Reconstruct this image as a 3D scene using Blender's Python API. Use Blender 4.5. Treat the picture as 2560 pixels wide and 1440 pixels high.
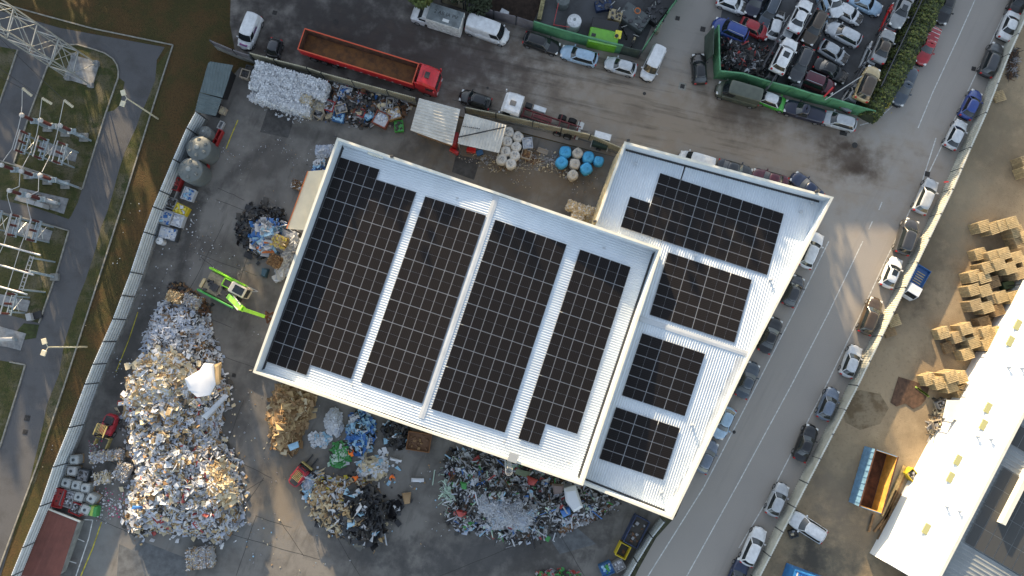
import bpy, math, random
from math import radians, sin, cos, pi, atan2, hypot
from mathutils import Vector, Matrix, Euler
random.seed(7)
for o in list(bpy.data.objects): bpy.data.objects.remove(o)
SC = bpy.context.scene
COL = SC.collection

# ---------------------------------------------------------------- camera
CAM_H, FPX, TILT, ROLL = 80.0, 1730.0, 4.5, -1.15
cam = bpy.data.cameras.new('camera')
cam.lens = FPX/2560*36.0; cam.sensor_width = 36.0
cam.clip_start = 0.5; cam.clip_end = 2000
camo = bpy.data.objects.new('camera', cam); COL.objects.link(camo)
camo.location = (0, 0, CAM_H)
camo.rotation_euler = Euler((radians(TILT), radians(ROLL), 0), 'XYZ')
SC.camera = camo
CROT = camo.rotation_euler.to_matrix()

# ---------------------------------------------------------------- light
SUN_EL = 12.0
SD = (0.29, -0.957)                 # direction the light travels over the ground
world = bpy.data.worlds.new('World'); SC.world = world
world.use_nodes = True
wn = world.node_tree.nodes; wl = world.node_tree.links
wn.clear()
wo = wn.new('ShaderNodeOutputWorld'); wb = wn.new('ShaderNodeBackground'); sk = wn.new('ShaderNodeTexSky')
sk.sky_type = 'NISHITA'; sk.sun_disc = False
sk.sun_elevation = radians(SUN_EL); sk.sun_rotation = atan2(-SD[0], -SD[1])
wb.inputs['Strength'].default_value = 0.15
hs = wn.new('ShaderNodeHueSaturation'); hs.inputs['Saturation'].default_value = 0.62
wl.new(sk.outputs[0], hs.inputs['Color']); wl.new(hs.outputs[0], wb.inputs[0]); wl.new(wb.outputs[0], wo.inputs[0])
sun = bpy.data.lights.new('sun', 'SUN'); sun.energy = 5.0; sun.angle = radians(0.5)
sun.color = (1.0, 0.76, 0.46)
suno = bpy.data.objects.new('sun', sun); COL.objects.link(suno)
ts = Vector((-SD[0]*cos(radians(SUN_EL)), -SD[1]*cos(radians(SUN_EL)), sin(radians(SUN_EL))))
suno.rotation_euler = ts.to_track_quat('Z', 'Y').to_euler(); suno.location = (0, 60, 60)
SC.view_settings.view_transform = 'Standard'; SC.view_settings.look = 'None'
SC.view_settings.exposure = 1.62; SC.view_settings.gamma = 1.0

# ---------------------------------------------------------------- pixel -> place
def P(px, py, z=0.0):
    d = CROT @ Vector(((px-1280)/FPX, (720-py)/FPX, -1.0))
    t = (z-CAM_H)/d.z
    return Vector((d.x*t, d.y*t, z))
def yaw_px(x0, y0, x1, y1, z=0.0):
    a = P(x0, y0, z); b = P(x1, y1, z)
    return atan2(b.y-a.y, b.x-a.x)

# ---------------------------------------------------------------- materials
MATS = {}
def mat(name, col, rough=0.7, metal=0.0, noise=0.0, scale=8.0, col2=None, emit=None, coat=0.0, bump=0.0, bscale=None, spec=None):
    if name in MATS: return MATS[name]
    m = bpy.data.materials.new(name); m.use_nodes = True; MATS[name] = m
    nt = m.node_tree; b = nt.nodes['Principled BSDF']
    b.inputs['Roughness'].default_value = rough; b.inputs['Metallic'].default_value = metal
    if coat: b.inputs['Coat Weight'].default_value = coat; b.inputs['Coat Roughness'].default_value = 0.12
    if spec is not None: b.inputs['Specular IOR Level'].default_value = spec
    c = (col[0], col[1], col[2], 1)
    b.inputs['Base Color'].default_value = c
    m.diffuse_color = c
    if noise or col2:
        tc = nt.nodes.new('ShaderNodeTexCoord'); n = nt.nodes.new('ShaderNodeTexNoise')
        n.inputs['Scale'].default_value = scale; n.inputs['Detail'].default_value = 5; n.inputs['Roughness'].default_value = 0.65
        nt.links.new(tc.outputs['Object'], n.inputs['Vector'])
        r = nt.nodes.new('ShaderNodeValToRGB')
        c2 = col2 if col2 else [max(0, x*(1-noise)) for x in col]
        c1 = col if col2 else [x*(1+noise*0.6) for x in col]
        r.color_ramp.elements[0].position = 0.36; r.color_ramp.elements[1].position = 0.64
        r.color_ramp.elements[0].color = (c2[0], c2[1], c2[2], 1); r.color_ramp.elements[1].color = (c1[0], c1[1], c1[2], 1)
        nt.links.new(n.outputs['Fac'], r.inputs['Fac']); nt.links.new(r.outputs[0], b.inputs['Base Color'])
    if bump:
        tc = nt.nodes.new('ShaderNodeTexCoord'); n = nt.nodes.new('ShaderNodeTexNoise')
        n.inputs['Scale'].default_value = bscale or scale; n.inputs['Detail'].default_value = 4
        nt.links.new(tc.outputs['Object'], n.inputs['Vector'])
        bp = nt.nodes.new('ShaderNodeBump'); bp.inputs['Strength'].default_value = 0.8; bp.inputs['Distance'].default_value = bump
        nt.links.new(n.outputs['Fac'], bp.inputs['Height']); nt.links.new(bp.outputs[0], b.inputs['Normal'])
    return m

def node_mix(nt, fac, a, b, mode='MIX'):
    x = nt.nodes.new('ShaderNodeMix'); x.data_type = 'RGBA'; x.blend_type = mode
    for s, v in ((0, fac), (6, a), (7, b)):
        if isinstance(v, (int, float)): x.inputs[s].default_value = v
        elif isinstance(v, (tuple, list)): x.inputs[s].default_value = (v[0], v[1], v[2], 1)
        else: nt.links.new(v, x.inputs[s])
    return x.outputs[2]
def noise_fac(nt, vec, scale, lo, hi, detail=5, rough=0.6, kind='noise', dist=0.0):
    n = nt.nodes.new('ShaderNodeTexNoise'); n.inputs['Scale'].default_value = scale
    n.inputs['Detail'].default_value = detail; n.inputs['Roughness'].default_value = rough; n.inputs['Distortion'].default_value = dist
    nt.links.new(vec, n.inputs['Vector'])
    mr = nt.nodes.new('ShaderNodeMapRange'); mr.inputs[1].default_value = lo; mr.inputs[2].default_value = hi
    nt.links.new(n.outputs['Fac'], mr.inputs[0]); return mr.outputs[0]
def stretch(nt, vec, ang, sx, sy):
    mp = nt.nodes.new('ShaderNodeMapping'); mp.inputs['Rotation'].default_value = (0, 0, -ang); mp.inputs['Scale'].default_value = (sx, sy, 1)
    # rotate first: use two mappings
    m0 = nt.nodes.new('ShaderNodeMapping'); m0.inputs['Rotation'].default_value = (0, 0, -ang)
    nt.links.new(vec, m0.inputs['Vector'])
    m1 = nt.nodes.new('ShaderNodeMapping'); m1.inputs['Scale'].default_value = (sx, sy, 1)
    nt.links.new(m0.outputs[0], m1.inputs['Vector'])
    nt.nodes.remove(mp); return m1.outputs[0]
def ground_mat(name, layers, rough=0.9, bump=0.02):
    """layers: base colour then (colour, scale, lo, hi, strength, stretch or None)"""
    m = bpy.data.materials.new(name); m.use_nodes = True; MATS[name] = m
    nt = m.node_tree; b = nt.nodes['Principled BSDF']; b.inputs['Roughness'].default_value = rough
    b.inputs['Specular IOR Level'].default_value = 0.3
    tc = nt.nodes.new('ShaderNodeTexCoord'); vec = tc.outputs['Object']
    out = layers[0]
    for L in layers[1:]:
        v = vec if len(L) < 6 or L[5] is None else stretch(nt, vec, *L[5])
        f = noise_fac(nt, v, L[1], L[2], L[3])
        mu = nt.nodes.new('ShaderNodeMath'); mu.operation = 'MULTIPLY'; mu.inputs[1].default_value = L[4]
        nt.links.new(f, mu.inputs[0])
        out = node_mix(nt, mu.outputs[0], out, L[0])
    nt.links.new(out, b.inputs['Base Color'])
    n = nt.nodes.new('ShaderNodeTexNoise'); n.inputs['Scale'].default_value = 9; n.inputs['Detail'].default_value = 6
    nt.links.new(vec, n.inputs['Vector'])
    bp = nt.nodes.new('ShaderNodeBump'); bp.inputs['Distance'].default_value = bump; bp.inputs['Strength'].default_value = 0.7
    nt.links.new(n.outputs['Fac'], bp.inputs['Height']); nt.links.new(bp.outputs[0], b.inputs['Normal'])
    return m

# ---------------------------------------------------------------- mesh builder
class MB:
    def __init__(s): s.v = []; s.f = []; s.m = []; s.mats = []; s.cur = 0
    def use(s, m):
        if m not in s.mats: s.mats.append(m)
        s.cur = s.mats.index(m); return s
    def add(s, vs, fs):
        n = len(s.v); s.v += [tuple(v) for v in vs]
        for f in fs: s.f.append(tuple(i+n for i in f)); s.m.append(s.cur)
        return s
    def box(s, c, d, yaw=0.0, mtx=None):
        hx, hy, hz = d[0]/2, d[1]/2, d[2]/2
        vs = [Vector((x, y, z)) for z in (-hz, hz) for x, y in ((-hx, -hy), (hx, -hy), (hx, hy), (-hx, hy))]
        R = Matrix.Rotation(yaw, 3, 'Z') if mtx is None else mtx
        c = Vector(c)
        s.add([R @ v + c for v in vs], [(3, 2, 1, 0), (4, 5, 6, 7), (0, 1, 5, 4), (1, 2, 6, 5), (2, 3, 7, 6), (3, 0, 4, 7)]); return s
    def bbox(s, c, d, b=0.05, yaw=0.0):
        """box with chamfered vertical and top edges"""
        hx, hy, hz = d[0]/2, d[1]/2, d[2]/2
        def ring(hx, hy, z, k): return [(hx-k, -hy, z), (hx, -hy+k, z), (hx, hy-k, z), (hx-k, hy, z), (-hx+k, hy, z), (-hx, hy-k, z), (-hx, -hy+k, z), (-hx+k, -hy, z)]
        rs = [ring(hx, hy, -hz, b), ring(hx, hy, hz-b, b), ring(hx-b, hy-b, hz, b*0.6)]
        R = Matrix.Rotation(yaw, 3, 'Z'); c = Vector(c)
        vs = [R @ Vector(p) + c for r in rs for p in r]; fs = []
        for k in range(2):
            for i in range(8): j = (i+1) % 8; fs.append((k*8+i, k*8+j, k*8+8+j, k*8+8+i))
        fs.append(tuple(range(16, 24))); fs.append(tuple(range(7, -1, -1)))
        s.add(vs, fs); return s
    def bar(s, a, b, w, h=None):
        a = Vector(a); b = Vector(b); h = h or w; d = b-a; L = d.length
        if L < 1e-6: return s
        q = d.to_track_quat('X', 'Z').to_matrix()
        s.box((a+b)/2, (L, w, h), mtx=q); return s
    def tube(s, a, b, r, r2=None, n=8, cap=True):
        a = Vector(a); b = Vector(b); r2 = r if r2 is None else r2
        q = (b-a).to_track_quat('Z', 'Y').to_matrix()
        vs = [a + q @ Vector((r*cos(2*pi*i/n), r*sin(2*pi*i/n), 0)) for i in range(n)] + [b + q @ Vector((r2*cos(2*pi*i/n), r2*sin(2*pi*i/n), 0)) for i in range(n)]
        fs = [(i, (i+1) % n, n+(i+1) % n, n+i) for i in range(n)]
        if cap: fs += [tuple(range(n-1, -1, -1)), tuple(range(n, 2*n))]
        s.add(vs, fs); return s
    def lathe(s, c, prof, n=20, sx=1, sy=1, yaw=0):
        c = Vector(c); vs = []; R = Matrix.Rotation(yaw, 3, 'Z')
        for (r, z) in prof:
            for i in range(n): vs.append(c + R @ Vector((r*sx*cos(2*pi*i/n), r*sy*sin(2*pi*i/n), z)))
        fs = []
        for k in range(len(prof)-1):
            for i in range(n): j = (i+1) % n; fs.append((k*n+i, k*n+j, (k+1)*n+j, (k+1)*n+i))
        fs.append(tuple(range(n-1, -1, -1))); fs.append(tuple(range((len(prof)-1)*n, len(prof)*n)))
        s.add(vs, fs); return s
    def prism(s, poly, z0, z1):
        n = len(poly)
        ar = sum(poly[i][0]*poly[(i+1) % n][1]-poly[(i+1) % n][0]*poly[i][1] for i in range(n))
        if ar < 0: poly = list(poly)[::-1]
        g = lambda z, p: z(p) if callable(z) else z
        vs = [(p[0], p[1], g(z0, p)) for p in poly] + [(p[0], p[1], g(z1, p)) for p in poly]
        fs = [tuple(range(n-1, -1, -1)), tuple(range(n, 2*n))] + [(i, (i+1) % n, n+(i+1) % n, n+i) for i in range(n)]
        s.add(vs, fs); return s
    def sheet(s, poly, z):
        n = len(poly)
        ar = sum(poly[i][0]*poly[(i+1) % n][1]-poly[(i+1) % n][0]*poly[i][1] for i in range(n))
        if ar < 0: poly = list(poly)[::-1]
        s.add([(p[0], p[1], z) for p in poly], [tuple(range(n))]); return s
    def build(s, name, parent=None, m=None, smooth=False, sa=None, loc=None, yaw=None):
        me = bpy.data.meshes.new(name); me.from_pydata(s.v, [], s.f); me.update()
        ms = s.mats if s.mats else [m]
        for x in ms: me.materials.append(x)
        if s.mats: me.polygons.foreach_set('material_index', s.m)
        if smooth:
            me.polygons.foreach_set('use_smooth', [True]*len(me.polygons))
            if sa: me.set_sharp_from_angle(angle=radians(sa))
        me.update()
        o = bpy.data.objects.new(name, me); COL.objects.link(o)
        if parent: o.parent = parent
        if loc is not None: o.location = loc
        if yaw is not None: o.rotation_euler = (0, 0, yaw)
        return o

LABELS = {}
def tag(o, label=None, cat=None, group=None, kind=None):
    if label: o['label'] = label; LABELS.setdefault(label, []).append(o.name)
    if cat: o['category'] = cat
    if group: o['group'] = group
    if kind: o['kind'] = kind
    return o
def empty(name, loc=(0, 0, 0), yaw=0.0, label=None, cat=None, group=None):
    o = bpy.data.objects.new(name, None); COL.objects.link(o); o.empty_display_size = 0.3
    o.location = loc; o.rotation_euler = (0, 0, yaw)
    tag(o, label, cat, group); return o
def kids(o): return [c for c in bpy.data.objects if c.parent is o]
TREE = {}
def copy_tree(src, loc, yaw, label=None, group=None):
    """copies a thing, its parts and sub-parts; shares mesh data"""
    if src.name not in TREE:
        lst = kids(src); TREE[src.name] = [(c, kids(c)) for c in lst]
    r = src.copy(); COL.objects.link(r); r.location = loc; r.rotation_euler = (0, 0, yaw)
    if label: r['label'] = label
    if group: r['group'] = group
    for c, sub in TREE[src.name]:
        d = c.copy(); COL.objects.link(d); d.parent = r
        for g in sub:
            e = g.copy(); COL.objects.link(e); e.parent = d
    return r
def V(poly, z=0.0): return [P(x, y, z) for x, y in poly]
def struct(name, o): o['kind'] = 'structure'; return o
# ================================================================ ground sheets
def sheet(name, poly, z, m, kind='structure'):
    b = MB().use(m); b.sheet(V(poly), z); o = b.build(name); o['kind'] = kind; return o
UANG = atan2(-0.941, -0.338)
ST_ANG = yaw_px(600, 100, 1600, 330)
RD_ANG = yaw_px(1717, 1440, 2447, 0)
G_earth = ground_mat('verge_earth', [(0.078, 0.046, 0.016), ((0.045, 0.043, 0.012), 0.28, .42, .56, .85), ((0.085, 0.052, 0.018), 0.9, .5, .72, .7), ((0.028, 0.022, 0.010), 5.0, .48, .66, .7), ((0.12, 0.085, 0.04), 16, .58, .7, .5)], bump=0.12)
G_grass = ground_mat('rough_grass', [(0.058, 0.056, 0.018), ((0.115, 0.10, 0.066), 0.35, .46, .62, .85), ((0.03, 0.042, 0.008), 0.8, .5, .62, .8), ((0.02, 0.02, 0.01), 6.0, .52, .64, .7), ((0.12, 0.11, 0.06), 15, .6, .7, .5)], bump=0.1)
G_road = ground_mat('road_asphalt', [(0.2, 0.195, 0.19), ((0.085, 0.086, 0.09), 0.12, .42, .62, .7), ((0.165, 0.152, 0.135), 0.5, .5, .75, .5, (RD_ANG, .12, 1.0)), ((0.075, 0.075, 0.075), 14, .5, .8, .35)])
G_acc = ground_mat('old_asphalt', [(0.088, 0.088, 0.092), ((0.06, 0.058, 0.058), 0.35, .5, .68, .7), ((0.06, 0.06, 0.06), 1.3, .6, .75, .55), ((0.15, 0.145, 0.14), 9, .5, .8, .35)])
G_yard = ground_mat('yard_concrete', [(0.165, 0.155, 0.142), ((0.075, 0.069, 0.064), 0.16, .44, .62, .85), ((0.165, 0.155, 0.145), 0.55, .55, .72, .55), ((0.055, 0.051, 0.048), 0.9, .54, .72, .6, (UANG, .25, 1)), ((0.2, 0.19, 0.18), 11, .62, .75, .35)])
G_dirt = ground_mat('pale_dirt', [(0.29, 0.225, 0.145), ((0.18, 0.137, 0.088), 0.11, .42, .62, .8), ((0.34, 0.27, 0.175), 0.45, .5, .75, .6), ((0.12, 0.095, 0.06), 2.5, .55, .75, .5)], bump=0.05)
G_scrap = ground_mat('scrapyard_concrete', [(0.092, 0.094, 0.098), ((0.045, 0.043, 0.042), 0.3, .45, .65, .8), ((0.14, 0.14, 0.145), 1.2, .58, .75, .5)])

def add_blobs(m, blobs):
    nt = m.node_tree; b = nt.nodes['Principled BSDF']; out = b.inputs['Base Color'].links[0].from_socket
    tc = [n for n in nt.nodes if n.type == 'TEX_COORD'][0]
    for (px, py, rx, ry, ang, col, k) in blobs:
        c = P(px, py); sub = nt.nodes.new('ShaderNodeVectorMath'); sub.operation = 'SUBTRACT'; sub.inputs[1].default_value = (c.x, c.y, 0); nt.links.new(tc.outputs['Object'], sub.inputs[0])
        st = stretch(nt, sub.outputs[0], ang, 1.0/rx, 1.0/ry); ln = nt.nodes.new('ShaderNodeVectorMath'); ln.operation = 'LENGTH'; nt.links.new(st, ln.inputs[0])
        n = noise_fac(nt, tc.outputs['Object'], 0.6, 0.3, 0.7, rough=.7); ad = nt.nodes.new('ShaderNodeMath'); ad.operation = 'ADD'; nt.links.new(ln.outputs['Value'], ad.inputs[0]); nt.links.new(n, ad.inputs[1])
        mr = nt.nodes.new('ShaderNodeMapRange'); mr.inputs[1].default_value = .8; mr.inputs[2].default_value = 1.6; mr.inputs[3].default_value = k; mr.inputs[4].default_value = 0; nt.links.new(ad.outputs[0], mr.inputs[0])
        out = node_mix(nt, mr.outputs[0], out, col)
    nt.links.new(out, b.inputs['Base Color'])
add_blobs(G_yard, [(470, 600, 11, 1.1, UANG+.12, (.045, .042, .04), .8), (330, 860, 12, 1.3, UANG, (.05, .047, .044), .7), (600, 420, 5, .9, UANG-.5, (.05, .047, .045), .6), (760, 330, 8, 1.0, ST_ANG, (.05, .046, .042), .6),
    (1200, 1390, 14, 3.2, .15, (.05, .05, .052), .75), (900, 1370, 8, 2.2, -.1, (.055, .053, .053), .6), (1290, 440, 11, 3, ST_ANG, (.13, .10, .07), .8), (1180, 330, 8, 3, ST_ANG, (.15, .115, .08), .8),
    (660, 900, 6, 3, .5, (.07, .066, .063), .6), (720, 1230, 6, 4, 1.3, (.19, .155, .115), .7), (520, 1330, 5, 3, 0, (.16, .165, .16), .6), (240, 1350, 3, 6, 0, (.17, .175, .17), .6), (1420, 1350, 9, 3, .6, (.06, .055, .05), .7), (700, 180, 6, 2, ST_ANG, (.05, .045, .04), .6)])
add_blobs(G_dirt, [(2300, 620, 9, 5, RD_ANG, (.13, .105, .07), .7), (2130, 1350, 7, 5, 0, (.14, .12, .09), .7), (2100, 1230, 4, 5, RD_ANG, (.15, .125, .095), .6), (2050, 1400, 6, 3, 0, (.10, .09, .07), .7), (2450, 330, 10, 5, RD_ANG, (.17, .14, .095), .7), (2260, 720, 3, 4, RD_ANG, (.12, .09, .06), .7), (2390, 480, 4, 8, .3, (.30, .25, .17), .5), (2030, 1400, 2, 2, 0, (.05, .045, .04), .7)])
b = MB().use(G_earth); b.add([(-400, -350, -0.012), (400, -350, -0.012), (400, 420, -0.012), (-400, 420, -0.012)], [(0, 1, 2, 3)])
struct('ground', b.build('ground'))['kind'] = 'structure'

# street (top street and right-hand road): material mixes dust by place
def street_mat():
    m = ground_mat('street_surface', [(0.295, 0.268, 0.238), ((0.225, 0.212, 0.20), 0.06, .40, .68, .5), ((0.13, 0.125, 0.12), 14, .5, .8, .35), ((0.17, 0.16, 0.15), .6, .55, .75, .4, (RD_ANG, .08, 1.2))])
    nt = m.node_tree; b = nt.nodes['Principled BSDF']
    base = b.inputs['Base Color'].links[0].from_socket
    tc = [n for n in nt.nodes if n.type == 'TEX_COORD'][0]
    # dusty / dirty region of the upper street, centred by place
    def blob(px, py, rx, ry, ang):
        c = P(px, py)
        sub = nt.nodes.new('ShaderNodeVectorMath'); sub.operation = 'SUBTRACT'; sub.inputs[1].default_value = (c.x, c.y, 0)
        nt.links.new(tc.outputs['Object'], sub.inputs[0])
        s = stretch(nt, sub.outputs[0], ang, 1.0/rx, 1.0/ry)
        ln = nt.nodes.new('ShaderNodeVectorMath'); ln.operation = 'LENGTH'; nt.links.new(s, ln.inputs[0])
        n = noise_fac(nt, tc.outputs['Object'], 0.5, 0.3, 0.7)
        ad = nt.nodes.new('ShaderNodeMath'); ad.operation = 'ADD'; nt.links.new(ln.outputs['Value'], ad.inputs[0]); nt.links.new(n, ad.inputs[1])
        mr = nt.nodes.new('ShaderNodeMapRange'); mr.inputs[1].default_value = 0.6; mr.inputs[2].default_value = 2.1; mr.inputs[3].default_value = 1; mr.inputs[4].default_value = 0
        mr.interpolation_type = 'SMOOTHSTEP'; nt.links.new(ad.outputs[0], mr.inputs[0]); return mr.outputs[0]
    def scale_fac(f, k, extra=None):
        mu = nt.nodes.new('ShaderNodeMath'); mu.operation = 'MULTIPLY'; nt.links.new(f, mu.inputs[0])
        if extra is not None: nt.links.new(extra, mu.inputs[1])
        else: mu.inputs[1].default_value = k
        if extra is not None:
            m2 = nt.nodes.new('ShaderNodeMath'); m2.operation = 'MULTIPLY'; nt.links.new(mu.outputs[0], m2.inputs[0]); m2.inputs[1].default_value = k; return m2.outputs[0]
        return mu.outputs[0]
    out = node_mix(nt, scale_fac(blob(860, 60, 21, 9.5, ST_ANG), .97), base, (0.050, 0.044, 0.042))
    out = node_mix(nt, scale_fac(blob(1700, 310, 27, 6.5, ST_ANG), .9), out, (0.250, 0.200, 0.150))
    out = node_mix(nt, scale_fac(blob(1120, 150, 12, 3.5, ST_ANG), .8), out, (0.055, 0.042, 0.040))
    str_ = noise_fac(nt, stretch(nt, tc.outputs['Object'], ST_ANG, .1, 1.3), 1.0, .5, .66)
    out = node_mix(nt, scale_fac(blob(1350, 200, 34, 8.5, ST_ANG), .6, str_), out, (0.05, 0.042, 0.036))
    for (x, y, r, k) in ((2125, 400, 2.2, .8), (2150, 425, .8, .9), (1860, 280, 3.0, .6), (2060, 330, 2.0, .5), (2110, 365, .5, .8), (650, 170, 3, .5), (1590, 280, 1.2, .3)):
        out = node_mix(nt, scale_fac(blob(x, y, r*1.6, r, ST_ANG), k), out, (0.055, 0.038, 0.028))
    nt.links.new(out, b.inputs['Base Color']); return m
G_street = street_mat()
sheet('road', [(585, -330), (575, 60), (590, 140), (760, 178), (1040, 262), (1540, 392), (1720, 420), (1860, 560), (1760, 1100), (1640, 1330), (1560, 1500), (1390, 1900), (1640, 1900), (1820, 1560), (1880, 1436), (2124, 960), (2356, 480), (2438, 293), (2494, 150), (2562, 0), (2720, -330)], 0.0, G_street)
sheet('dirt_yard', [(1640, 1900), (1820, 1560), (1880, 1438), (2124, 962), (2356, 482), (2438, 295), (2494, 152), (2562, 2), (2720, -330), (3300, -330), (3300, 1900)], 0.004, G_dirt)
sheet('yard_floor', [(600, 168), (1040, 268), (1560, 398), (1750, 480), (1690, 1200), (1645, 1300), (1550, 1445), (1500, 1560), (1320, 1900), (-200, 1900), (-20, 1560), (40, 1430), (140, 1180), (235, 930), (335, 695), (400, 510), (410, 470), (480, 320), (505, 280)], 0.004, G_yard)
sheet('scrapyard_floor', [(1240, -330), (1325, 62), (1600, 138), (1790, -330)], 0.008, G_scrap)
sheet('car_yard_floor', [(1870, -330), (1795, 80), (1798, 180), (2180, 285), (2330, -20), (2430, -330)], 0.008, G_scrap)
sheet('access_road', [(-500, -60), (-30, 18), (150, 70), (412, 118), (392, 150), (388, 200), (368, 250), (352, 285), (340, 320), (312, 380), (296, 430), (283, 480), (268, 530), (252, 570), (240, 620), (214, 700), (196, 745), (182, 790), (160, 860), (148, 935), (118, 1010), (108, 1060), (75, 1200), (0, 1445), (-50, 1560), (-500, 1560)], 0.004, G_acc)
isl = [('grass_verge', [(160, 112), (195, 112), (233, 123), (262, 133), (283, 147), (293, 162), (297, 178), (296, 195), (290, 212), (263, 290), (207, 472), (125, 440), (35, 410), (75, 285), (120, 165)]),
       ('grass_verge', [(-300, 60), (45, 125), (22, 195), (-2, 262), (-300, 262)]),
       ('grass_verge', [(-250, 330), (-5, 400), (33, 412), (205, 474), (195, 505), (178, 540), (172, 548), (90, 520), (-250, 440)]),
       ('grass_verge', [(-250, 460), (0, 530), (90, 553), (173, 577), (140, 690), (98, 808), (40, 792), (-250, 720)]),
       ('grass_verge', [(-250, 860), (25, 905), (64, 912), (50, 960), (0, 1120), (-250, 1500)])]
for n, p in isl:
    sheet(n, p, 0.010, G_grass)
sheet('grass_strip', [(428, 118), (385, 170), (360, 250), (330, 320), (280, 480), (236, 610), (212, 690), (178, 790), (140, 935), (100, 1060), (60, 1200), (-20, 1445), (-8, 1450), (92, 1195), (165, 960), (250, 690), (317, 480), (373, 300), (400, 215)], 0.0, G_grass)
sheet('grass_strip', [(298, 195), (312, 205), (300, 262), (285, 276), (268, 280), (290, 215)], 0.008, G_grass)
sheet('grass_strip', [(1752, 1110), (1735, 1180), (1690, 1290), (1640, 1345), (1570, 1470), (1590, 1560), (1530, 1560), (1550, 1448), (1648, 1296), (1730, 1120)], 0.008, mat('strip_grass', (0.05, 0.05, 0.025), .95, noise=.5, scale=1.5))
sheet('wet_patch', [(60, 808), (98, 812), (90, 845), (60, 850), (35, 835)], 0.014, mat('moss', (0.035, 0.045, 0.012), .95, noise=.4, scale=2))
sheet('dirt_stain', V and [(2120, 985), (2150, 975), (2200, 985), (2222, 1020), (2200, 1060), (2150, 1075), (2112, 1055), (2105, 1015)], 0.010, ground_mat('brown_dust', [(0.13, 0.095, 0.055), ((0.22, 0.175, 0.115), 0.5, .42, .55, .9), ((0.09, 0.065, 0.04), 3, .5, .7, .6)]))
# concrete pads
Pad = mat('pad_concrete', (0.21, 0.215, 0.22), .9, noise=.35, scale=1.3)
def pad(poly, h=0.06):
    b = MB().use(Pad); b.prism(V(poly), 0.0, h); o = b.build('concrete_pad'); o['kind'] = 'structure'; return o
pad([(150, 365), (195, 378), (189, 405), (95, 378), (102, 352)])
pad([(52, 470), (172, 497), (160, 535), (120, 522), (36, 500)])
pad([(80, 560), (132, 578), (122, 608), (20, 583), (30, 548)])
pad([(40, 744), (76, 752), (68, 780), (-10, 760), (0, 735)])
pad([(0, 816), (66, 834), (52, 876), (20, 868), (-40, 860), (-40, 810)])
pad([(160, 196), (232, 218), (250, 156), (182, 138)], .15)
# kerbs
Kerb = mat('kerb_concrete', (0.24, 0.23, 0.20), .9, noise=.3, scale=2)
def kerb(pts, w=0.14, h=0.13, name='kerb', m=None, close=False):
    b = MB().use(m or Kerb); q = V(pts)
    if close: q = q+[q[0]]
    for a, c in zip(q, q[1:]):
        b.bar((a.x, a.y, h/2-.005), (c.x, c.y, h/2-.005), w, h)
    o = b.build(name); o['kind'] = 'structure'; return o
kerb([(-20, 2), (100, 36), (233, 72), (433, 113), (400, 215), (373, 300), (317, 480), (250, 690), (163, 960), (95, 1160), (0, 1417), (-40, 1530)])
for n, p in isl:
    if p[0][0] > 0: kerb(p, close=True)
kerb(isl[2][1][1:4]); kerb(isl[3][1][1:6]); kerb(isl[1][1][1:4]); kerb(isl[4][1][1:5])

# road markings
White = mat('road_paint', (0.52, 0.52, 0.50), .8, noise=.35, scale=3)
Yellow = mat('yellow_paint', (0.42, 0.36, 0.03), .8, noise=.5, scale=2.2)
def line(pts, w, name='road_marking', m=None, z=0.008, dashes=None):
    b = MB().use(m or White); q = V(pts)
    for a, c in zip(q, q[1:]):
        d = (c-a); d.z = 0; n = Vector((-d.y, d.x, 0)).normalized()*w/2
        b.add([(a.x+n.x, a.y+n.y, z), (a.x-n.x, a.y-n.y, z), (c.x-n.x, c.y-n.y, z), (c.x+n.x, c.y+n.y, z)], [(0, 1, 2, 3)])
    o = b.build(name); o['kind'] = 'structure'; return o
line([(2072, 603), (1985, 780), (1893, 960), (1760, 1217), (1620, 1440), (1560, 1540)], .12)
line([(2157, 603), (2070, 785), (1980, 960), (1850, 1200), (1717, 1440), (1670, 1530)], .11)
line([(2340, 345), (2297, 480), (2213, 653), (2140, 810), (2067, 960), (1920, 1247), (1847, 1370)], .12)
line([(2455, -40), (2395, 95), (2330, 235), (2295, 320)], .11)
line([(2545, -40), (2480, 100), (2395, 280), (2323, 430)], .12)
line([(2205, 505), (2197, 525)], .11); line([(2181, 553), (2172, 573)], .11)
line([(2385, -60), (2343, 50), (2235, 262), (2190, 302), (2150, 313)], .12)
line([(232, 1300), (222, 1345), (190, 1440)], .12, z=.012); line([(197, 1298), (232, 1300)], .1, z=.012)
line([(185, 1343), (211, 1354)], .1, z=.012); line([(168, 1401), (191, 1408)], .1, z=.012)
line([(254, 1305), (232, 1370), (202, 1440), (195, 1470)], .13, m=Yellow, z=.012)
line([(345, 780), (322, 850), (290, 930)], .1, m=Yellow, z=.012)
line([(595, 300), (582, 330), (565, 372)], .12, m=Yellow, z=.012)
# faded painted letters in the yard
def text_obj(name, txt, size, loc, yaw, m, z=0.014, parent=None, ext=0.0, rot=None):
    cu = bpy.data.curves.new(name, 'FONT'); cu.body = txt; cu.size = size; cu.align_x = 'CENTER'; cu.align_y = 'CENTER'; cu.extrude = ext
    t = bpy.data.objects.new(name, cu); COL.objects.link(t)
    dg = bpy.context.evaluated_depsgraph_get()
    me = bpy.data.meshes.new_from_object(t.evaluated_get(dg)); bpy.data.objects.remove(t)
    me.materials.clear(); me.materials.append(m)
    o = bpy.data.objects.new(name, me); COL.objects.link(o)
    o.location = (loc[0], loc[1], z if len(loc) < 3 else loc[2]); o.rotation_euler = rot or (0, 0, yaw)
    if parent: o.parent = parent
    return o
for ch, (x, y) in zip('STOP', ((1020, 340), (1003, 352), (987, 367), (970, 380))):
    o = text_obj('ground_lettering', ch, 1.7, P(x, y), yaw_px(1020, 340, 970, 380), Yellow); o['kind'] = 'structure'
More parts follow.
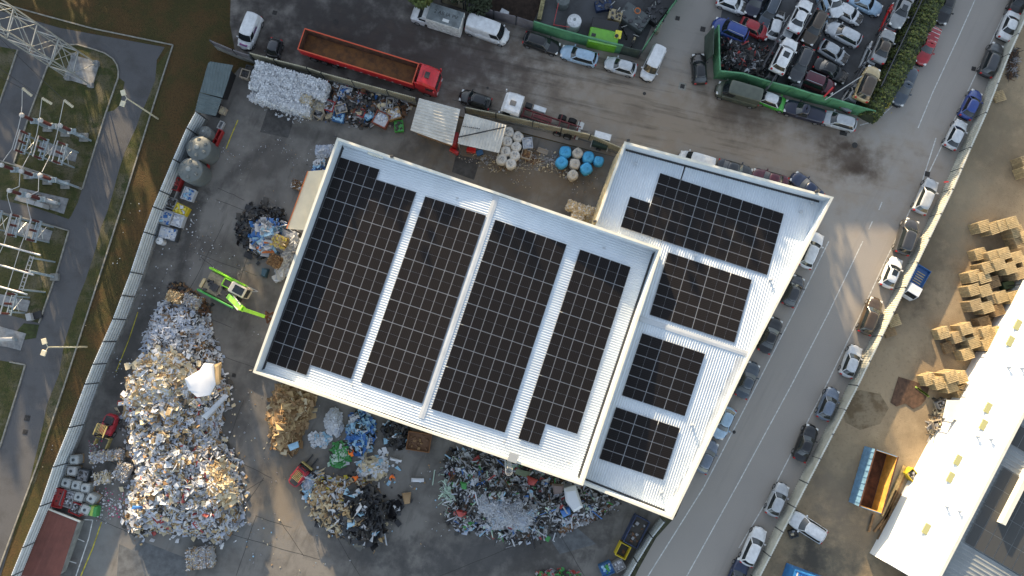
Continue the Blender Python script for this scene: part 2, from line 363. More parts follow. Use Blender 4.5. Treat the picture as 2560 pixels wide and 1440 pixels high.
# slab joints, drains, manholes
Joint = mat('joint', (0.035, 0.033, 0.03), .95)
def joints(lines, w=.05):
    b = MB().use(Joint)
    for (x0, y0, x1, y1) in lines:
        k = 5; pts = []
        for i in range(k+1):
            t = i/k; pts.append(P(x0+(x1-x0)*t+random.uniform(-1.5, 1.5), y0+(y1-y0)*t+random.uniform(-1.5, 1.5)))
        for a, c in zip(pts, pts[1:]):
            d = c-a; n = Vector((-d.y, d.x, 0)).normalized()*w/2
            b.add([(a.x+n.x, a.y+n.y, .011), (a.x-n.x, a.y-n.y, .011), (c.x-n.x, c.y-n.y, .011), (c.x+n.x, c.y+n.y, .011)], [(0, 1, 2, 3)])
    o = b.build('slab_joint'); o['kind'] = 'structure'
JL = []
for k in range(7): JL.append((540+k*5-k*60, 500+k*130, 700-k*60, 560+k*130))
JL += [(560, 560, 470, 730), (640, 580, 575, 780), (545, 470, 610, 500), (500, 640, 560, 690), (520, 880, 640, 920), (610, 1000, 560, 1130), (600, 1155, 680, 1195), (660, 1195, 560, 1330),
       (560, 1330, 800, 1400), (760, 1200, 900, 1440), (640, 1290, 590, 1440), (640, 1290, 730, 1320), (590, 1240, 660, 1200), (700, 1300, 760, 1390), (1300, 1360, 1100, 1440), (1380, 1300, 1460, 1440), (1470, 330, 1130, 250)]
joints(JL)
Iron = mat('cast_iron', (0.045, 0.042, 0.04), .6, metal=.5, noise=.4, scale=6)
def manhole(px, py, r=.35, sq=False, fr=False):
    p = P(px, py); b = MB().use(Iron)
    if sq:
        if fr: b.use(Kerb).box((p.x, p.y, .012), (r*2+.3, r*2+.3, .02), ST_ANG).use(Iron)
        b.box((p.x, p.y, .02), (r*1.7, r*1.7, .03), ST_ANG)
        for i in range(4): b.box((p.x+(-.6+.4*i)*r, p.y, .037), (r*.2, r*1.6, .01), ST_ANG)
    else: b.lathe((p.x, p.y, .004), [(r, 0), (r, .02), (r*.9, .024), (r*.86, .016)], 16)
    o = b.build('manhole_cover' if not sq else 'drain_grate'); o['kind'] = 'structure'
manhole(1706, 216, .3, True, True); manhole(2109, 330, .5, True); manhole(2137, 363, .35); manhole(1757, 73, .35, True); manhole(1171, 233); manhole(1219, 220, .15); manhole(1611, 234, .2)
manhole(2318, 435, .35, True); manhole(840, 55, .35); manhole(687, 32, .3, True); manhole(68, 1045, .35, True); manhole(63, 1080, .3, True); manhole(585, 938, .25, True); manhole(1835, 1080, .2); manhole(1694, 46, .3, True); manhole(2434, 172, .3, True)
# dark repair patches in yard
def patch(poly, m, z=.009, name='asphalt_patch'): return sheet(name, poly, z, m)
Dk = mat('dark_patch', (0.06, 0.057, 0.055), .9, noise=.4, scale=1.2)
Dk2 = mat('slate_patch', (0.10, 0.105, 0.11), .9, noise=.3, scale=1.2)
patch([(298, 1360), (330, 1375), (350, 1350), (465, 1395), (470, 1470), (290, 1470)], Dk2)
patch([(1140, 385), (1200, 400), (1185, 450), (1130, 430)], Dk)
patch([(670, 270), (740, 285), (720, 345), (650, 330)], Dk, .010)
patch([(1350, 1310), (1420, 1300), (1490, 1360), (1400, 1385)], Dk2)
# ================================================================ the recycling hall
RoofW = mat('white_sheet_metal', (0.57, 0.62, 0.665), .42, metal=0.0, noise=.07, scale=.35)
WallC = mat('cream_cladding', (0.55, 0.50, 0.36), .6, noise=.1, scale=1)
Cap = mat('parapet_cap', (0.60, 0.58, 0.50), .45, noise=.08, scale=1)
Gut = mat('gutter_dark', (0.03, 0.032, 0.035), .8)
Flash = mat('flashing', (0.40, 0.43, 0.46), .4, noise=.12, scale=.6)
DarkM = mat('dark_metal', (0.02, 0.02, 0.022), .5)
def xy(v): return Vector((v.x, v.y, 0))
def unit(v): v = Vector((v.x, v.y, 0)); return v.normalized()
def line_x(p, d, q, e):     # intersection of p+t d and q+s e
    den = d.x*e.y-d.y*e.x; t = ((q.x-p.x)*e.y-(q.y-p.y)*e.x)/den
    return Vector((p.x+d.x*t, p.y+d.y*t, 0))
PZ = 8.2
A, B, Cc, Dd = [xy(P(x, y, PZ)) for x, y in ((843, 344), (1655, 621), (1457, 1214), (632, 931))]
R0, R1 = xy(P(1241, 492, 8.0)), xy(P(1052, 1048, 8.0))      # ridge
RD = unit(R1-R0); ND = Vector((-RD.y, RD.x, 0))
if ND.x < 0: ND = -ND
SLOPE = .088
def ztop(p): return 7.95 - SLOPE*abs((p-R0).dot(ND))
def inset(poly, d):
    n = len(poly); out = []; ar = sum(poly[i].x*poly[(i+1) % n].y-poly[(i+1) % n].x*poly[i].y for i in range(n))
    s = 1 if ar > 0 else -1
    for i in range(n):
        a, b, c = poly[i-1], poly[i], poly[(i+1) % n]
        e0, e1 = unit(b-a), unit(c-b)
        n0 = Vector((-e0.y, e0.x, 0))*s*d; n1 = Vector((-e1.y, e1.x, 0))*s*d
        out.append(line_x(a+n0, e0, c+n1, e1))
    return out
def ribbed_roof(b, poly, ridge0, ax, slopedir, zf, pitch=.27, rib=.065, clipd=0):
    """sheet roof made of raised ribs running along slopedir, stepping along ax; poly convex"""
    n = len(poly)
    ts = [(p-ridge0).dot(ax) for p in poly]; t0, t1 = min(ts), max(ts)
    def span(t):
        o = ridge0+ax*t; hits = []
        for i in range(n):
            a, c = poly[i], poly[(i+1) % n]; e = c-a
            den = slopedir.x*e.y-slopedir.y*e.x
            if abs(den) < 1e-9: continue
            w = a-o; s = (w.x*e.y-w.y*e.x)/den; u = (w.x*slopedir.y-w.y*slopedir.x)/den
            if -1e-6 <= u <= 1+1e-6: hits.append(s)
        if len(hits) < 2: return None
        return min(hits), max(hits)
    t = t0+.01; prev = None
    prof = [(0, 0), (.55, 0), (.68, rib), (.87, rib)]
    rows = []
    while t < t1-.01:
        for f, h in prof:
            tt = t+f*pitch
            if tt > t1-.01: break
            sp = span(tt)
            if sp: rows.append((tt, h, sp))
        t += pitch
    sp = span(t1-.004)
    if sp: rows.append((t1-.004, 0, sp))
    vs = []; fs = []
    for tt, h, (s0, s1) in rows:
        for s in (s0, min(max(0, s0), s1), s1):
            p = ridge0+ax*tt+slopedir*s; vs.append((p.x, p.y, zf(p)+h))
    for i in range(len(rows)-1):
        a = i*3; c = a+3
        for k in range(2): fs.append((a+k, c+k, c+k+1, a+k+1))
    b.add(vs, fs)
# orientation check helper: flip faces to look upward
def up(o):
    me = o.data
    for p in me.polygons:
        if p.normal.z < 0: p.flip()
    me.update(); return o
hall = empty('recycling_hall', ((A+Cc)/2), 0, 'large white ribbed gable roof hall covered in solar panels, left of the trapezoid annex', 'industrial building')
hall.location = (0, 0, 0)
outer = [A, B, Cc, Dd]; inner = inset(outer, .20)
b = MB().use(WallC)
for i in range(4):
    a, c = outer[i], outer[(i+1) % 4]; ai, ci = inner[i], inner[(i+1) % 4]
    b.prism([a, c, ci, ai], 0, PZ-.06)
b.build('wall', hall)
b = MB().use(Cap)
oo = inset(outer, -.02); ii = inset(outer, .24)
for i in range(4):
    j = (i+1) % 4; b.prism([oo[i], oo[j], ii[j], ii[i]], PZ-.06, PZ)
b.build('parapet_cap', hall)
b = MB().use(RoofW); i1 = inset(outer, .205); i2 = inset(outer, .235)
for i in range(4): b.prism([i1[i], i1[(i+1) % 4], i2[(i+1) % 4], i2[i]], 6.0, PZ-.07)
b.build('parapet_lining', hall)
b = MB().use(RoofW); ri = inset(outer, .25)
ribbed_roof(b, ri, R0, RD, ND, ztop); up(b.build('roof', hall))
b = MB().use(Gut)      # gutters along the two eaves
for i in (3, 1):
    a, c = inset(outer, .28)[i], inset(outer, .28)[(i+1) % 4]; a2, c2 = inset(outer, .50)[i], inset(outer, .50)[(i+1) % 4]
    b.prism([a, c, c2, a2], 5.9, lambda p: ztop(Vector((p[0], p[1], 0)))+.075)
b.build('gutter', hall)
b = MB().use(Flash)
rr0 = R0-RD*0.2; rr1 = R0+RD*((R1-R0).length-.1)
for s in (-1, 1):
    q = [rr0, rr1, rr1+ND*s*.30, rr0+ND*s*.30]
    b.prism(q, 7.9, lambda p: 8.045-abs((Vector((p[0], p[1], 0))-R0).dot(ND))*.09)
b.build('ridge_cap', hall)

# annex -----------------------------------------------------------------
QZ = 7.3
E, F, G2, G1, H_, = [xy(P(x, y, QZ)) for x, y in ((1562, 354), (2084, 493), (1681, 1299), (1873, 897), (1457, 1216))]
J = xy(P(1489, 552, QZ))
SR0, SR1 = xy(P(1606, 798, 7.1)), xy(P(1893, 893, 7.1))
SA = unit(SR1-SR0); SN = Vector((SA.y, -SA.x, 0))
if SN.y > 0: SN = -SN
def zannex(p): return 6.95-.07*abs((p-SR0).dot(SN))
annex = empty('annex_building', (0, 0, 0), 0, 'white roofed trapezoid annex with four solar arrays, wedged between the hall and the road', 'industrial building')
off = .03
Bm = B+ND*.06; Cm = Cc+ND*.06
aw = [E, F, G1, G2]
b = MB().use(WallC)
G2i = G2
edges = [(J, E), (E, F), (F, G1), (G1, G2), (G2, Cm)]
cen = (E+F+G2+Cm)/4
def inward(a, c, d):
    e = unit(c-a); n = Vector((-e.y, e.x, 0))
    if (cen-a).dot(n) < 0: n = -n
    return n*d
bc = MB().use(Cap)
plist = [J, E, F, G1, G2, Cm]
offs = []
for k in range(len(plist)):
    if k == 0: d = inward(J, E, .2); offs.append(J+d); continue
    if k == len(plist)-1: d = inward(G2, Cm, .2); offs.append(Cm+d); continue
    e0 = unit(plist[k]-plist[k-1]); e1 = unit(plist[k+1]-plist[k])
    n0 = inward(plist[k-1], plist[k], .2); n1 = inward(plist[k], plist[k+1], .2)
    if abs(e0.x*e1.y-e0.y*e1.x) < .02: offs.append(plist[k]+n0)
    else: offs.append(line_x(plist[k]+n0, e0, plist[k]+n1, e1))
for k in range(len(plist)-1):
    b.prism([plist[k], plist[k+1], offs[k+1], offs[k]], 0, QZ-.06)
    bc.prism([plist[k]+(plist[k]-offs[k])*.15, plist[k+1]+(plist[k+1]-offs[k+1])*.15, offs[k+1]+(offs[k+1]-plist[k+1])*.15, offs[k]+(offs[k]-plist[k])*.15], QZ-.06, QZ)
b.build('wall', annex); bc.build('parapet_cap', annex)
b = MB().use(RoofW)
for k in range(len(plist)-1):
    d = inward(plist[k], plist[k+1], .03); b.prism([offs[k]+d*.2, offs[k+1]+d*.2, offs[k+1]+d, offs[k]+d], 5.0, QZ-.07)
b.build('parapet_lining', annex)
# cream painted panelling on the west wall carries shallow ribs
bw = MB().use(WallC)
e = unit(E-J); L = (E-J).length; nn = inward(J, E, 1).normalized()
for i in range(int(L/.5)):
    p = J+e*(.3+i*.5)-nn*.02; bw.bar((p.x, p.y, .1), (p.x, p.y, QZ-.2), .08, .05)
bw.build('wall_ribs', annex)
# roof: part A north of hall's top-right corner, part B south
Bt = B+ND*.10
roofA = [offs[0]+unit(E-J)*0.1, offs[1], offs[2], offs[3], offs[4], offs[5]]
def clip(poly, p, n):       # keep side where (x-p).n >= 0
    out = []
    for i in range(len(poly)):
        a, c = poly[i], poly[(i+1) % len(poly)]; da, dc = (a-p).dot(n), (c-p).dot(n)
        if da >= 0: out.append(a)
        if (da >= 0) != (dc >= 0): out.append(a+(c-a)*(da/(da-dc)))
    return out
top_dir = unit(B-A); south = Vector((top_dir.y, -top_dir.x, 0))
if south.y > 0: south = -south
east = unit(B-Cc); east = Vector((east.y, -east.x, 0))
if east.x < 0: east = -east
full = [offs[1], offs[2], offs[3], offs[4], offs[5]]
pB = clip(full, B+east*.08, east)                       # everything east of the hall
fullA = [offs[0]-inward(J, E, .05)*0, offs[1], offs[2]]
jj = line_x(offs[0], unit(E-J), B-south*.08, top_dir)
pA = [jj, offs[1], line_x(offs[1], unit(offs[2]-offs[1]), B+east*.075, RD), line_x(B-south*.08, top_dir, B+east*.075, RD)]
b = MB().use(RoofW)
ribbed_roof(b, pB, SR0, SA, SN, zannex); ribbed_roof(b, pA, SR0, SA, SN, zannex)
for pl_ in (pA, clip(pB, SR0, SN), clip(pB, SR0, -SN)):      # under-sheet closing the slanted ends of the ribs
    b.add([(p.x, p.y, zannex(p)-.012) for p in pl_], [tuple(range(len(pl_)))])
up(b.build('roof', annex))
b = MB().use(Gut)
a0, a1 = offs[1]+unit(F-E)*.3, offs[2]-unit(F-E)*.5; g = inward(E, F, .28); g0 = inward(E, F, .06)
b.prism([a0+g0, a1+g0, a1+g, a0+g], 5.2, lambda p: zannex(Vector((p[0], p[1], 0)))+.07)
a0, a1 = offs[5], offs[4]; g = inward(G2, Cm, .26); g0 = inward(G2, Cm, .06)
b.prism([a0+g0, a1+g0-unit(a1-a0)*.3, a1+g-unit(a1-a0)*.5, a0+g], 5.2, lambda p: zannex(Vector((p[0], p[1], 0)))+.07)
b.build('gutter', annex)
b = MB().use(Flash)
q0 = line_x(SR0, SA, B+east*.2, RD); q1 = line_x(SR0, SA, offs[3], unit(offs[3]-offs[2]))
for s in (-1, 1): b.prism([q0, q1, q1+SN*s*.28, q0+SN*s*.28], 6.9, lambda p: 7.05-abs((Vector((p[0], p[1], 0))-SR0).dot(SN))*.08)
b.build('ridge_cap', annex)
b = MB().use(Flash)     # smooth flashing sheet along the east edge, south of the ridge
fp = [xy(P(x, y, 6.6)) for x, y in ((1842, 893), (1862, 900), (1770, 1090), (1695, 1245), (1688, 1240), (1730, 1165), (1790, 1010))]
b.add([(p.x, p.y, zannex(p)+.06) for p in fp], [tuple(range(len(fp)))]); up(b.build('edge_flashing', annex))
# dark sealing joint between hall and annex
b = MB().use(Gut)
s0 = B-RD*-.5+east*.08; s1 = Cc+east*.08
b.prism([B+east*.09, Cc+east*.09, Cc+east*.22, B+east*.22], 5.2, lambda p: min(7.2, zannex(Vector((p[0], p[1], 0)))+.1)); b.build('joint_gutter', annex)
# small roof fittings
def fitting(px, py, z, kind, par, yaw=0):
    p = P(px, py, z); zz = z; b = MB()
    if kind == 'vent': b.use(Flash).lathe((0, 0, -.1), [(.12, 0), (.12, .35), (.2, .38), (.2, .45), (.05, .5)], 12)
    elif kind == 'lamp': b.use(DarkM).bbox((0, 0, .15), (.35, .25, .2), .04).bar((0, 0, -.4), (0, 0, .1), .06)
    elif kind == 'anchor': b.use(Flash).box((0, 0, .02), (.3, .3, .04)).tube((0, 0, .0), (0, 0, .3), .03)
    b.build('roof_vent' if kind == 'vent' else ('floodlight' if kind == 'lamp' else 'roof_anchor'), par, loc=(p.x, p.y, zz), yaw=yaw)
for x, y in ((947, 433), (1143, 497), (1510, 620), (1422, 1157), (1260, 1103), (1070, 1038), (1033, 1018), (880, 962)):
    p = P(x, y, 7.2); fitting(x, y, ztop(xy(p)), 'anchor', hall)
for x, y in ((1588, 410), (2000, 530), (2028, 508), (1925, 700), (1652, 1230), (1730, 1062), (1737, 640)):
    p = P(x, y, 6.3); fitting(x, y, zannex(xy(p))+.05, 'vent', annex)
for x, y, pr in ((838, 343, hall), (980, 392, hall), (1487, 554, annex), (1570, 352, annex), (2040, 480, annex), (628, 928, hall), (735, 633, hall)):
    fitting(x, y, 8.2 if pr is hall else 7.3, 'lamp', pr)
b = MB().use(Cap)
for x, y in ((929, 380), (948, 386)):
    p = P(x, y, 7.6); b.bbox((p.x, p.y, 7.3), (.85, .5, .5), .08, yaw=-.33)
b.build('air_unit', hall)
# cage ladder over the south parapet
b = MB().use(mat('galvanised', (.5, .5, .47), .4, metal=.6))
p = P(1278, 1158, 8.2); dirn = -south; rt = top_dir
lx = xy(p)+south*.45
for s in (-.25, .25):
    q = lx+rt*s; b.bar((q.x, q.y, .2), (q.x, q.y, 9.2), .05)
for k in range(26): z = .4+k*.33; q = lx-rt*.25; r = lx+rt*.25; b.bar((q.x, q.y, z), (r.x, r.y, z), .03)
for k in range(9):
    z = 2.5+k*.8; pts = [lx+rt*(.38*cos(a))+south*(.35+.38*sin(a)) for a in [(-.35+i*.1*1.0)*pi+.0 for i in range(0)] ]
    pts = [lx+rt*(.36*cos(t))+south*(.3+.4*sin(t)) for t in [-.4+i*(pi+.8)/8 for i in range(9)]]
    for u, w in zip(pts, pts[1:]): b.bar((u.x, u.y, z), (w.x, w.y, z), .05, .03)
pl = xy(p)-south*.6; b.box((pl.x, pl.y, 8.35), (1.0, .9, .05), yaw=atan2(rt.y, rt.x))
b.build('cage_ladder', hall)
# lean-to canopy on the west wall
cp = [xy(P(x, y, 4.6)) for x, y in ((770, 428), (812, 438), (765, 583), (717, 572))]
lt = empty('lean_to_canopy', (0, 0, 0), 0, 'cream flat canopy with orange edge fixed along the left wall of the big hall', 'canopy')
cw = mat('canopy_cream', (.62, .56, .42), .6, noise=.12, scale=.4)
b = MB().use(cw); w0 = A+(Dd-A)*.10; w1 = A+(Dd-A)*.38
cp2 = [cp[0], w0-ND*.02, w1-ND*.02, cp[3]]
b.prism(cp2, 4.5, 4.6); b.build('canopy_sheet', lt)
b = MB().use(mat('orange_paint', (.55, .15, .04), .6)); b.bar((cp[0].x, cp[0].y, 4.5), (cp[3].x, cp[3].y, 4.5), .08, .35); b.build('edge_beam', lt)
for t in (.04, .5, .96):
    q = cp[0]+(cp[3]-cp[0])*t+ND*.12; MB().use(DarkM).bar((q.x, q.y, 0), (q.x, q.y, 4.5), .12).build('post', lt)

# ---------------------------------------------------------------- solar arrays
Cell = mat('solar_cell', (0.012, 0.013, 0.020), .28)
def cellmat():
    m = bpy.data.materials.new('solar_glass'); m.use_nodes = True; nt = m.node_tree; b = nt.nodes['Principled BSDF']
    b.inputs['Roughness'].default_value = .25; b.inputs['Specular IOR Level'].default_value = .08
    tc = nt.nodes.new('ShaderNodeTexCoord'); w = nt.nodes.new('ShaderNodeTexWave'); w.bands_direction = 'X'; w.inputs['Scale'].default_value = 1.65
    nt.links.new(tc.outputs['Object'], w.inputs['Vector'])
    mr = nt.nodes.new('ShaderNodeMapRange'); mr.inputs[1].default_value = .75; mr.inputs[2].default_value = .98
    nt.links.new(w.outputs['Fac'], mr.inputs[0])
    out = node_mix(nt, mr.outputs[0], (0.0105, 0.0096, 0.0098), (0.026, 0.024, 0.025)); nt.links.new(out, b.inputs['Base Color']); return m
Glass_s = cellmat(); Alu = mat('aluminium', (.42, .43, .45), .4, metal=.3)
PW, PL = 1.134, 2.278
def panel_mesh():
    b = MB().use(Alu); b.box((0, 0, .015), (PW, PL, .03))
    b.use(Glass_s)
    for s in (-1, 1): b.box((0, s*(PL/4-.004), .024), (PW-.035, PL/2-.022, .03))
    o = b.build('solar_panel'); me = o.data; bpy.data.objects.remove(o); return me
PANEL = panel_mesh()
Glass_h = mat('hazed_solar_glass', (.055, .056, .055), .4, spec=.2); Frame_h = mat('hazed_frame', (.16, .17, .17), .5)  # glass paled and frame dulled to paint in the glare haze
def hazed_panel():
    b = MB().use(Frame_h); b.box((0, 0, .015), (PW, PL, .03)); b.use(Glass_h); b.box((0, 0, .024), (PW-.05, PL-.05, .03)); o = b.build('solar_panel'); me = o.data; bpy.data.objects.remove(o); return me
PANEL2 = hazed_panel()
def array(label, px, py, zfun, ax, dn, cols, rows, cells, wide=False, zg=7.0, span=None):
    """px,py: top-left corner. ax: across direction, dn: down direction"""
    p = P(px, py, zg); p = P(px, py, zfun(xy(p))+.15); o0 = xy(p)
    root = empty('solar_array', (o0.x, o0.y, zfun(o0)+.12), 0, label, 'solar array', 'solar arrays on the hall and annex roofs')
    root.location = (o0.x, o0.y, 0)
    cw, ch = (PL+.03, PW+.02) if wide else (PW+.02, PL+.05)
    if span: cw = span[0]/cols; ch = span[1]/rows
    pw, ph = cw, ch
    for (c, r) in cells:
        ctr = o0+ax*((c+.5)*cw)+dn*((r+.5)*ch)
        def q(dx, dy):
            w = ctr+ax*dx+dn*dy; return Vector((w.x, w.y, zfun(w)+.13))
        X = (q(.5, 0)-q(-.5, 0)).normalized(); Y = (q(0, -.5)-q(0, .5)).normalized(); Z = X.cross(Y).normalized(); Y = Z.cross(X)
        if wide: X, Y = Y, -X
        M = Matrix((X, Y, Z)).transposed()
        sx = (ch if wide else cw)/(PW+.02); sy = (cw if wide else ch)/(PL+.045)
        po = bpy.data.objects.new('solar_panel', PANEL); COL.objects.link(po); po.parent = root
        po.location = q(0, 0)-root.location; po.rotation_euler = M.to_euler(); po.scale = (sx, sy, 1)
HX = ND; HY = RD
def span_px(x0, y0, x1, y1, x2, y2, zf, zg):
    a = P(x0, y0, zg); a = P(x0, y0, zf(xy(a))+.15); c = P(x1, y1, zg); c = P(x1, y1, zf(xy(c))+.15); d = P(x2, y2, zg); d = P(x2, y2, zf(xy(d))+.15)
    return (xy(c)-xy(a)).length, (xy(d)-xy(a)).length
def rect(c0, c1, r0, r1): return [(c, r) for c in range(c0, c1) for r in range(r0, r1)]
s = span_px(850, 392, 949, 425, 662, 903, ztop, 7.0)
array('widest solar array at the left eave of the big hall, stepped corners', 850, 392, ztop, HX, HY, 4, 10,
      rect(0, 4, 0, 10)+[(c, r+.5) for c in range(4, 8) for r in range(0, 9)], span=s)
s = span_px(1063, 490, 1215, 541, 897, 955, ztop, 7.5)
array('solar array of six columns just left of the hall ridge', 1063, 490, ztop, HX, HY, 6, 9, rect(0, 6, 0, 9), span=s)
s = span_px(1238, 548, 1418, 609, 1075, 1022, ztop, 7.5)
array('solar array of seven columns just right of the hall ridge', 1238, 548, ztop, HX, HY, 7, 9, rect(0, 7, 0, 9), span=s)
s = span_px(1450, 623, 1577, 668, 1292, 1096, ztop, 7.0)
array('narrow solar array at the right eave of the big hall with two longer columns', 1450, 623, ztop, HX, HY, 5, 9, rect(0, 5, 0, 8)+rect(0, 2, 8, 9), span=s)
s = span_px(1650, 432, 1960, 535, 1605, 585, zannex, 6.2)
array('longest solar array of the annex, nearest its upper edge', 1650, 432, zannex, SA, SN, 6, 6, rect(0, 6, 0, 6)+rect(-1, 0, 3, 6), True, 6.2, s)
s = span_px(1670, 630, 1880, 700, 1623, 787, zannex, 6.6)
array('four wide solar array of the annex, just above its ridge', 1670, 630, zannex, SA, SN, 4, 6, rect(0, 4, 0, 6), True, 6.6, s)
s = span_px(1605, 832, 1763, 886, 1552, 988, zannex, 6.6)
array('three wide solar array of the annex, just below its ridge', 1605, 832, zannex, SA, SN, 3, 6, rect(0, 3, 0, 6), True, 6.6, s)
s = span_px(1540, 1017, 1700, 1073, 1498, 1147, zannex, 6.2)
array('smallest solar array of the annex, nearest its pointed lower corner', 1540, 1017, zannex, SA, SN, 3, 5, rect(0, 3, 0, 5), True, 6.2, s)
# ================================================================ vehicles
def paint(name, c, rough=.28): return mat('paint_'+name, c, rough, coat=.5, noise=.16, scale=1.8)
PT = dict(white=paint('white', (.60, .61, .62)), silver=paint('silver', (.36, .38, .40)), ltsilver=paint('light_silver', (.48, .50, .52)), grey=paint('grey', (.10, .105, .115)), dgrey=paint('dark_grey', (.035, .037, .042)),
          black=paint('black', (.008, .008, .009)), navy=paint('navy', (.012, .022, .06)), blue=paint('blue', (.02, .05, .22)), bluegrey=paint('blue_grey', (.12, .15, .20)), iceblue=paint('ice_blue', (.30, .42, .54)),
          red=paint('red', (.30, .012, .018)), brightred=paint('bright_red', (.45, .015, .015)), maroon=paint('maroon', (.075, .010, .020)), green=paint('green', (.04, .30, .03)), olive=paint('olive', (.065, .075, .055), .5),
          tan=paint('tan', (.38, .30, .16)), brown=paint('brown', (.05, .035, .022)), dblue=paint('dark_blue', (.01, .012, .03)), slate=paint('slate', (.045, .06, .08)), wreck=paint('weathered_grey', (.22, .23, .24), .6))
CarGlass = mat('car_glass', (.012, .016, .018), .06, spec=.8)
Tyre = mat('tyre_rubber', (.012, .012, .012), .9); Rim = mat('wheel_rim', (.35, .35, .36), .35, metal=.6)
HeadL = mat('headlight_lens', (.62, .62, .6), .15); TailL = mat('taillight_lens', (.35, .01, .01), .2)
Trim = mat('black_trim', (.015, .015, .016), .6); Under = mat('underbody', (.012, .012, .012), .9)
Engine = mat('engine_bay', (.02, .018, .017), .6, noise=.8, scale=8, col2=(.12, .11, .10))

def wheel_obj(par, x, y, r=.32, w=.21, rim=True):
    b = MB().use(Tyre); s = 1 if y > 0 else -1
    b.tube((0, -w/2, 0), (0, w/2, 0), r, n=18); o = b.build('wheel', par, smooth=True, sa=40, loc=(x, y, r))
    if rim:
        b = MB().use(Rim); b.tube((0, s*(w/2-.02), 0), (0, s*(w/2+.012), 0), r*.66, n=14); b.use(Trim)
        for k in range(5): a = k*2*pi/5; b.box((r*.4*cos(a), s*(w/2+.014), r*.4*sin(a)), (.05, .006, .05))
        b.build('rim', o, loc=(0, 0, 0))
    return o
TYPES = {   # length, width, height, windscreen base x, roof front x, roof rear x, rear glass base x, belt z, roof half width, hood z, tail z
 'hatch': (3.95, 1.70, 1.45, .95, .30, -1.25, -1.80, .92, .55, .80, .90),
 'small': (2.70, 1.55, 1.50, .95, .45, -.85, -1.20, .95, .55, .85, .95),
 'sedan': (4.45, 1.76, 1.43, .95, .25, -.95, -1.60, .92, .55, .80, .92),
 'wagon': (4.60, 1.78, 1.48, 1.10, .42, -1.75, -2.12, .93, .58, .82, .93),
 'suv':   (4.55, 1.88, 1.72, 1.15, .55, -1.80, -2.12, 1.08, .64, 1.02, 1.08),
 'van':   (4.40, 1.80, 1.85, 1.45, .85, -2.02, -2.14, 1.05, .72, .95, 1.05),
 'bigvan': (5.35, 2.00, 2.35, 2.05, 1.45, -2.50, -2.62, 1.30, .84, 1.10, 1.30),
 'pickup': (5.10, 1.82, 1.70, 1.15, .55, -.35, -.60, 1.05, .60, 1.00, 1.02)}
CARSRC = {}
def loft(b, secs):
    """secs: list of closed rings with the same number of points"""
    n = len(secs[0]); vs = [p for s in secs for p in s]; fs = []
    for k in range(len(secs)-1):
        for i in range(n): j = (i+1) % n; fs.append((k*n+i, k*n+j, (k+1)*n+j, (k+1)*n+i))
    fs.append(tuple(range(n-1, -1, -1))); fs.append(tuple((len(secs)-1)*n+i for i in range(n)))
    b.add(vs, fs)
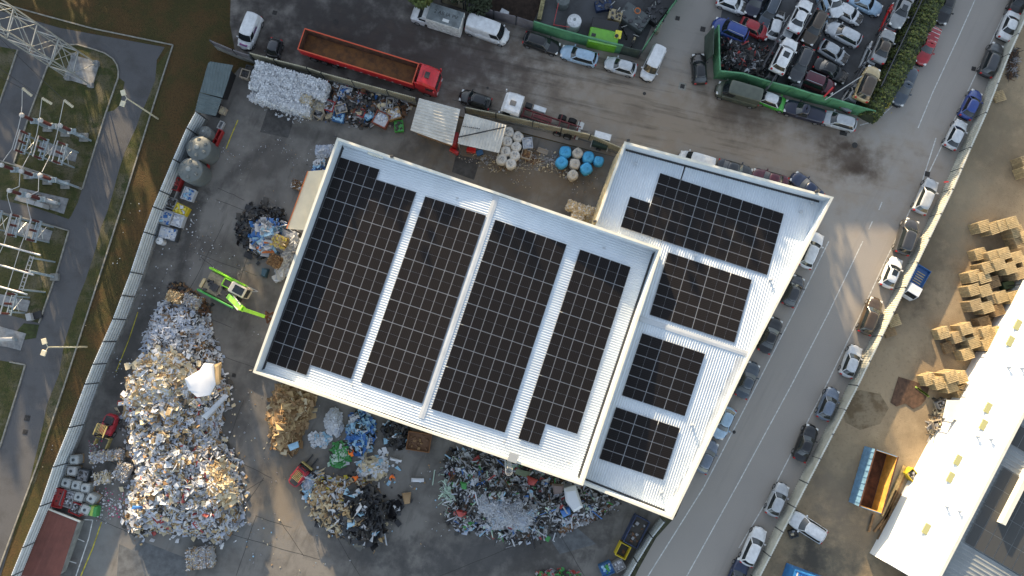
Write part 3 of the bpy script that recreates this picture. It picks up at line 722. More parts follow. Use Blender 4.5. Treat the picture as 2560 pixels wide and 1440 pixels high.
def make_car(ty, pm, wreck=None, roofm=None, rails=False, sunroof=False):
    L, W, H, wx, rfx, rrx, gx, belt, rw, hz, tz = TYPES[ty]
    w = W/2; F_ = L/2
    root = empty('car')
    b = MB().use(pm)
    # lower body, sections along x
    st = [(-F_, .78, .45, tz-.28), (-F_+.06, .90, .32, tz-.08), (-F_+.30, .97, .24, tz), (gx, 1.0, .2, belt), (0, 1.0, .2, belt), (wx, 1.0, .2, belt), (wx+.12, .99, .2, hz+.06),
          (F_-.75, .97, .2, hz), (F_-.32, .92, .24, hz-.06), (F_-.08, .82, .32, hz-.20), (F_, .62, .42, hz-.36)]
    st = sorted(st, key=lambda s: s[0]); secs = []
    if ty == 'pickup': pass
    ss = []
    for u, v in zip(st, st[1:]):
        ss.append(u)
        if v[0]-u[0] > .45: ss.append(tuple((m+n_)/2 for m, n_ in zip(u, v)))
    ss.append(st[-1])
    def bow(x, y, ww):
        f = max(0, (x-(F_-1.1))/1.1); g = max(0, (-(F_-.7)-x)/.7); q = (abs(y)/ww)**2.2
        return x-.26*q*f+.16*q*g
    for x, k, zb, zt in ss:
        ww = w*k; zm = zb+(zt-zb)*.5; crown = .035 if gx < x < wx else .05
        half = [(.90, zb), (1.0, zb+.10), (1.01, zm), (.985, zt-.13), (.93, zt-.045), (.84, zt), (.55, zt+crown*.7), (.2, zt+crown)]
        ring = [(bow(x, ww*f, ww), -ww*f, z) for f, z in half] + [(bow(x, ww*f, ww), ww*f, z) for f, z in reversed(half)]
        secs.append(ring)
    loft(b, secs)
    body = b.build('body', root, smooth=True, sa=50)
    # cabin: rings swept from belt to roof; the panes are patches of the same surface set 8 mm proud
    wb = w*.93; z0 = belt-.03
    NF, NS, NR = 9, 9, 7
    boxy = ty in ('van', 'bigvan')
    def cring(t, inset_=0.0, zz=None, push=0.0):
        ft = t**.92; xf = wx+(rfx-wx)*ft; xr_ = gx+(rrx-gx)*t; hw = wb+(rw-wb)*(t**1.35); z = z0+(H-.09-z0)*t if zz is None else zz
        bf = .16*(1-.4*t); br = .09; c = .10 if not boxy else .06
        xf -= inset_*1.1; xr_ += inset_*1.1; hw -= inset_
        pts = []
        for i in range(NF): y = -1+2*i/(NF-1); pts.append((xf-bf*y*y+push, y*(hw-c)))
        for i in range(NS): u = i/(NS-1); pts.append((xf-bf-c+(xr_+br+c-(xf-bf-c))*u, hw+push-(.03 if i in (0, NS-1) else 0)-.02*(2*u-1)**2))
        for i in range(NR): y = 1-2*i/(NR-1); pts.append((xr_+br*y*y-push, y*(hw-c)))
        for i in range(NS): u = 1-i/(NS-1); pts.append((xf-bf-c+(xr_+br+c-(xf-bf-c))*u, -(hw+push-(.03 if i in (0, NS-1) else 0)-.02*(2*u-1)**2)))
        return [(x, y, z) for x, y in pts]
    bm = MB().use(pm)
    secs = [cring(t) for t in (0, .25, .5, .75, 1.0)]+[cring(1, .05, H-.035), cring(1, .14, H-.008), cring(1, .34, H+.012)]
    loft(bm, secs); cab = bm.build('cabin', root, smooth=True, sa=50)
    if roofm: cab.data.materials[0] = roofm
    def patch_glass(name, idx, t0, t1, m=CarGlass):
        ts = [t0+(t1-t0)*k/4 for k in range(5)]; vs = []; fs = []; n = len(idx)
        for lay in (.012, -.01):
            for t in ts:
                rg = cring(t, 0, None, lay); vs += [rg[i] for i in idx]
        K = 5*n
        for k in range(4):
            for i in range(n-1):
                a_ = k*n+i; fs.append((a_, a_+1, a_+n+1, a_+n)); fs.append((K+a_, K+a_+n, K+a_+n+1, K+a_+1))
        for i in range(n-1): fs.append((i, K+i, K+i+1, i+1)); q = 4*n; fs.append((q+i, q+i+1, K+q+i+1, K+q+i))
        for k in range(4): fs.append((k*n, (k+1)*n, K+(k+1)*n, K+k*n)); e = n-1; fs.append((k*n+e, K+k*n+e, K+(k+1)*n+e, (k+1)*n+e))
        bb = MB().use(m); bb.add(vs, fs); return bb.build(name, root, smooth=True, sa=40)
    patch_glass('windscreen', list(range(0, NF)), .10, .97)
    o1, o2, o3 = NF, NF+NS, NF+NS+NR
    if ty != 'bigvan' and not (ty == 'van' and rails is None): patch_glass('rear_window', list(range(o2, o3)), .22, .93)
    for s in (-1, 1):
        base_ = o1 if s > 0 else o3
        def si(lo, hi): return [base_+i for i in range(lo, hi+1)] if s > 0 else [base_+(NS-1-i) for i in range(hi, lo-1, -1)]
        if ty == 'bigvan' or (ty == 'van' and rails is None): patch_glass('side_window', si(0, 2), .15, .85)
        else: patch_glass('side_window', si(0, 4), .14, .90); patch_glass('side_window', si(4, NS-1 if ty != 'pickup' else NS-1), .14, .90)
        if not (wreck and wreck > 1):
            bb = MB().use(pm if s else Trim); bb.bbox((0, 0, 0), (.16, .22, .13), .03); bb.build('mirror', root, loc=(wx-.35, s*(w+.06), belt+.04))
        hl = MB().use(HeadL); hl.bbox((0, 0, 0), (.30, .34, .12), .04); hl.build('headlight', root, loc=(F_-.30, s*w*.64, hz-.16))
        tl = MB().use(TailL); tl.bbox((0, 0, 0), (.16, .24, .22), .03); tl.build('taillight', root, loc=(-F_+.14, s*w*.74, tz-.14))
        for xx in (F_-.82, -F_+.78):
            if wreck and random.random() < .5: continue
            wheel_obj(root, xx, s*(w-.10))
    b = MB().use(Under); b.box((0, 0, .2), (L*.9, W*.78, .12)); b.build('underbody', root)
    b = MB().use(Trim); b.box((F_-.03, 0, .42), (.08, W*.4, .14)); b.build('grille', root)
    if rails:
        for s in (-1, 1):
            MB().use(Alu).bar((rrx+.2, s*rw*.9, H+.03), (rfx-.2, s*rw*.9, H+.03), .04).build('roof_rail', root)
    if sunroof:
        MB().use(CarGlass).bbox(((rfx+rrx)/2+.35, 0, H+.012), (.75, rw*1.15, .03), .03).build('sunroof', root)
    if wreck:
        b = MB().use(Engine); b.box((F_-.55, 0, hz-.01), (.75, W*.66, .12))
        for k in range(8): b.bbox((F_-.8+random.random()*.5, random.uniform(-.5, .5), hz+.06), (.18, .2, .12), .03, random.random())
        b.build('engine', root)
    return root
def dims(ty): return TYPES[ty][0]
def car(ty, col, px, py, hx, hy, label, group, z=0.0, wreck=None, pitch=0, roll=0, **kw):
    """px,py: where the car's middle is seen; (hx,hy): pixel vector toward its front"""
    key = (ty, col, wreck, tuple(sorted((k, str(v)) for k, v in kw.items())))
    p = P(px, py, z+TYPES[ty][2]*.55); yaw = atan2(-hy, hx)
    if key not in CARSRC:
        r = make_car(ty, PT[col] if isinstance(col, str) else col, wreck, **kw); CARSRC[key] = r
        r.location = (p.x, p.y, z); r.rotation_euler = (roll, pitch, yaw)
        tag(r, label, {'van': 'van', 'bigvan': 'van', 'pickup': 'pickup truck'}.get(ty, 'car'), group)
        r.name = {'van': 'parked_van', 'bigvan': 'parked_van', 'pickup': 'pickup_truck'}.get(ty, 'scrap_car' if 'scrap' in group else 'parked_car')
        TREE.pop(r.name, None)
        return r
    r = copy_tree(CARSRC[key], (p.x, p.y, z), yaw, label, group); r.rotation_euler = (roll, pitch, yaw)
    r['category'] = CARSRC[key]['category']
    return r
K1 = 'vehicles parked along the upper street'; K2 = 'cars parked beside the right hand wall'; K3 = 'cars parked along the annex side of the road'; K4 = 'scrap cars in the breaker yard'; K5 = 'cars parked by the hedge'; K6 = 'cars parked behind the annex'; K7 = 'vehicles in the dirt yard'
W_ = None
v1 = car('van', 'white', 622, 77, -.33, .94, 'white van with purple posters on bonnet, nose toward the white bales', K1, rails=None)
car('small', 'dgrey', 684, 122, -.25, .97, 'tiny dark grey two seat car beside the white van with posters', K1)
v2 = car('bigvan', 'white', 1219, 73, .94, .33, 'large white panel van parked behind the box-bodied pickup', K1)
car('wagon', 'black', 1355, 107, .95, .32, 'black car in deep shade under the start of the green fence', K1)
car('wagon', 'iceblue', 1448, 137, -.96, -.27, 'ice blue estate car parked against the green fence', K1)
car('hatch', 'ltsilver', 1552, 164, -.95, -.28, 'light silver hatchback between the ice blue estate and a white van', K1)
car('van', 'white', 1633, 157, -.42, .91, 'white van parked alone at the corner of the green fence', K1, rails=None)
car('hatch', 'black', 1749, 171, -.05, -1, 'black hatchback with yellow rear plate, parked alone at the car yard gate', K1)
car('bigvan', 'olive', 1848, 231, -.95, -.28, 'long olive green van against the breaker yard fence', K1)
car('hatch', 'green', 1935, 252, .93, .36, 'bright green car with white roof', K1, roofm=PT['white'])
car('pickup', 'dblue', 2012, 277, -.95, -.28, 'black pickup between the green car and a silver people carrier', K1)
car('wagon', 'silver', 2096, 300, -.96, -.27, 'silver estate car at the end of the green fence', K1)
car('hatch', 'black', 1188, 248, -.94, -.32, 'black hatchback parked between the red lorry and the white truck cab', K1)
# hedge side
car('wagon', 'black', 2366, 15, -.35, .93, 'black car at the top end of the hedge', K5)
rp = car('pickup', 'red', 2320, 113, -.42, .90, 'red pickup with white bars over its bed beside the hedge', K5)
car('pickup', 'slate', 2263, 215, -.42, .90, 'dark slate pickup at the lower end of the hedge', K5)
# right wall, top to bottom
for args in (('sedan', 'black', 2553, -8, .42, -.90, 'black car cut by the top right corner of the photo', {}),
             ('sedan', 'white', 2527, 59, .42, -.90, 'white saloon, topmost white car along the right wall', {}),
             ('wagon', 'dgrey', 2482, 148, .42, -.90, 'dark grey estate car just below the topmost white saloon', {}),
             ('hatch', 'blue', 2430, 260, .48, -.88, 'deep blue hatchback against the right wall', {}),
             ('hatch', 'ltsilver', 2392, 335, .48, -.88, 'light silver hatchback directly below the deep blue one', {}),
             ('wagon', 'silver', 2317, 490, .44, -.90, 'silver estate car just below the square manhole at the road edge', {}),
             ('suv', 'dgrey', 2270, 591, .36, -.93, 'dark SUV between the silver estate and the white coupe', {}),
             ('hatch', 'white', 2231, 681, .42, -.91, 'white coupe with black glass roof beside the wall', dict(sunroof=True)),
             ('wagon', 'brown', 2178, 790, .40, -.92, 'dark brown car catching gold light beside the wall', {}),
             ('hatch', 'ltsilver', 2130, 903, .40, -.92, 'light silver hatchback below the dark brown car', {}),
             ('hatch', 'bluegrey', 2072, 1010, .42, -.91, 'blue grey hatchback opposite the lower half of the annex', {}),
             ('sedan', 'black', 2016, 1108, .42, -.91, 'black saloon just below the blue grey hatchback', {}),
             ('hatch', 'silver', 1945, 1250, .44, -.90, 'silver hatchback with green sign in its rear window', {}),
             ('wagon', 'white', 1885, 1367, .44, -.90, 'white estate car near the bottom of the right wall', {}),
             ('sedan', 'navy', 1842, 1445, .44, -.90, 'navy car cut by the bottom edge beside the wall', {})):
    car(*args[:7], K2, **args[7])
# annex side
for args in (('wagon', 'white', 2030, 625, .42, -.90, 'white car under the annex eave, nearest the annex top corner', {}),
             ('hatch', 'dgrey', 1985, 727, .42, -.91, 'dark grey car just below the white one by the annex', {}),
             ('sedan', 'black', 1927, 838, .42, -.91, 'black car half hidden by the annex wall near its ridge', {}),
             ('sedan', 'slate', 1870, 950, .42, -.91, 'slate blue car half hidden by the annex wall', {}),
             ('hatch', 'iceblue', 1810, 1058, -.44, .90, 'pale car mostly hidden behind the annex edge', {}),
             ('hatch', 'bluegrey', 1768, 1142, .44, -.90, 'blue grey car, lowest of those hidden by the annex', {})):
    car(*args[:7], K3, **args[7])
# behind the annex, top side
car('van', 'white', 1742, 402, -.95, -.28, 'white van whose side shows over the top parapet of the annex', K6, rails=None)
car('sedan', 'dgrey', 1838, 424, .95, .28, 'dark grey car half hidden behind the top parapet of the annex', K6)
car('sedan', 'maroon', 1925, 447, -.95, -.28, 'dark red car half hidden behind the top parapet of the annex', K6)
car('sedan', 'navy', 2018, 467, -.74, -.67, 'dark blue car parked askew at the annex corner', K6)
# dirt yard
car('suv', 'white', 2020, 1318, -.84, -.54, 'white long SUV with green sides and roof rails in the dirt yard', K7, rails=True)
# scrap cars
for a in (('suv', 'blue', 1827, 73, -.90, -.40, 'blue SUV without bonnet on the scooter heap', 0.0, None, dict(rails=True)),
          ('hatch', 'red', 1888, 71, .90, .42, 'dark red hatchback beside the blue SUV', 0, None, {}),
          ('hatch', 'white', 1832, 8, .9, .35, 'white scrap hatchback at the top of the breaker yard beside the street', 0, 1, {}),
          ('suv', 'dblue', 1892, -2, -.4, .9, 'black scrap SUV at the top edge of the photo', 0, None, dict(rails=True)),
          ('wagon', 'slate', 1925, 30, -.42, .91, 'dark blue estate with roof rails beside the big white stacked car', 0, None, dict(rails=True)),
          ('sedan', 'white', 2002, 38, .45, -.89, 'big white car stacked on another at the top', 1.75, None, {}),
          ('hatch', 'silver', 1972, 75, .45, -.89, 'silver car squashed beneath the big white stacked car', .15, 1, {}),
          ('wagon', 'brown', 2038, 68, -.46, .88, 'brown-black car with golden boot lid', 1.2, None, {}),
          ('hatch', 'maroon', 2018, 95, -.46, .88, 'maroon wreck under the brown-black car', 0, 1, {}),
          ('suv', 'white', 1962, 138, .45, -.89, 'white van-like car with two roof hatches and a tyre on it', 1.75, None, dict(sunroof=True)),
          ('hatch', 'black', 1935, 178, .45, -.89, 'black wreck beneath the white car with two roof hatches', .1, 1, {}),
          ('wagon', 'dgrey', 2004, 160, -.42, .91, 'black car with golden rear, pointing at the green fence', 1.2, None, {}),
          ('hatch', 'white', 2122, 32, .86, .50, 'white gutted hatchback with missing nose', 0, 1, {}),
          ('wagon', 'ltsilver', 2110, 83, -.86, -.46, 'light silver estate in the middle row of the breaker yard', 0, None, {}),
          ('hatch', 'silver', 2086, 130, .82, .52, 'silver scrap hatchback with black open doors', 0, 1, {}),
          ('sedan', 'black', 2078, 176, .86, .46, 'black scrap saloon above the maroon SUV', 0, 1, {}),
          ('suv', 'maroon', 2045, 206, .90, .36, 'maroon scrap SUV with white roof rails', 0, None, dict(rails=True)),
          ('sedan', 'iceblue', 2165, 8, .86, .40, 'blue grey scrap car cut by the top edge', 0, None, {}),
          ('hatch', 'white', 2085, 3, .3, .95, 'white scrap car cut by the top edge near the yard centre', 0.6, None, {}),
          ('hatch', 'iceblue', 2070, 20, .3, .95, 'pale wreck beneath the white car cut by the top edge', 0, 1, {}),
          ('sedan', 'wreck', 2255, 26, -.42, .91, 'beige grey car stacked on a red one by the hedge', 1.6, None, dict(sunroof=True)),
          ('sedan', 'brightred', 2232, 48, .42, -.91, 'bright red wreck below the beige grey car by the hedge', 0.1, 1, {}),
          ('sedan', 'wreck', 2211, 114, .42, -.91, 'beige grey car with dark roof stacked in the middle of the hedge row', 1.6, None, dict(roofm=PT['brown'])),
          ('hatch', 'silver', 2180, 140, .42, -.91, 'crushed silver wreck under the dark roofed beige car', 0.1, 1, {}),
          ('suv', 'tan', 2171, 208, .42, -.91, 'tan SUV shell with dark roof at the lower end of the hedge row', 1.7, None, dict(roofm=PT['brown'])),
          ('sedan', 'wreck', 2134, 238, .55, -.83, 'crumpled grey wreck beneath the tan SUV shell', 0.1, 1, {}),
          ('hatch', 'dgrey', 1995, 195, .35, -.93, 'dark wreck squeezed below the black car with golden rear', 0, 1, {}),
          ('hatch', 'white', 1940, 60, .3, -.95, 'white rear quarter of a wreck left of the big white stacked car', 0, 2, {})):
    car(*a[:6], a[6], K4, z=a[7], wreck=a[8], **a[9])
# poles, tyre, straps in breaker yard
def pole_thing(name, a, b_, w, m, label, cat, group=None):
    o0 = P(*a); o = MB().use(m).bar(Vector((0, 0, a[2])), Vector(P(*b_))-Vector((o0.x, o0.y, 0)), w).build(name, loc=(o0.x, o0.y, 0)); tag(o, label, cat, group); return o
Steel = mat('galvanised', (.5, .5, .47), .4)
Rack = mat('rack_steel', (.05, .05, .055), .6)
def rack(pts, h, label):
    """long pallet-racking style frame holding stacked cars"""
    p0, p1 = P(*pts[0]), P(*pts[1]); L = (p1-p0).length; yaw = atan2(p1.y-p0.y, p1.x-p0.x)
    r = empty('car_rack', (p0.x, p0.y, 0), yaw, label, 'rack', 'steel racks in the breaker yard')
    n = max(2, int(L/2.6)); 
    for i in range(n+1): MB().use(Rack).box((0, 0, h/2), (.1, .1, h)).build('post', r, loc=(i*L/n, 0, 0))
    for z in (1.15, h): MB().use(Rack).bar((0, 0, z), (L, 0, z), .12, .1).build('beam', r)
    return r
rack(((2045, 0), (1900, 240)), 2.4, 'dark steel rack rail running between the stacked white cars and the brown-black ones')
rack(((1990, 5), (1890, 185)), 2.2, 'dark steel rack rail left of the stacked white cars')
rack(((2285, 5), (2178, 232)), 2.2, 'steel rack rail between the hedge row of stacked cars and the hedge')
rack(((2215, 40), (2110, 230)), 2.2, 'steel rack rail left of the hedge row of stacked cars')

# ------------------------------------------------ extras on particular vehicles
Purple = mat('poster_purple', (.10, .03, .12), .5); Pink = mat('poster_pink', (.45, .08, .25), .5)
b = MB().use(Purple); b.box((1.72, 0, .99), (.42, .95, .012)); b.build('bonnet_poster', v1)
text_obj('poster_letters', 'RAVA', .36, (1.72, 0, 1.000), pi/2, Pink, parent=v1)
MB().use(Purple).box((-.2, .86, 1.36), (.9, .012, .38), mtx=Euler((-.13, 0, 0)).to_matrix()).build('side_poster', v1)
b = MB().use(White)
for k in range(4): b.bar((-2.2+k*.5, -.8, 1.06), (-2.2+k*.5, .8, 1.06), .07, .05)
b.build('bed_bar', rp)

def box_pickup():
    p = P(1092, 47, 1.2); yaw = atan2(.30, -.95)
    r = empty('box_body_truck', (p.x, p.y, 0), yaw, 'white flatbed van with large grey topped box body and black scrawled writing, under the tree', 'van')
    W = PT['white']; b = MB().use(W)
    loft(b, [[(x, -w, z0), (x, -w, z1), (x, -w*.85, z1+.06), (x, w*.85, z1+.06), (x, w, z1), (x, w, z0)] for x, w, z0, z1 in ((1.3, .95, .35, 1.35), (2.2, .95, .3, 1.25), (2.9, .88, .3, 1.0), (3.1, .7, .4, .75))])
    b.build('bonnet', r, smooth=True, sa=35)
    b = MB().use(W); loft(b, [[(x, -w, .9), (x, -w*.86, z1), (x, w*.86, z1), (x, w, .9)] for x, w, z1 in ((.9, .93, 2.1), (1.5, .93, 2.1), (2.15, .9, 1.32))]); b.build('cab', r, smooth=True, sa=30)
    MB().use(CarGlass).add([(2.16, -.72, 1.36), (2.16, .72, 1.36), (1.54, .74, 2.09), (1.54, -.74, 2.09)], [(0, 1, 2, 3)]).build('windscreen', r)
    for s in (-1, 1): MB().use(CarGlass).box((1.5, s*.875, 1.6), (.8, .02, .4)).build('side_window', r)
    MB().use(White).bbox((-1.15, 0, 1.6), (4.1, 2.1, 2.2), .04).build('box_body', r)
    MB().use(mat('box_roof', (.16, .18, .185), .6, noise=.4, scale=1)).box((-1.15, 0, 2.715), (4.0, 2.0, .03)).build('box_roof', r)
    MB().use(PT['white']).bbox((1.1, 0, 2.3), (.7, 1.6, .4), .08).build('roof_spoiler', r)
    text_obj('roof_writing', '2 AB IA PV', .62, (-1.2, -.15, 2.735), pi, DarkM, parent=r)
    MB().use(HeadL).box((-1.4, .55, 2.745), (.75, .35, .03)).build('roof_hatch', r)
    MB().use(DarkM).box((-3.22, -.5, 1.6), (.04, .06, 2.0)).build('door_bar', r)
    for x in (2.2, -2.0):
        for s in (-1, 1): wheel_obj(r, x, s*.85, .36)
box_pickup()

Rust = mat('rust_bed', (.20, .085, .025), .85, noise=.5, scale=1.2, col2=(.09, .04, .018))
RustD = mat('rust_dark', (.09, .038, .02), .9, noise=.5, scale=1.5)
TR = paint('lorry_red', (.50, .012, .018)); TRE = mat('lorry_edge', (.55, .08, .03), .5)
def red_lorry():
    a, c = P(760, 108, 1.6), P(1098, 212, 1.6); yaw = atan2(c.y-a.y, c.x-a.x); L = (c-a).length
    r = empty('articulated_lorry', (a.x, a.y, 0), yaw, 'long red articulated lorry with empty rusty tipper trailer', 'lorry')
    TL = L-2.65; w = 1.27
    b = MB().use(TR)
    h0, h1 = 1.35, 2.75
    for s in (-1, 1): b.box((TL/2, s*(w-.03), (h0+h1)/2), (TL, .06, h1-h0))
    b.box((.03, 0, (h0+h1)/2), (.06, 2*w-.12, h1-h0)); b.box((TL-.03, 0, (h0+h1)/2+.15), (.06, 2*w-.12, h1-h0+.3))
    for k in range(22):
        for s in (-1, 1): b.box((.4+k*(TL-.8)/21, s*(w+.02), (h0+h1)/2), (.08, .05, h1-h0-.1))
    b.build('trailer_side', r)
    MB().use(Rust).box((TL/2, 0, h0+.03), (TL-.14, 2*w-.14, .06)).build('trailer_floor', r)
    b = MB().use(RustD)
    for s in (-1, 1): b.box((TL/2, s*(w-.072), (h0+h1)/2), (TL-.16, .02, h1-h0-.08))
    b.box((.075, 0, (h0+h1)/2), (.02, 2*w-.2, h1-h0-.08)); b.build('trailer_lining', r)
    b = MB().use(TRE)
    for s in (-1, 1): b.box((TL/2, s*w, h1+.03), (TL, .12, .06))
    b.box((TL-.03, 0, h1+.33), (.12, 2*w-.14, .06)); b.box((.03, 0, h1+.03), (.1, 2*w-.14, .06)); b.build('top_rail', r)
    b = MB().use(DarkM)
    for s in (-1, 1): b.box((TL/2, s*.45, 1.1), (TL-.4, .14, .35))
    b.box((TL*.45, 0, .8), (1.5, 2.0, .4)); b.build('chassis', r)
    for x in (1.3, 2.6, 3.9, TL-1.0):
        for s in (-1, 1): wheel_obj(r, x, s*1.05, .5, .35)
    b = MB().use(White)
    for k in range(9): b.box((TL*.33+k*.95, -w-.06, 1.62), (.22, .02, .1))
    b.build('side_marker', r)
    # cab
    x0 = TL+.45; b = MB().use(TR)
    loft(b, [[(x, -ww, z0), (x, -ww, z1-.25), (x, -ww*.82, z1), (x, ww*.82, z1), (x, ww, z1-.25), (x, ww, z0)] for x, ww, z0, z1 in
             ((x0, 1.22, 1.0, 3.55), (x0+.8, 1.22, .5, 3.6), (x0+1.7, 1.22, .5, 3.3), (x0+2.1, 1.18, .5, 3.0), (x0+2.2, 1.05, .6, 1.9))])
    b.build('cab', r, smooth=True, sa=30)
    MB().use(DarkM).bbox((x0+.95, 0, 3.62), (.55, .75, .06), .04).build('roof_hatch', r)
    MB().use(CarGlass).add([(x0+2.215, -.95, 1.95), (x0+2.215, .95, 1.95), (x0+2.13, .93, 2.85), (x0+2.13, -.93, 2.85)], [(0, 1, 2, 3)]).build('windscreen', r)
    for s in (-1, 1):
        MB().use(CarGlass).box((x0+1.45, s*1.225, 2.35), (.95, .02, .75)).build('side_window', r)
        MB().use(TR).bbox((x0+2.05, s*1.42, 2.5), (.18, .22, .75), .05).build('mirror', r)
        MB().use(TR).box((x0-.05, s*1.15, 2.4), (.5, .08, 2.0)).build('wind_deflector', r)
        wheel_obj(r, x0+1.0, s*1.08, .5, .32); MB().use(HeadL).box((x0+2.2, s*.85, .9), (.1, .35, .22)).build('headlight', r)
        MB().use(DarkM).tube((x0-1.6, s*.95, .75), (x0-.6, s*.95, .75), .3, n=12).build('fuel_tank', r)
    for z in (3.2, 3.45): MB().use(DarkM).box((x0+1.2 if z < 3.3 else x0+.45, 0, 3.6), (.03, .9, .03)).build('roof_seam', r)
red_lorry()

def chassis_truck():
    a, c = P(1258, 262, 1.2), P(1452, 326, 1.2); yaw = atan2(a.y-c.y, a.x-c.x); L = (c-a).length
    mid = (a+c)/2; r = empty('chassis_cab_truck', (mid.x, mid.y, 0), yaw, 'white cab truck with bare dark red chassis and no body', 'lorry')
    CR = mat('chassis_red', (.13, .018, .018), .6, noise=.4, scale=3); f = L/2
    cx = f-1.1; b = MB().use(PT['white'])
    loft(b, [[(x, -ww, z0), (x, -ww, z1-.3), (x, -ww*.84, z1), (x, ww*.84, z1), (x, ww, z1-.3), (x, ww, z0)] for x, ww, z0, z1 in
             ((cx-1.1, 1.22, 1.0, 3.0), (cx-.2, 1.22, .6, 3.15), (cx+.7, 1.2, .6, 3.0), (cx+1.05, 1.15, .6, 2.6), (cx+1.15, 1.1, .6, 1.8))])
    b.build('cab', r, smooth=True, sa=30)
    MB().use(mat('hatch_grey', (.12, .12, .12), .5)).bbox((cx-.1, .1, 3.17), (.7, .6, .06), .04).build('roof_hatch', r)
    MB().use(CarGlass).add([(cx+1.165, -.98, 1.85), (cx+1.165, .98, 1.85), (cx+1.07, .95, 2.5), (cx+1.07, -.95, 2.5)], [(0, 1, 2, 3)]).build('windscreen', r)
    for s in (-1, 1):
        MB().use(CarGlass).box((cx+.35, s*1.215, 2.25), (.9, .02, .7)).build('side_window', r)
        MB().use(PT['white']).bbox((cx+1.15, s*1.38, 2.3), (.15, .2, .6), .04).build('mirror', r)
        wheel_obj(r, cx-.1, s*1.05, .5, .32)
        for x in (-2.35, -3.6): wheel_obj(r, x+.1, s*.95, .5, .5)
    b = MB().use(CR); x1 = cx-1.2; x0 = -f+.1
    for s in (-1, 1): b.box(((x0+x1)/2, s*.42, .95), (x1-x0, .12, .28))
    for k in range(7): b.box((x0+.3+k*(x1-x0-.5)/6, 0, .95), (.14, .74, .22))
    for k in (0, 2, 4, 6): 
        for s in (-1, 1): b.box((x0+.3+k*(x1-x0-.5)/6, s*.82, 1.0), (.12, .7, .1))
    b.box(((x0+x1)/2+1, 0, 1.05), (2.2, .4, .12)); b.build('chassis_frame', r)
    MB().use(PT['white']).bbox((x1-1.9, -.92, 1.05), (1.5, .6, .45), .04).build('tool_box', r)
    MB().use(Trim).bbox((x1-.55, -.9, 1.0), (.8, .6, .5), .04).build('battery_box', r)
    b = MB().use(Steel); b.box((x1-1.9, 1.1, .75), (2.4, .08, .08)); b.box((x0+.05, 0, .85), (.3, 2.2, .12)); b.box((x0+.1, -.6, 1.0), (.7, .8, .1)); b.build('side_guard', r)
    b = MB().use(Trim)
    for k in range(5): b.tube((x1-1.0-k*.35, .55, 1.0), (x1-1.0-k*.35, .95, 1.0), .14, n=10)
    b.build('air_tank', r)
chassis_truck()

def small_flatbed():
    p = P(2289, 706, 1.0); yaw = yaw_px(2310, 672, 2270, 742); r = empty('flatbed_truck', (p.x, p.y, 0), yaw, 'small truck with white cab and blue slatted flatbed beside the right wall', 'pickup truck', K7)
    b = MB().use(PT['white']); loft(b, [[(x, -w, z0), (x, -w*.9, z1), (x, w*.9, z1), (x, w, z0)] for x, w, z0, z1 in ((.55, .82, .4, 1.75), (1.6, .82, .4, 1.8), (1.95, .8, .4, 1.2), (2.05, .75, .4, .8))]); b.build('cab', r, smooth=True, sa=30)
    MB().use(CarGlass).add([(1.66, -.62, 1.76), (1.66, .62, 1.76), (1.965, .64, 1.24), (1.965, -.64, 1.24)], [(0, 1, 2, 3)]).build('windscreen', r)
    BL = paint('bed_blue', (.03, .10, .26)); MB().use(BL).box((-.75, 0, .8), (2.4, 1.7, .08)).build('bed_floor', r)
    b = MB().use(BL)
    for s in (-1, 1): b.box((-.75, s*.85, 1.0), (2.4, .05, .35))
    for s in (-1, 1): b.box((-.75+s*1.2, 0, 1.05), (.06, 1.75, .4))
    b.build('bed_side', r)
    b = MB().use(PT['tan'])
    for k in range(5): b.box((-1.3+k*.3, .1, .9), (.1, 1.0, .08))
    b.build('bed_load', r)
    for x in (1.3, -1.3):
        for s in (-1, 1): wheel_obj(r, x, s*.7, .3)
small_flatbed()
def trailer_box():
    p = P(1502, 352, .6); yaw = yaw_px(1480, 340, 1524, 352)
    r = empty('covered_trailer', (p.x, p.y, 0), yaw, 'small trailer with white tilted cover and dark front behind the white cab truck', 'trailer')
    b = MB().use(PT['white']); b.add([(-.95, .75, 1.5), (.95, .75, 1.5), (.95, -.1, 1.75), (-.95, -.1, 1.75), (-.95, .75, 1.45), (.95, .75, 1.45), (.95, -.1, 1.7), (-.95, -.1, 1.7)], [(0, 3, 2, 1), (4, 5, 6, 7), (0, 1, 5, 4), (1, 2, 6, 5), (2, 3, 7, 6), (3, 0, 4, 7)]); b.build('cover', r)
    MB().use(mat('tarp_green', (.02, .045, .04), .7)).box((0, -.2, .85), (1.8, 1.3, 1.0)).build('box', r)
    b = MB().use(Steel)
    for s in (-1, 1): b.bar((s*1.0, .8, 1.5), (s*1.0, -1.1, .6), .06); b.bar((s*1.0, .75, 0), (s*1.0, .75, 1.5), .06)
    b.build('frame', r)
    for s in (-1, 1): wheel_obj(r, 0, s*.95, .28, .18)
trailer_box()
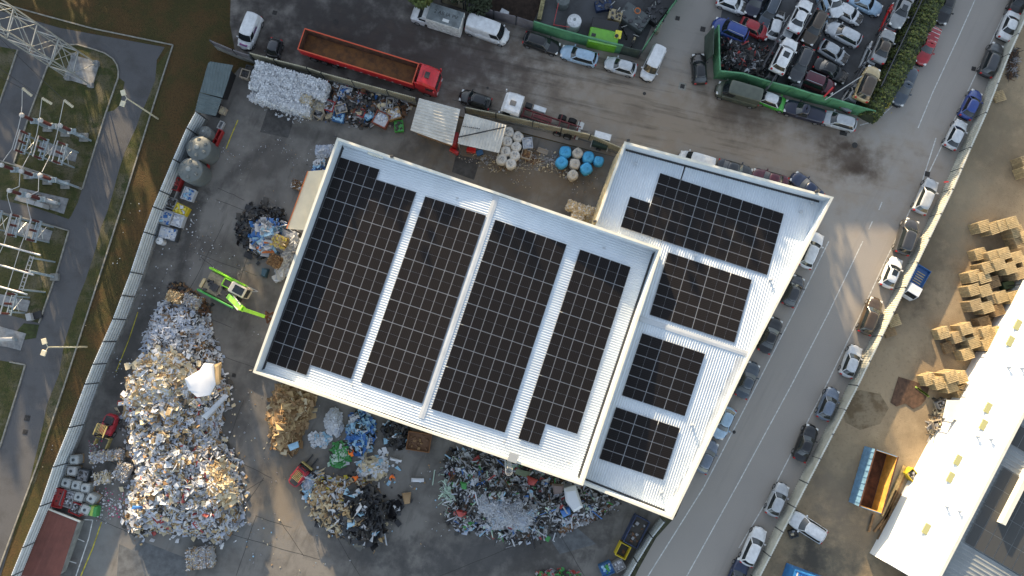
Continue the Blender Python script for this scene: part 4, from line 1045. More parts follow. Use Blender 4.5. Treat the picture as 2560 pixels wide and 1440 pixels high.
# ================================================================ fences and walls
def corr(name, c, c2, sc=9.0, axis='X'):
    m = bpy.data.materials.new(name); m.use_nodes = True; MATS[name] = m; nt = m.node_tree; b = nt.nodes['Principled BSDF']
    b.inputs['Roughness'].default_value = .55
    tc = nt.nodes.new('ShaderNodeTexCoord'); f = noise_fac(nt, tc.outputs['Object'], 1.2, .4, .7)
    nt.links.new(node_mix(nt, f, c, c2), b.inputs['Base Color']); return m
FenceP = corr('fence_sheet', (.62, .66, .68), (.50, .54, .56)); FenceY = corr('fence_sheet_cream', (.42, .39, .28), (.30, .28, .19)); FenceW = corr('wall_sheet_white', (.52, .52, .46), (.42, .42, .36))
Green = mat('green_cladding', (.085, .24, .12), .5, noise=.2, scale=1.2); GreenD = mat('green_dull', (.05, .07, .055), .6, noise=.3, scale=1); GreyF = mat('grey_cladding', (.16, .15, .16), .6, noise=.25, scale=.8)
Conc = mat('wall_concrete', (.20, .20, .19), .9, noise=.3, scale=1.2); RailD = mat('rail_dark', (.05, .055, .06), .6)
def fence(name, pts, h, label, cat='fence', ribm=None, pitch=.25, rib=.03, mesh=False, plinth=.5, pos=None, rails=(.35, .7), zt=None, thick=.05, coping=None, atop=False, group=None):
    """pts: pixel line of the fence foot (or of its top if atop)"""
    q = [P(x, y, h if atop else 0) for x, y in pts]; q = [Vector((p.x, p.y, 0)) for p in q]; o0 = q[0].copy()
    r = empty(name, (o0.x, o0.y, 0), 0, label, cat, group)
    b = MB().use(ribm); rl = MB().use(RailD); pl = MB().use(Conc); po = MB().use(RailD); np_ = 0
    for a, c in zip(q, q[1:]):
        a = a-o0; c = c-o0; L = (c-a).length; e = (c-a)/L; n = Vector((-e.y, e.x, 0)); N = max(1, int(L/pitch)); 
        b.bar((a.x, a.y, (plinth+h)/2), (c.x, c.y, (plinth+h)/2), thick, h-plinth)
        for i in range(N):
            p = a+e*((i+.5)*L/N); b.box((p.x, p.y, (plinth+h)/2), (L/N*.45, thick+2*rib, h-plinth-.02), atan2(e.y, e.x))
        if plinth > .05: pl.bar((a.x, a.y, plinth/2), (c.x, c.y, plinth/2), .25, plinth)
        if mesh:
            for s in (-1, 1):
                for k in range(1, 5):
                    z = plinth+(h-plinth)*k/5; rl.bar((a.x+n.x*s*.09, a.y+n.y*s*.09, z), (c.x+n.x*s*.09, c.y+n.y*s*.09, z), .022, .022)
        M = max(1, int(L/2.6))
        for i in range(M+1):
            p = a+e*(i*L/M); pb = MB().use(RailD if not coping else coping); pb.box((0, 0, h/2), (.12, .2, h+.06), atan2(e.y, e.x)); pb.build('post', r, loc=(p.x, p.y, 0)) if np_ < 90 else None; np_ += 1
        if coping: rl.use(coping); rl.bar((a.x, a.y, h+.02), (c.x, c.y, h+.02), .16, .06)
    b.build('panel', r)
    if rl.v: rl.build('rail', r)
    if pl.v: pl.build('plinth', r)
    return r
fence('yard_fence', [(490, 279), (467, 320), (433, 398), (400, 477), (383, 517), (360, 580), (327, 680), (283, 797), (233, 910), (213, 960), (173, 1068), (133, 1167), (100, 1265), (57, 1368), (28, 1440), (0, 1510)], 3.0,
      'long pale grey corrugated fence with dark wires dividing the recycling yard from the brown verge', ribm=FenceP, mesh=True, atop=True)
fence('yard_fence', [(1545, 384), (1470, 352), (1400, 336), (1330, 320), (1240, 300), (1165, 285)], 2.4, 'cream mesh-faced fence between the white big bags and the bare chassis truck', ribm=FenceY, mesh=True, plinth=.6)
fence('yard_fence', [(1045, 262), (975, 243), (890, 220), (815, 200), (780, 188), (700, 168), (640, 152)], 2.3, 'cream mesh-faced fence between the red lorry and the white bales', ribm=FenceY, mesh=True, plinth=.6)
fence('yard_wall', [(640, 158), (600, 145), (545, 122)], 2.3, 'short dark grey wall by the van with posters at the yard corner', ribm=GreyF, plinth=1.0)
fence('yard_fence', [(1650, 1292), (1620, 1330), (1583, 1390), (1555, 1440), (1530, 1490)], 2.2, 'pale mesh fence running down from the annex corner to the bottom edge', ribm=FenceP, mesh=True, atop=False)
fence('boundary_wall', [(2590, -60), (2562, 2), (2494, 152), (2438, 295), (2400, 380), (2356, 482), (2240, 722), (2123, 962), (2000, 1200), (1878, 1438), (1830, 1530)], 1.9, 'long white ribbed boundary wall between the road and the dirt yard', 'wall', ribm=FenceW, pitch=.3, rib=.05, plinth=.0, thick=.14)
fence('green_fence', [(1333, 76), (1392, 94), (1450, 110), (1508, 125), (1548, 134)], 2.3, 'green panel fence behind the ice blue estate car', ribm=Green, pitch=1.8, rib=.02, plinth=0, coping=Green)
fence('grey_fence', [(1548, 134), (1594, 145)], 2.1, 'short dark grey fence at the right end of the first green fence', ribm=GreenD, pitch=.9, rib=.02, plinth=0)
fence('grey_fence', [(1165, 26), (1235, 48), (1290, 62), (1333, 76)], 2.1, 'grey fence left of the first green fence, above the large white van', ribm=GreyF, pitch=.6, rib=.02, plinth=0)
fence('green_fence', [(1596, 144), (1625, 100), (1655, 55), (1700, -10)], 2.1, 'thin green sided fence along the right of the machinery yard', ribm=Green, pitch=1.5, rib=.04, plinth=0)
fence('cream_wall', [(1105, 5), (1160, 22), (1180, 30)], 2.0, 'cream wall under the trees behind the box-bodied truck', 'wall', ribm=WallC, pitch=2, rib=.0, plinth=0)
fence('green_fence', [(1785, 196), (1840, 202), (1905, 222), (1960, 236), (2010, 252), (2060, 264), (2120, 282), (2162, 294)], 2.3, 'long green panel fence along the foot of the breaker yard', ribm=Green, pitch=1.9, rib=.02, plinth=0, coping=Green)
fence('green_fence', [(1785, 196), (1783, 150), (1782, 85)], 2.3, 'green fence with leaning grey board closing the left side of the scooter heap', ribm=Green, pitch=1.3, rib=.02, plinth=0, coping=Green)
r_ = P(1781, 112, 1.5); o = MB().use(GreenD).box((0, 0, 1.35), (.08, 3.3, 2.6), mtx=Euler((0, .12, -.05)).to_matrix()).build('leaning_board', loc=(r_.x-.35, r_.y, 0)); tag(o, 'dark green board leaning on the left side of the breaker yard fence', 'board')

# red and white marks on the wall top
o = MB().use(PT['brightred']).box((0, 0, 0), (.4, .12, .3)).build('wall_lamp', loc=tuple(P(2366, 455, 1.9))); tag(o, 'small red lamp at the road side of the white wall', 'lamp')

# ---------------------------------------------------------------- right-hand factory with white roof
WR = mat('bright_roof', (.80, .80, .78), .5, noise=.04, scale=.3); GR = mat('grey_roof', (.20, .215, .22), .6, noise=.12, scale=.5)
def zr(p, base): return base
fac = empty('white_roof_factory', (0, 0, 0), 0, 'long factory with blinding white pitched roof at the right edge of the dirt yard', 'industrial building')
EZ = 3.4
e0, e1 = xy(P(2600, 620, 1.6)), xy(P(2192, 1393, 1.6)); ed = unit(e1-e0); en = Vector((-ed.y, ed.x, 0)); en = en if en.x > 0 else -en
r0 = xy(P(2560, 1018, 4.9)); r0 = r0-ed*30; wid = (r0-e0).dot(en)
e1b = e1; Lr = (e1b-e0).length
def zf(p): return EZ+1.5*max(0, min(1, (p-e0).dot(en)/wid))
e0 = e0-ed*35; Lr = (e1b-e0).length
poly = [e0, e1b, e1b+en*wid, e0+en*wid]
# bottom gable runs slightly skewed
gb = xy(P(2235, 1440, 5.3)); 
b = MB().use(WR); ribbed_roof(b, poly, e0, ed, en, zf, pitch=.5, rib=.035); up(b.build('roof', fac))
b = MB().use(WR); b.prism([e0+en*.05, e1b+en*.05, e1b+en*.25, e0+en*.25], 0, EZ-.07); b.prism([e1b-ed*.2+en*.25, e1b-ed*.02+en*.25, e1b-ed*.02+en*(wid-.1), e1b-ed*.2+en*(wid-.1)], 0, lambda p: zf(Vector((p[0], p[1], 0)))-.05); b.build('wall', fac)
b = MB().use(Cap); b.prism([e0+en*wid, e1b+en*wid, e1b+en*(wid+.35), e0+en*(wid+.35)], 3.0, EZ+1.75); b.build('parapet', fac)
Sky_ = mat('skylight_yellowed', (.42, .40, .18), .4)
for x, y in ((2472, 1020), (2459, 1062), (2398, 1151), (2379, 1194), (2317, 1323), (2553, 812), (2534, 853)):
    p = xy(P(x, y, 4.2)); z = zf(p)+.10; MB().use(Sky_).box((0, 0, 0), (1.15, .62, .1), mtx=Euler((0, 0, 0)).to_matrix()).build('skylight', fac, loc=(p.x, p.y, z), yaw=atan2(ed.y, ed.x))
for x, y in ((2443, 1090), (2470, 1095), (2364, 1264), (2389, 1273), (2523, 917), (2550, 919)):
    p = xy(P(x, y, 4.2)); b = MB().use(Flash).lathe((0, 0, 0), [(.1, -.1), (.1, .35), (.22, .38), (.05, .55)], 10); b.build('roof_vent', fac, loc=(p.x, p.y, zf(p)))
fac2 = empty('grey_roof_factory', (0, 0, 0), 0, 'grey ribbed roof with dark solar panels in the bottom right corner of the photo', 'industrial building')
o1 = e0+en*(wid+.4); o2 = e1b+ed*12+en*(wid+.4); wg = 40
def zg(p): return 4.4-.02*(p-o1).dot(en)
b = MB().use(GR); ribbed_roof(b, [o1, o2, o2+en*wg, o1+en*wg], o1, ed, en, zg, pitch=.5, rib=.05); up(b.build('roof', fac2))
b = MB().use(Conc); b.prism([o1, o2, o2+en*wg, o1+en*wg], 0, lambda p: zg(Vector((p[0], p[1], 0)))-.1); b.build('wall', fac2)
def garray(label, px, py, cols, rows):
    p = xy(P(px, py, 4.5)); r = empty('solar_array', (p.x, p.y, 0), 0, label, 'solar array', 'solar arrays on the grey factory roof')
    for c in range(cols):
        for k in range(rows):
            ctr = p+en*((c+.5)*1.17)+ed*((k+.5)*2.3)
            po = bpy.data.objects.new('solar_panel', PANEL2); COL.objects.link(po); po.parent = r
            po.location = Vector((ctr.x, ctr.y, zg(ctr)+.14))-r.location; po.rotation_euler = (0, 0, atan2(ed.y, ed.x)+pi/2)
garray('solar array on the grey roof, nearest the white factory', 2543, 1060, 10, 1)
garray('solar array on the grey roof, cut by the right edge of the photo', 2508, 1168, 10, 4)
for c, t in ((8, 'pale dividing parapet on the grey roof'),):
    p = xy(P(2566, 1175, 4.6)); b = MB().use(Cap); b.bar((p.x, p.y, 4.8), (p.x+ed.x*6.5, p.y+ed.y*6.5, 4.8), .5, .9); b.build('roof_divider', fac2)
# low pale sheets; the square one paints the shaded corner of the factory roof
LW = mat('low_roof_sheet', (.62, .64, .62), .5, noise=.06, scale=.5)
def low_roof(pts, z, label):
    q = [xy(P(x, y, z)) for x, y in pts]; c = sum(q, Vector())/len(q); r = empty('low_pale_roof', (c.x, c.y, 0), 0, label, 'canopy')
    b = MB().use(LW); b.prism([p-c for p in q], z-.12, z); b.build('roof_sheet', r)
    for p in q: MB().use(DarkM).box((0, 0, z/2-.07), (.12, .12, z-.13)).build('post', r, loc=((p-c).x*.93, (p-c).y*.93, 0))
low_roof([(2368, 1000), (2425, 1002), (2405, 1052), (2358, 1045)], 2.8, 'pale square sheet standing for the shaded factory roof corner beside the lowest pallet stacks')
low_roof([(2560, 700), (2590, 700), (2420, 1040), (2412, 985), (2470, 880)], 2.9, 'long pale lean-to roof behind the pallet stacks')

# ---------------------------------------------------------------- sheds of the yard
ShG = mat('shed_grey_green', (.085, .115, .12), .6, noise=.2, scale=.8); ShW = mat('shed_offwhite', (.50, .49, .45), .6, noise=.2, scale=.7); ShR = mat('shed_red', (.15, .050, .036), .75, noise=.2, scale=.5)
Brick = mat('terracotta', (.30, .19, .11), .85, noise=.25, scale=2)
def shed(pts, z, label, m, z2=None, wallm=None, ribdir=0, pitch=.35, rib=.045, cat='shed', open_=False, over=.12):
    q = [xy(P(x, y, z)) for x, y in pts]; c = sum(q, Vector())/4; q = [p-c for p in q]
    r = empty('metal_shed', (c.x, c.y, 0), 0, label, cat)
    a = unit(q[1]-q[0]); d = Vector((a.y, -a.x, 0)); ax, dn = (a, d) if ribdir == 0 else (d, a)
    q0 = q[0]; w = (q[2]-q[1]).length
    def zf_(p): return z-(z-(z2 or z))*max(0, min(1, abs((p-q0).dot(d))/w))
    b = MB().use(m); ribbed_roof(b, q, Vector((0, 0, 0)), ax, dn, zf_, pitch=pitch, rib=rib); up(b.build('roof', r))
    inn = inset(q, over); b = MB().use(wallm or m)
    if open_:
        for p in inn: MB().use(Steel).box((0, 0, z/2-.1), (.12, .12, z-.2)).build('post', r, loc=(p.x, p.y, 0))
    else:
        b.prism(inn, 0, lambda p: zf_(Vector((p[0], p[1], 0)))-.04); b.build('wall', r)
    return r
shed([(522, 153), (583, 163), (555, 243), (498, 229)], 2.3, 'larger grey green ribbed shed at the top of the left yard fence', ShG, 2.1, over=.4, wallm=DarkM)
shed([(499, 231), (555, 247), (537, 292), (486, 278)], 2.0, 'smaller grey green ribbed shed just above the grey round tanks', ShG, 1.85, ribdir=1, over=.4, wallm=DarkM)
s1 = shed([(1048, 245), (1151, 273), (1130, 362), (1025, 324)], 2.9, 'off-white ribbed shed with terracotta base, the left of the two yard sheds', ShW, 2.6, ribdir=1, wallm=Brick, over=.45)
s2 = shed([(1163, 284), (1267, 313), (1248, 381), (1142, 357)], 3.1, 'off-white ribbed canopy with a dark diagonal strut, beside the white big bags', ShW, 2.8, open_=True)
p = P(1163, 350, 3.2); b = MB().use(DarkM); b.bar(Vector((0, 0, 0)), P(1262, 318, 3.3)-P(1146, 343, 3.1)+Vector((0, 0, 0)), .12)
b.build('diagonal_strut', s2, loc=P(1146, 343, 3.12)-s2.location)
b = MB().use(DarkM)
for k in range(9): b.box((P(1158+k*5, 316+k*.8, 3.1)-s2.location)+Vector((0, 0, .05)), (.16, .1, .03))
b.build('roof_hole', s2)
rs = shed([(110, 1270), (199, 1305), (150, 1440), (48, 1440)], 1.2, 'dark red flat topped low shed in the bottom left corner of the yard', ShR, 1.2, pitch=1.0, rib=.02, wallm=Conc)
q = [xy(P(x, y, 1.25)) for x, y in ((110, 1268), (200, 1304))]; b = MB().use(Cap); b.bar((q[0].x, q[0].y, 1.22), (q[1].x, q[1].y, 1.22), .15, .2); b.build('edge_trim', rs, loc=-rs.location)

# ---------------------------------------------------------------- tanks
TankG = mat('tank_grey', (.115, .128, .126), .55, noise=.15, scale=1)
def tank(px, py, r, h, m, label, tilt=0, hatch=True, open_=0):
    p = P(px, py, h*.8); root = empty('storage_tank', (p.x, p.y, 0), 0, label, 'tank', 'grey round tanks by the left fence')
    b = MB().use(m); b.lathe((0, 0, 0), [(r, 0), (r, h*.78), (r*.97, h*.82), (r*.55, h*.93), (r*.2, h*.97)], 28); b.build('tank_body', root, smooth=True, sa=30)
    for k in range(6):
        a = k*pi/3+.4
        MB().use(m).bbox((0, 0, 0), (r*.30, r*.22, h*.13), .05, a).build('roof_lug', root, loc=(r*.62*cos(a), r*.62*sin(a), h*.88))
    b = MB().use(mat('tank_lid', (.20, .22, .22), .5)); b.lathe((0, 0, h*.96), [(r*.2, 0), (r*.2, .12), (r*.12, .16)], 14); b.build('lid', root)
    MB().use(DarkM).lathe((0, 0, 0), [(r*.13, 0), (r*.13, .03)], 12).build('opening', root, loc=(-r*.45, r*.1, h*.915))
    return root
tank(497, 370, 1.42, 3.0, TankG, 'upper of the two big grey lugged tanks by the left fence'); tank(476, 425, 1.42, 3.0, TankG, 'lower of the two big grey lugged tanks by the left fence')
tank(512, 331, .75, 2.2, mat('tank_dark', (.12, .13, .13), .6), 'small dark grey tank above the two big lugged ones')
tank(1436, 52, .85, 1.9, PT['white'], 'white squat tank in the machinery yard'); bpy.data.objects[-1] if False else None
tank(1408, -2, .8, 1.6, TankG, 'grey cylinder at the top edge left of the white squat tank')
tank(398, 602, .42, 1.2, PT['white'], 'small white drum standing against the left fence')
# machinery yard contents
MG = paint('machine_green', (.12, .36, .02)); MY = paint('machine_yellow', (.6, .55, .03))
def at_px(px, py, z): return P(px, py, z)
g = P(1510, 88, 1.8); gr = empty('green_container', (g.x, g.y, 0), ST_ANG+.02, 'bright green machine housing with yellow end behind the green fence', 'machine')
b = MB().use(MG); b.bbox((0, -.2, 1.0), (3.5, 1.8, 1.9), .12); b.build('housing', gr); MB().use(MY).bbox((1.6, .35, 1.98), (.75, 1.0, .12), .04).build('cover', gr); MB().use(DarkM).lathe((1.45, .1, 2.03), [(.22, 0), (.22, .12), (.15, .14)], 12).build('cap', gr); MB().use(DarkM).bbox((-.1, 1.35, .9), (3.2, 1.3, 1.5), .05).build('engine_box', gr)
MB().use(DarkM).box((-1.2, -.3, 1.96), (.5, .4, .03)).build('stain', gr)
def machine(px, py, yaw, L, W, H, m, label, n=9, seed=1):
    rnd = random.Random(seed); p = P(px, py, H); r = empty('scrap_machine', (p.x, p.y, 0), yaw, label, 'machine')
    b = MB().use(m); b.bbox((0, 0, H*.4), (L, W, H*.8), .06); b.build('frame', r)
    b = MB().use(Rack)
    for k in range(n): b.bbox((rnd.uniform(-L*.45, L*.45), rnd.uniform(-W*.45, W*.45), H*.85), (rnd.uniform(.1, .5), rnd.uniform(.1, .4), rnd.uniform(.1, .35)), .02, rnd.random()*3)
    b.build('fittings', r)
    b = MB().use(Steel)
    for k in range(3): x, y = rnd.uniform(-L*.4, L*.4), rnd.uniform(-W*.4, W*.4); b.tube((x, y, H*.8), (x+rnd.uniform(-.6, .6), y+rnd.uniform(-.4, .4), H*1.05), .05, n=6)
    b.build('pipe', r); return r
machine(1540, 33, ST_ANG, 1.6, 1.3, 1.6, PT['tan'], 'pump with round sunlit flange above the green machine housing', 8, 3)
machine(1588, 38, -.6, 3.4, 2.2, 1.4, mat('ribbed_grey', (.09, .1, .1), .7), 'grey ribbed machine bed with orange ring left of the thin green fence', 10, 4)
machine(1650, 15, .9, 3.8, 2.0, 1.3, DarkM, 'black tangle of engine parts at the top of the machinery yard', 26, 5)
machine(1510, 10, .2, 2.0, 1.2, .8, mat('scrap_blue', (.02, .04, .10), .6), 'low blue scrap frame above the green machine housing', 12, 6)
machine(1648, 62, 1.15, 1.6, .7, .9, mat('planter', (.2, .19, .14), .8), 'grey trough by the thin green fence', 4, 8)
b = MB().use(mat('orange_ring', (.42, .12, .03), .6))
for k in range(16):
    a = 2*pi*k/16; c = 2*pi*(k+1)/16; b.bar((.33*cos(a), .33*sin(a), 0), (.33*cos(c), .33*sin(c), 0), .1, .12)
pp = P(1594, 27, 1.5); o = b.build('steel_ring', loc=tuple(pp)); tag(o, 'orange rusty ring lying on the grey machine bed', 'ring')
for (px, py, l) in ((1562, 78, 'motorcycle lying beside the yellow end of the green machine'), (1585, 100, 'golden motorcycle frame standing at the yard corner')):
    p = P(px, py, .6); r = empty('motorcycle', (p.x, p.y, 0), 1.9 if px < 1570 else 1.2, l, 'motorcycle')
    for s in (-1, 1):
        b = MB().use(Tyre); b.tube((0, -.06, 0), (0, .06, 0), .3, n=16); w = b.build('wheel', r, loc=(s*.65, 0, .3)); MB().use(Rim).tube((0, -.065, 0), (0, .065, 0), .2, n=12).build('rim', w)
    b = MB().use(Trim if px < 1570 else PT['tan']); b.bbox((0, 0, .62), (.7, .28, .3), .06); b.bar((.65, 0, .3), (.4, 0, .95), .06); b.bar((-.65, 0, .3), (-.1, 0, .5), .06); b.build('frame', r)
    MB().use(Trim).bbox((-.4, 0, .8), (.55, .24, .1), .03).build('seat', r); MB().use(Steel).bar((.42, -.35, 1.0), (.42, .35, 1.0), .04).build('handlebar', r)
p = P(1407, 60, 1.9); b = MB().use(PT['brightred']); a0, a1, a2 = P(1396, 8, 1.9), P(1384, 62, 1.9), P(1424, 68, 1.9)
b.bar(a0-a0, a1-a0, .06); b.bar(a1-a0, a2-a0, .06); b.bar(a1-a0+Vector((0, 0, -1.9)), a1-a0, .06); o = b.build('pipe_rail', loc=tuple(a0)); tag(o, 'thin red and white pipe rail left of the white squat tank', 'rail')
p = P(1353, 22, .4); o = MB().use(mat('old_board', (.30, .26, .13), .9, noise=.5, scale=3)).box((0, 0, .3), (.5, 2.6, .4), mtx=Euler((.05, .1, -.2)).to_matrix()).build('timber_stack', loc=(p.x, p.y, 0)); tag(o, 'mossy timber length standing in the dark brush left of the machinery yard', 'timber')
sheet('brush_ground', [(1185, -200), (1180, 22), (1330, 62), (1372, -30), (1400, -200)], .012, mat('brush', (.035, .022, .015), .95, noise=.5, scale=2))
p = P(1261, 31, .8); o = MB().use(PT['white']).bbox((0, 0, .5), (1.0, .6, .9), .05, -.5).build('white_appliance', loc=(p.x, p.y, 0)); tag(o, 'white box appliance dumped behind the grey fence', 'appliance')

# ---------------------------------------------------------------- street lamps / poles left
def lamp_pole(base, top, label):
    a = P(*base); bb = xy(a); h = 6.8
    t = None
    r = empty('floodlight_pole', (a.x, a.y, 0), 0, label, 'light pole', 'floodlight poles by the access road')
    MB().use(mat('pole_cream', (.5, .46, .34), .5)).tube((0, 0, 0), (0, 0, h), .11, .07, n=10).build('pole', r)
    for s in (-1, 1):
        b = MB().use(mat('pole_cream', (0, 0, 0))); b.bar((0, 0, h), (-.3, s*.55, h+.05), .05); b.bbox((-.4, s*.6, h+.05), (.5, .6, .14), .03, s*.3); b.build('floodlight', r)
lamp_pole((395, 297), None, 'upper twin floodlight pole leaning over the access road'); lamp_pole((217, 867), None, 'lower twin floodlight pole beside the kerb of the verge')

# ---------------------------------------------------------------- pylon
def pylon():
    c = P(208, 176); q = [xy(P(x, y, 0)) for x, y in ((243, 160), (229, 214), (172, 196), (188, 142))]; c = sum(q, Vector())/4; q = [p-c for p in q]
    r = empty('transmission_tower', (c.x, c.y, 0), 0, 'tall steel lattice transmission tower reaching out of the top left corner', 'pylon')
    H = 24; N = 7
    def pt(i, k): f = 1-.15*k/N; return Vector((q[i].x*f, q[i].y*f, H*k/N+.15))
    GS = mat('pylon_steel', (.30, .31, .30), .45, metal=.3)
    for i in range(4): MB().use(GS).bar(pt(i, 0), pt(i, N), .12).build('leg', r)
    for i in range(4):
        j = (i+1) % 4; b = MB().use(GS)
        for k in range(N):
            b.bar(pt(i, k), pt(j, k+1), .055); b.bar(pt(j, k), pt(i, k+1), .055) if k % 2 else None
            b.bar(pt(i, k+1), pt(j, k+1), .09)
        b.build('bracing', r)
    for i in range(4): MB().use(Pad).bbox((q[i].x, q[i].y, .2), (.6, .6, .5), .05).build('footing', r)
pylon()
# ---------------------------------------------------------------- switchgear
Ins = mat('insulator_brown', (.10, .035, .03), .35); Por = mat('porcelain', (.36, .36, .36), .35); GalvB = mat('galv_blue', (.28, .33, .36), .5, metal=.2)
def ribs_tube(b, a, c, r):
    a = Vector(a); c = Vector(c); b.tube(a, c, r*.6, n=8)
    for k in range(7): m = a+(c-a)*((k+.5)/7); d = (c-a).normalized()*.025; b.tube(m-d, m+d, r, n=10)
def cond(pts, r, label, m=None, name='conductor'):
    q = [P(*p) for p in pts]; o0 = q[0].copy(); b = MB().use(m or Por)
    for a, c in zip(q, q[1:]): b.tube(a-o0, c-o0, r, n=6)
    o = b.build(name, loc=tuple(o0)); tag(o, label, 'conductor'); return o
def post_unit(px, py, label, lit=False):
    """post insulator: head at px,py (top), leaning away only by perspective; stands on a steel stool"""
    p = P(px, py, 4.6); r = empty('post_insulator', (p.x, p.y, 0), 0, label, 'insulator', 'post insulators of the substation')
    b = MB().use(GalvB); b.box((0, 0, 1.2), (.28, .28, 2.4)); b.box((0, 0, 2.4), (.9, .6, .12)); b.bbox((0, 0, 2.65), (.5, .5, .4), .05); b.build('pedestal', r)
    b = MB().use(Ins); ribs_tube(b, (0, 0, 2.8), (0, 0, 4.3), .2); b.build('insulator', r)
    b = MB().use(Por); b.lathe((0, 0, 4.3), [(.15, 0), (.26, .1), (.26, .3), (.12, .42)], 12); b.build('head', r)
    b = MB().use(Conc); b.box((0, 0, .1), (1.0, 1.0, .22)); b.build('footing', r)
for k, (x, y) in enumerate(((53, 287), (100, 300), (149, 313), (2, 412), (52, 427), (99, 438), (22, 476), (70, 488))):
    post_unit(x, y, ('upper', 'middle', 'lower')[0 if k < 3 else (1 if k < 6 else 2)]+' row substation post insulator, '+('leftmost' if k in (0, 3, 6) else ('second' if k in (1, 4) else 'rightmost'))+' of its row')
def bar_group(x0, y0, x1, y1, label, z=3.0):
    a, c = P(x0, y0, z), P(x1, y1, z); r = empty('support_beam', (a.x, a.y, 0), atan2(c.y-a.y, c.x-a.x), label, 'beam'); L = (c-a).length
    MB().use(GalvB).box((L/2, 0, z), (L, .25, .25)).build('beam', r)
    for t in (.05, .95): MB().use(GalvB).box((L*t, 0, z/2), (.2, .2, z)).build('post', r)
bar_group(130, 447, 172, 460, 'short galvanised beam right of the middle insulator row', 2.0); bar_group(180, 332, 208, 342, 'short galvanised beam right of the upper insulator row', 1.6)
def disconnector(px, py, label, yaw, mirror=1):
    p = P(px, py, 2.6); r = empty('disconnect_switch', (p.x, p.y, 0), yaw, label, 'switchgear', 'disconnect switches of the substation')
    b = MB().use(GalvB)
    for s in (-1, 1): b.bar((-1.25, s*.22, 2.5), (1.25, s*.22, 2.5), .1, .16)
    for k in range(6): b.bar((-1.2+k*.48, -.22, 2.5), (-1.2+k*.48, .22, 2.5), .08, .1)
    b.build('base_frame', r)
    for x in (-.9, .9): MB().use(GalvB).box((x, 0, 1.25), (.16, .16, 2.5)).build('post', r)
    for k, x in enumerate((-1.1, 0, 1.1)):
        b = MB().use(Ins); ribs_tube(b, (x, 0, 2.6), (x, -.0, 3.8), .13); b.build('insulator', r)
    MB().use(Por).bar((-1.2, 0, 3.85), (1.2, 0, 3.85), .09).build('contact_arm', r)
    b = MB().use(Steel); b.bar((-.9, 0, 1.0), (.9, 0, 2.2), .05); b.bar((.9, 0, 1.0), (-.9, 0, 2.2), .05); b.build('brace', r)
DY = yaw_px(70, 300, 50, 370)
for x, y, n in ((62, 358, 'upper disconnect switch with three insulators, leftmost of three'), (108, 373, 'upper disconnect switch, middle of three'), (155, 385, 'upper disconnect switch nearest the pale slab'),
                (40, 565, 'middle disconnect switch, left of a pair'), (90, 578, 'middle disconnect switch, right of a pair beside a concrete slab'), (28, 760, 'lower disconnect switch beside the square concrete slab'), (-8, 552, 'middle disconnect switch cut by the left edge')):
    disconnector(x, y, n, DY)
for (x0, y0, x1, y1, n) in ((-60, 594, 101, 638, 'uppermost'), (-60, 645, 84, 687, 'middle'), (-60, 700, 68, 736, 'lowermost')):
    a, c = P(x0, y0, 5.5), P(x1, y1, 5.5); r = empty('busbar', (a.x, a.y, 0), atan2(c.y-a.y, c.x-a.x), n+' of the three long shining tubular busbars', 'busbar', 'tubular busbars'); L = (c-a).length
    MB().use(Por).tube((0, 0, 5.5), (L, 0, 5.5), .105, n=10).build('tube', r)
    b = MB().use(Ins); ribs_tube(b, (L-1.6, 0, 4.2), (L-1.6, 0, 5.4), .14); b.build('insulator', r)
a, c = P(80, 640, 4.0), P(51, 728, 4.0); L = (c-a).length; r = empty('ladder_gantry', (a.x, a.y, 0), atan2(c.y-a.y, c.x-a.x), 'ladder-like lattice gantry carrying the three busbars', 'gantry')
b = MB().use(Por)
for s in (-1, 1): b.bar((0, s*.2, 4), (L, s*.2, 4), .07)
for k in range(9): b.bar((.1+k*(L-.2)/8, -.2, 4), (.1+k*(L-.2)/8, .2, 4), .07)
b.build('lattice', r)
for t in (.05, .95): MB().use(GalvB).box((L*t, 0, 2), (.18, .18, 4)).build('post', r)
a, c = P(75, 678, 3.4), P(140, 693, 0); 
r = empty('gantry_leg', (c.x, c.y, 0), 0, 'steel strut and plinth right of the ladder gantry at the grass kerb', 'post'); MB().use(GalvB).bar((0, 0, 0), a-c, .24).build('strut', r); MB().use(Conc).bbox((0, 0, .2), (.9, .8, .4), .05).build('footing', r)
hl = 3.9
for k, pts in enumerate((((56, 222, 7), (55, 265, 4.9), (53, 287, 4.9), (45, 322, 4.2), (30, 372, 3.9), (8, 402, 4.9)), ((105, 245, 7), (98, 300, 4.9), (92, 335, 4.1), (78, 378, 3.9), (56, 418, 4.9)), ((160, 250, 7), (147, 313, 4.9), (140, 345, 4.2), (125, 390, 3.9), (105, 430, 4.9)),
                         ((50, 432, 4.9), (48, 466, 4.9), (20, 478, 4.6), (18, 490, 4), (30, 534, 3.8)), ((97, 442, 4.9), (96, 478, 4.9), (66, 492, 4.6), (67, 505, 4), (77, 548, 3.8)),
                         ((77, 548, 3.8), (50, 620, 4.4), (15, 735, 4.4), (0, 780, 4.0)), ((30, 534, 3.8), (10, 610, 4.2), (-5, 640, 4.2)))):
    cond(pts, .038, ('leftmost upper', 'middle upper', 'right upper', 'left middle', 'right middle', 'long right lower', 'left lower')[k]+' pale bare conductor linking the switchgear')
for (x0, y0, x1, y1, n) in ((56, 220, 80, 240, 'left'), (105, 245, 130, 260, 'middle'), (160, 250, 183, 268, 'right')):
    a, c = P(x0, y0, 7), P(x1, y1, 6.6); b = MB().use(mat('glass_insul', (.55, .5, .38), .3)); ribs_tube(b, (0, 0, 0), c-a, .16); o = b.build('string_insulator', loc=tuple(a)); tag(o, n+' of the three pale string insulators hanging below the tower', 'insulator', 'string insulators')
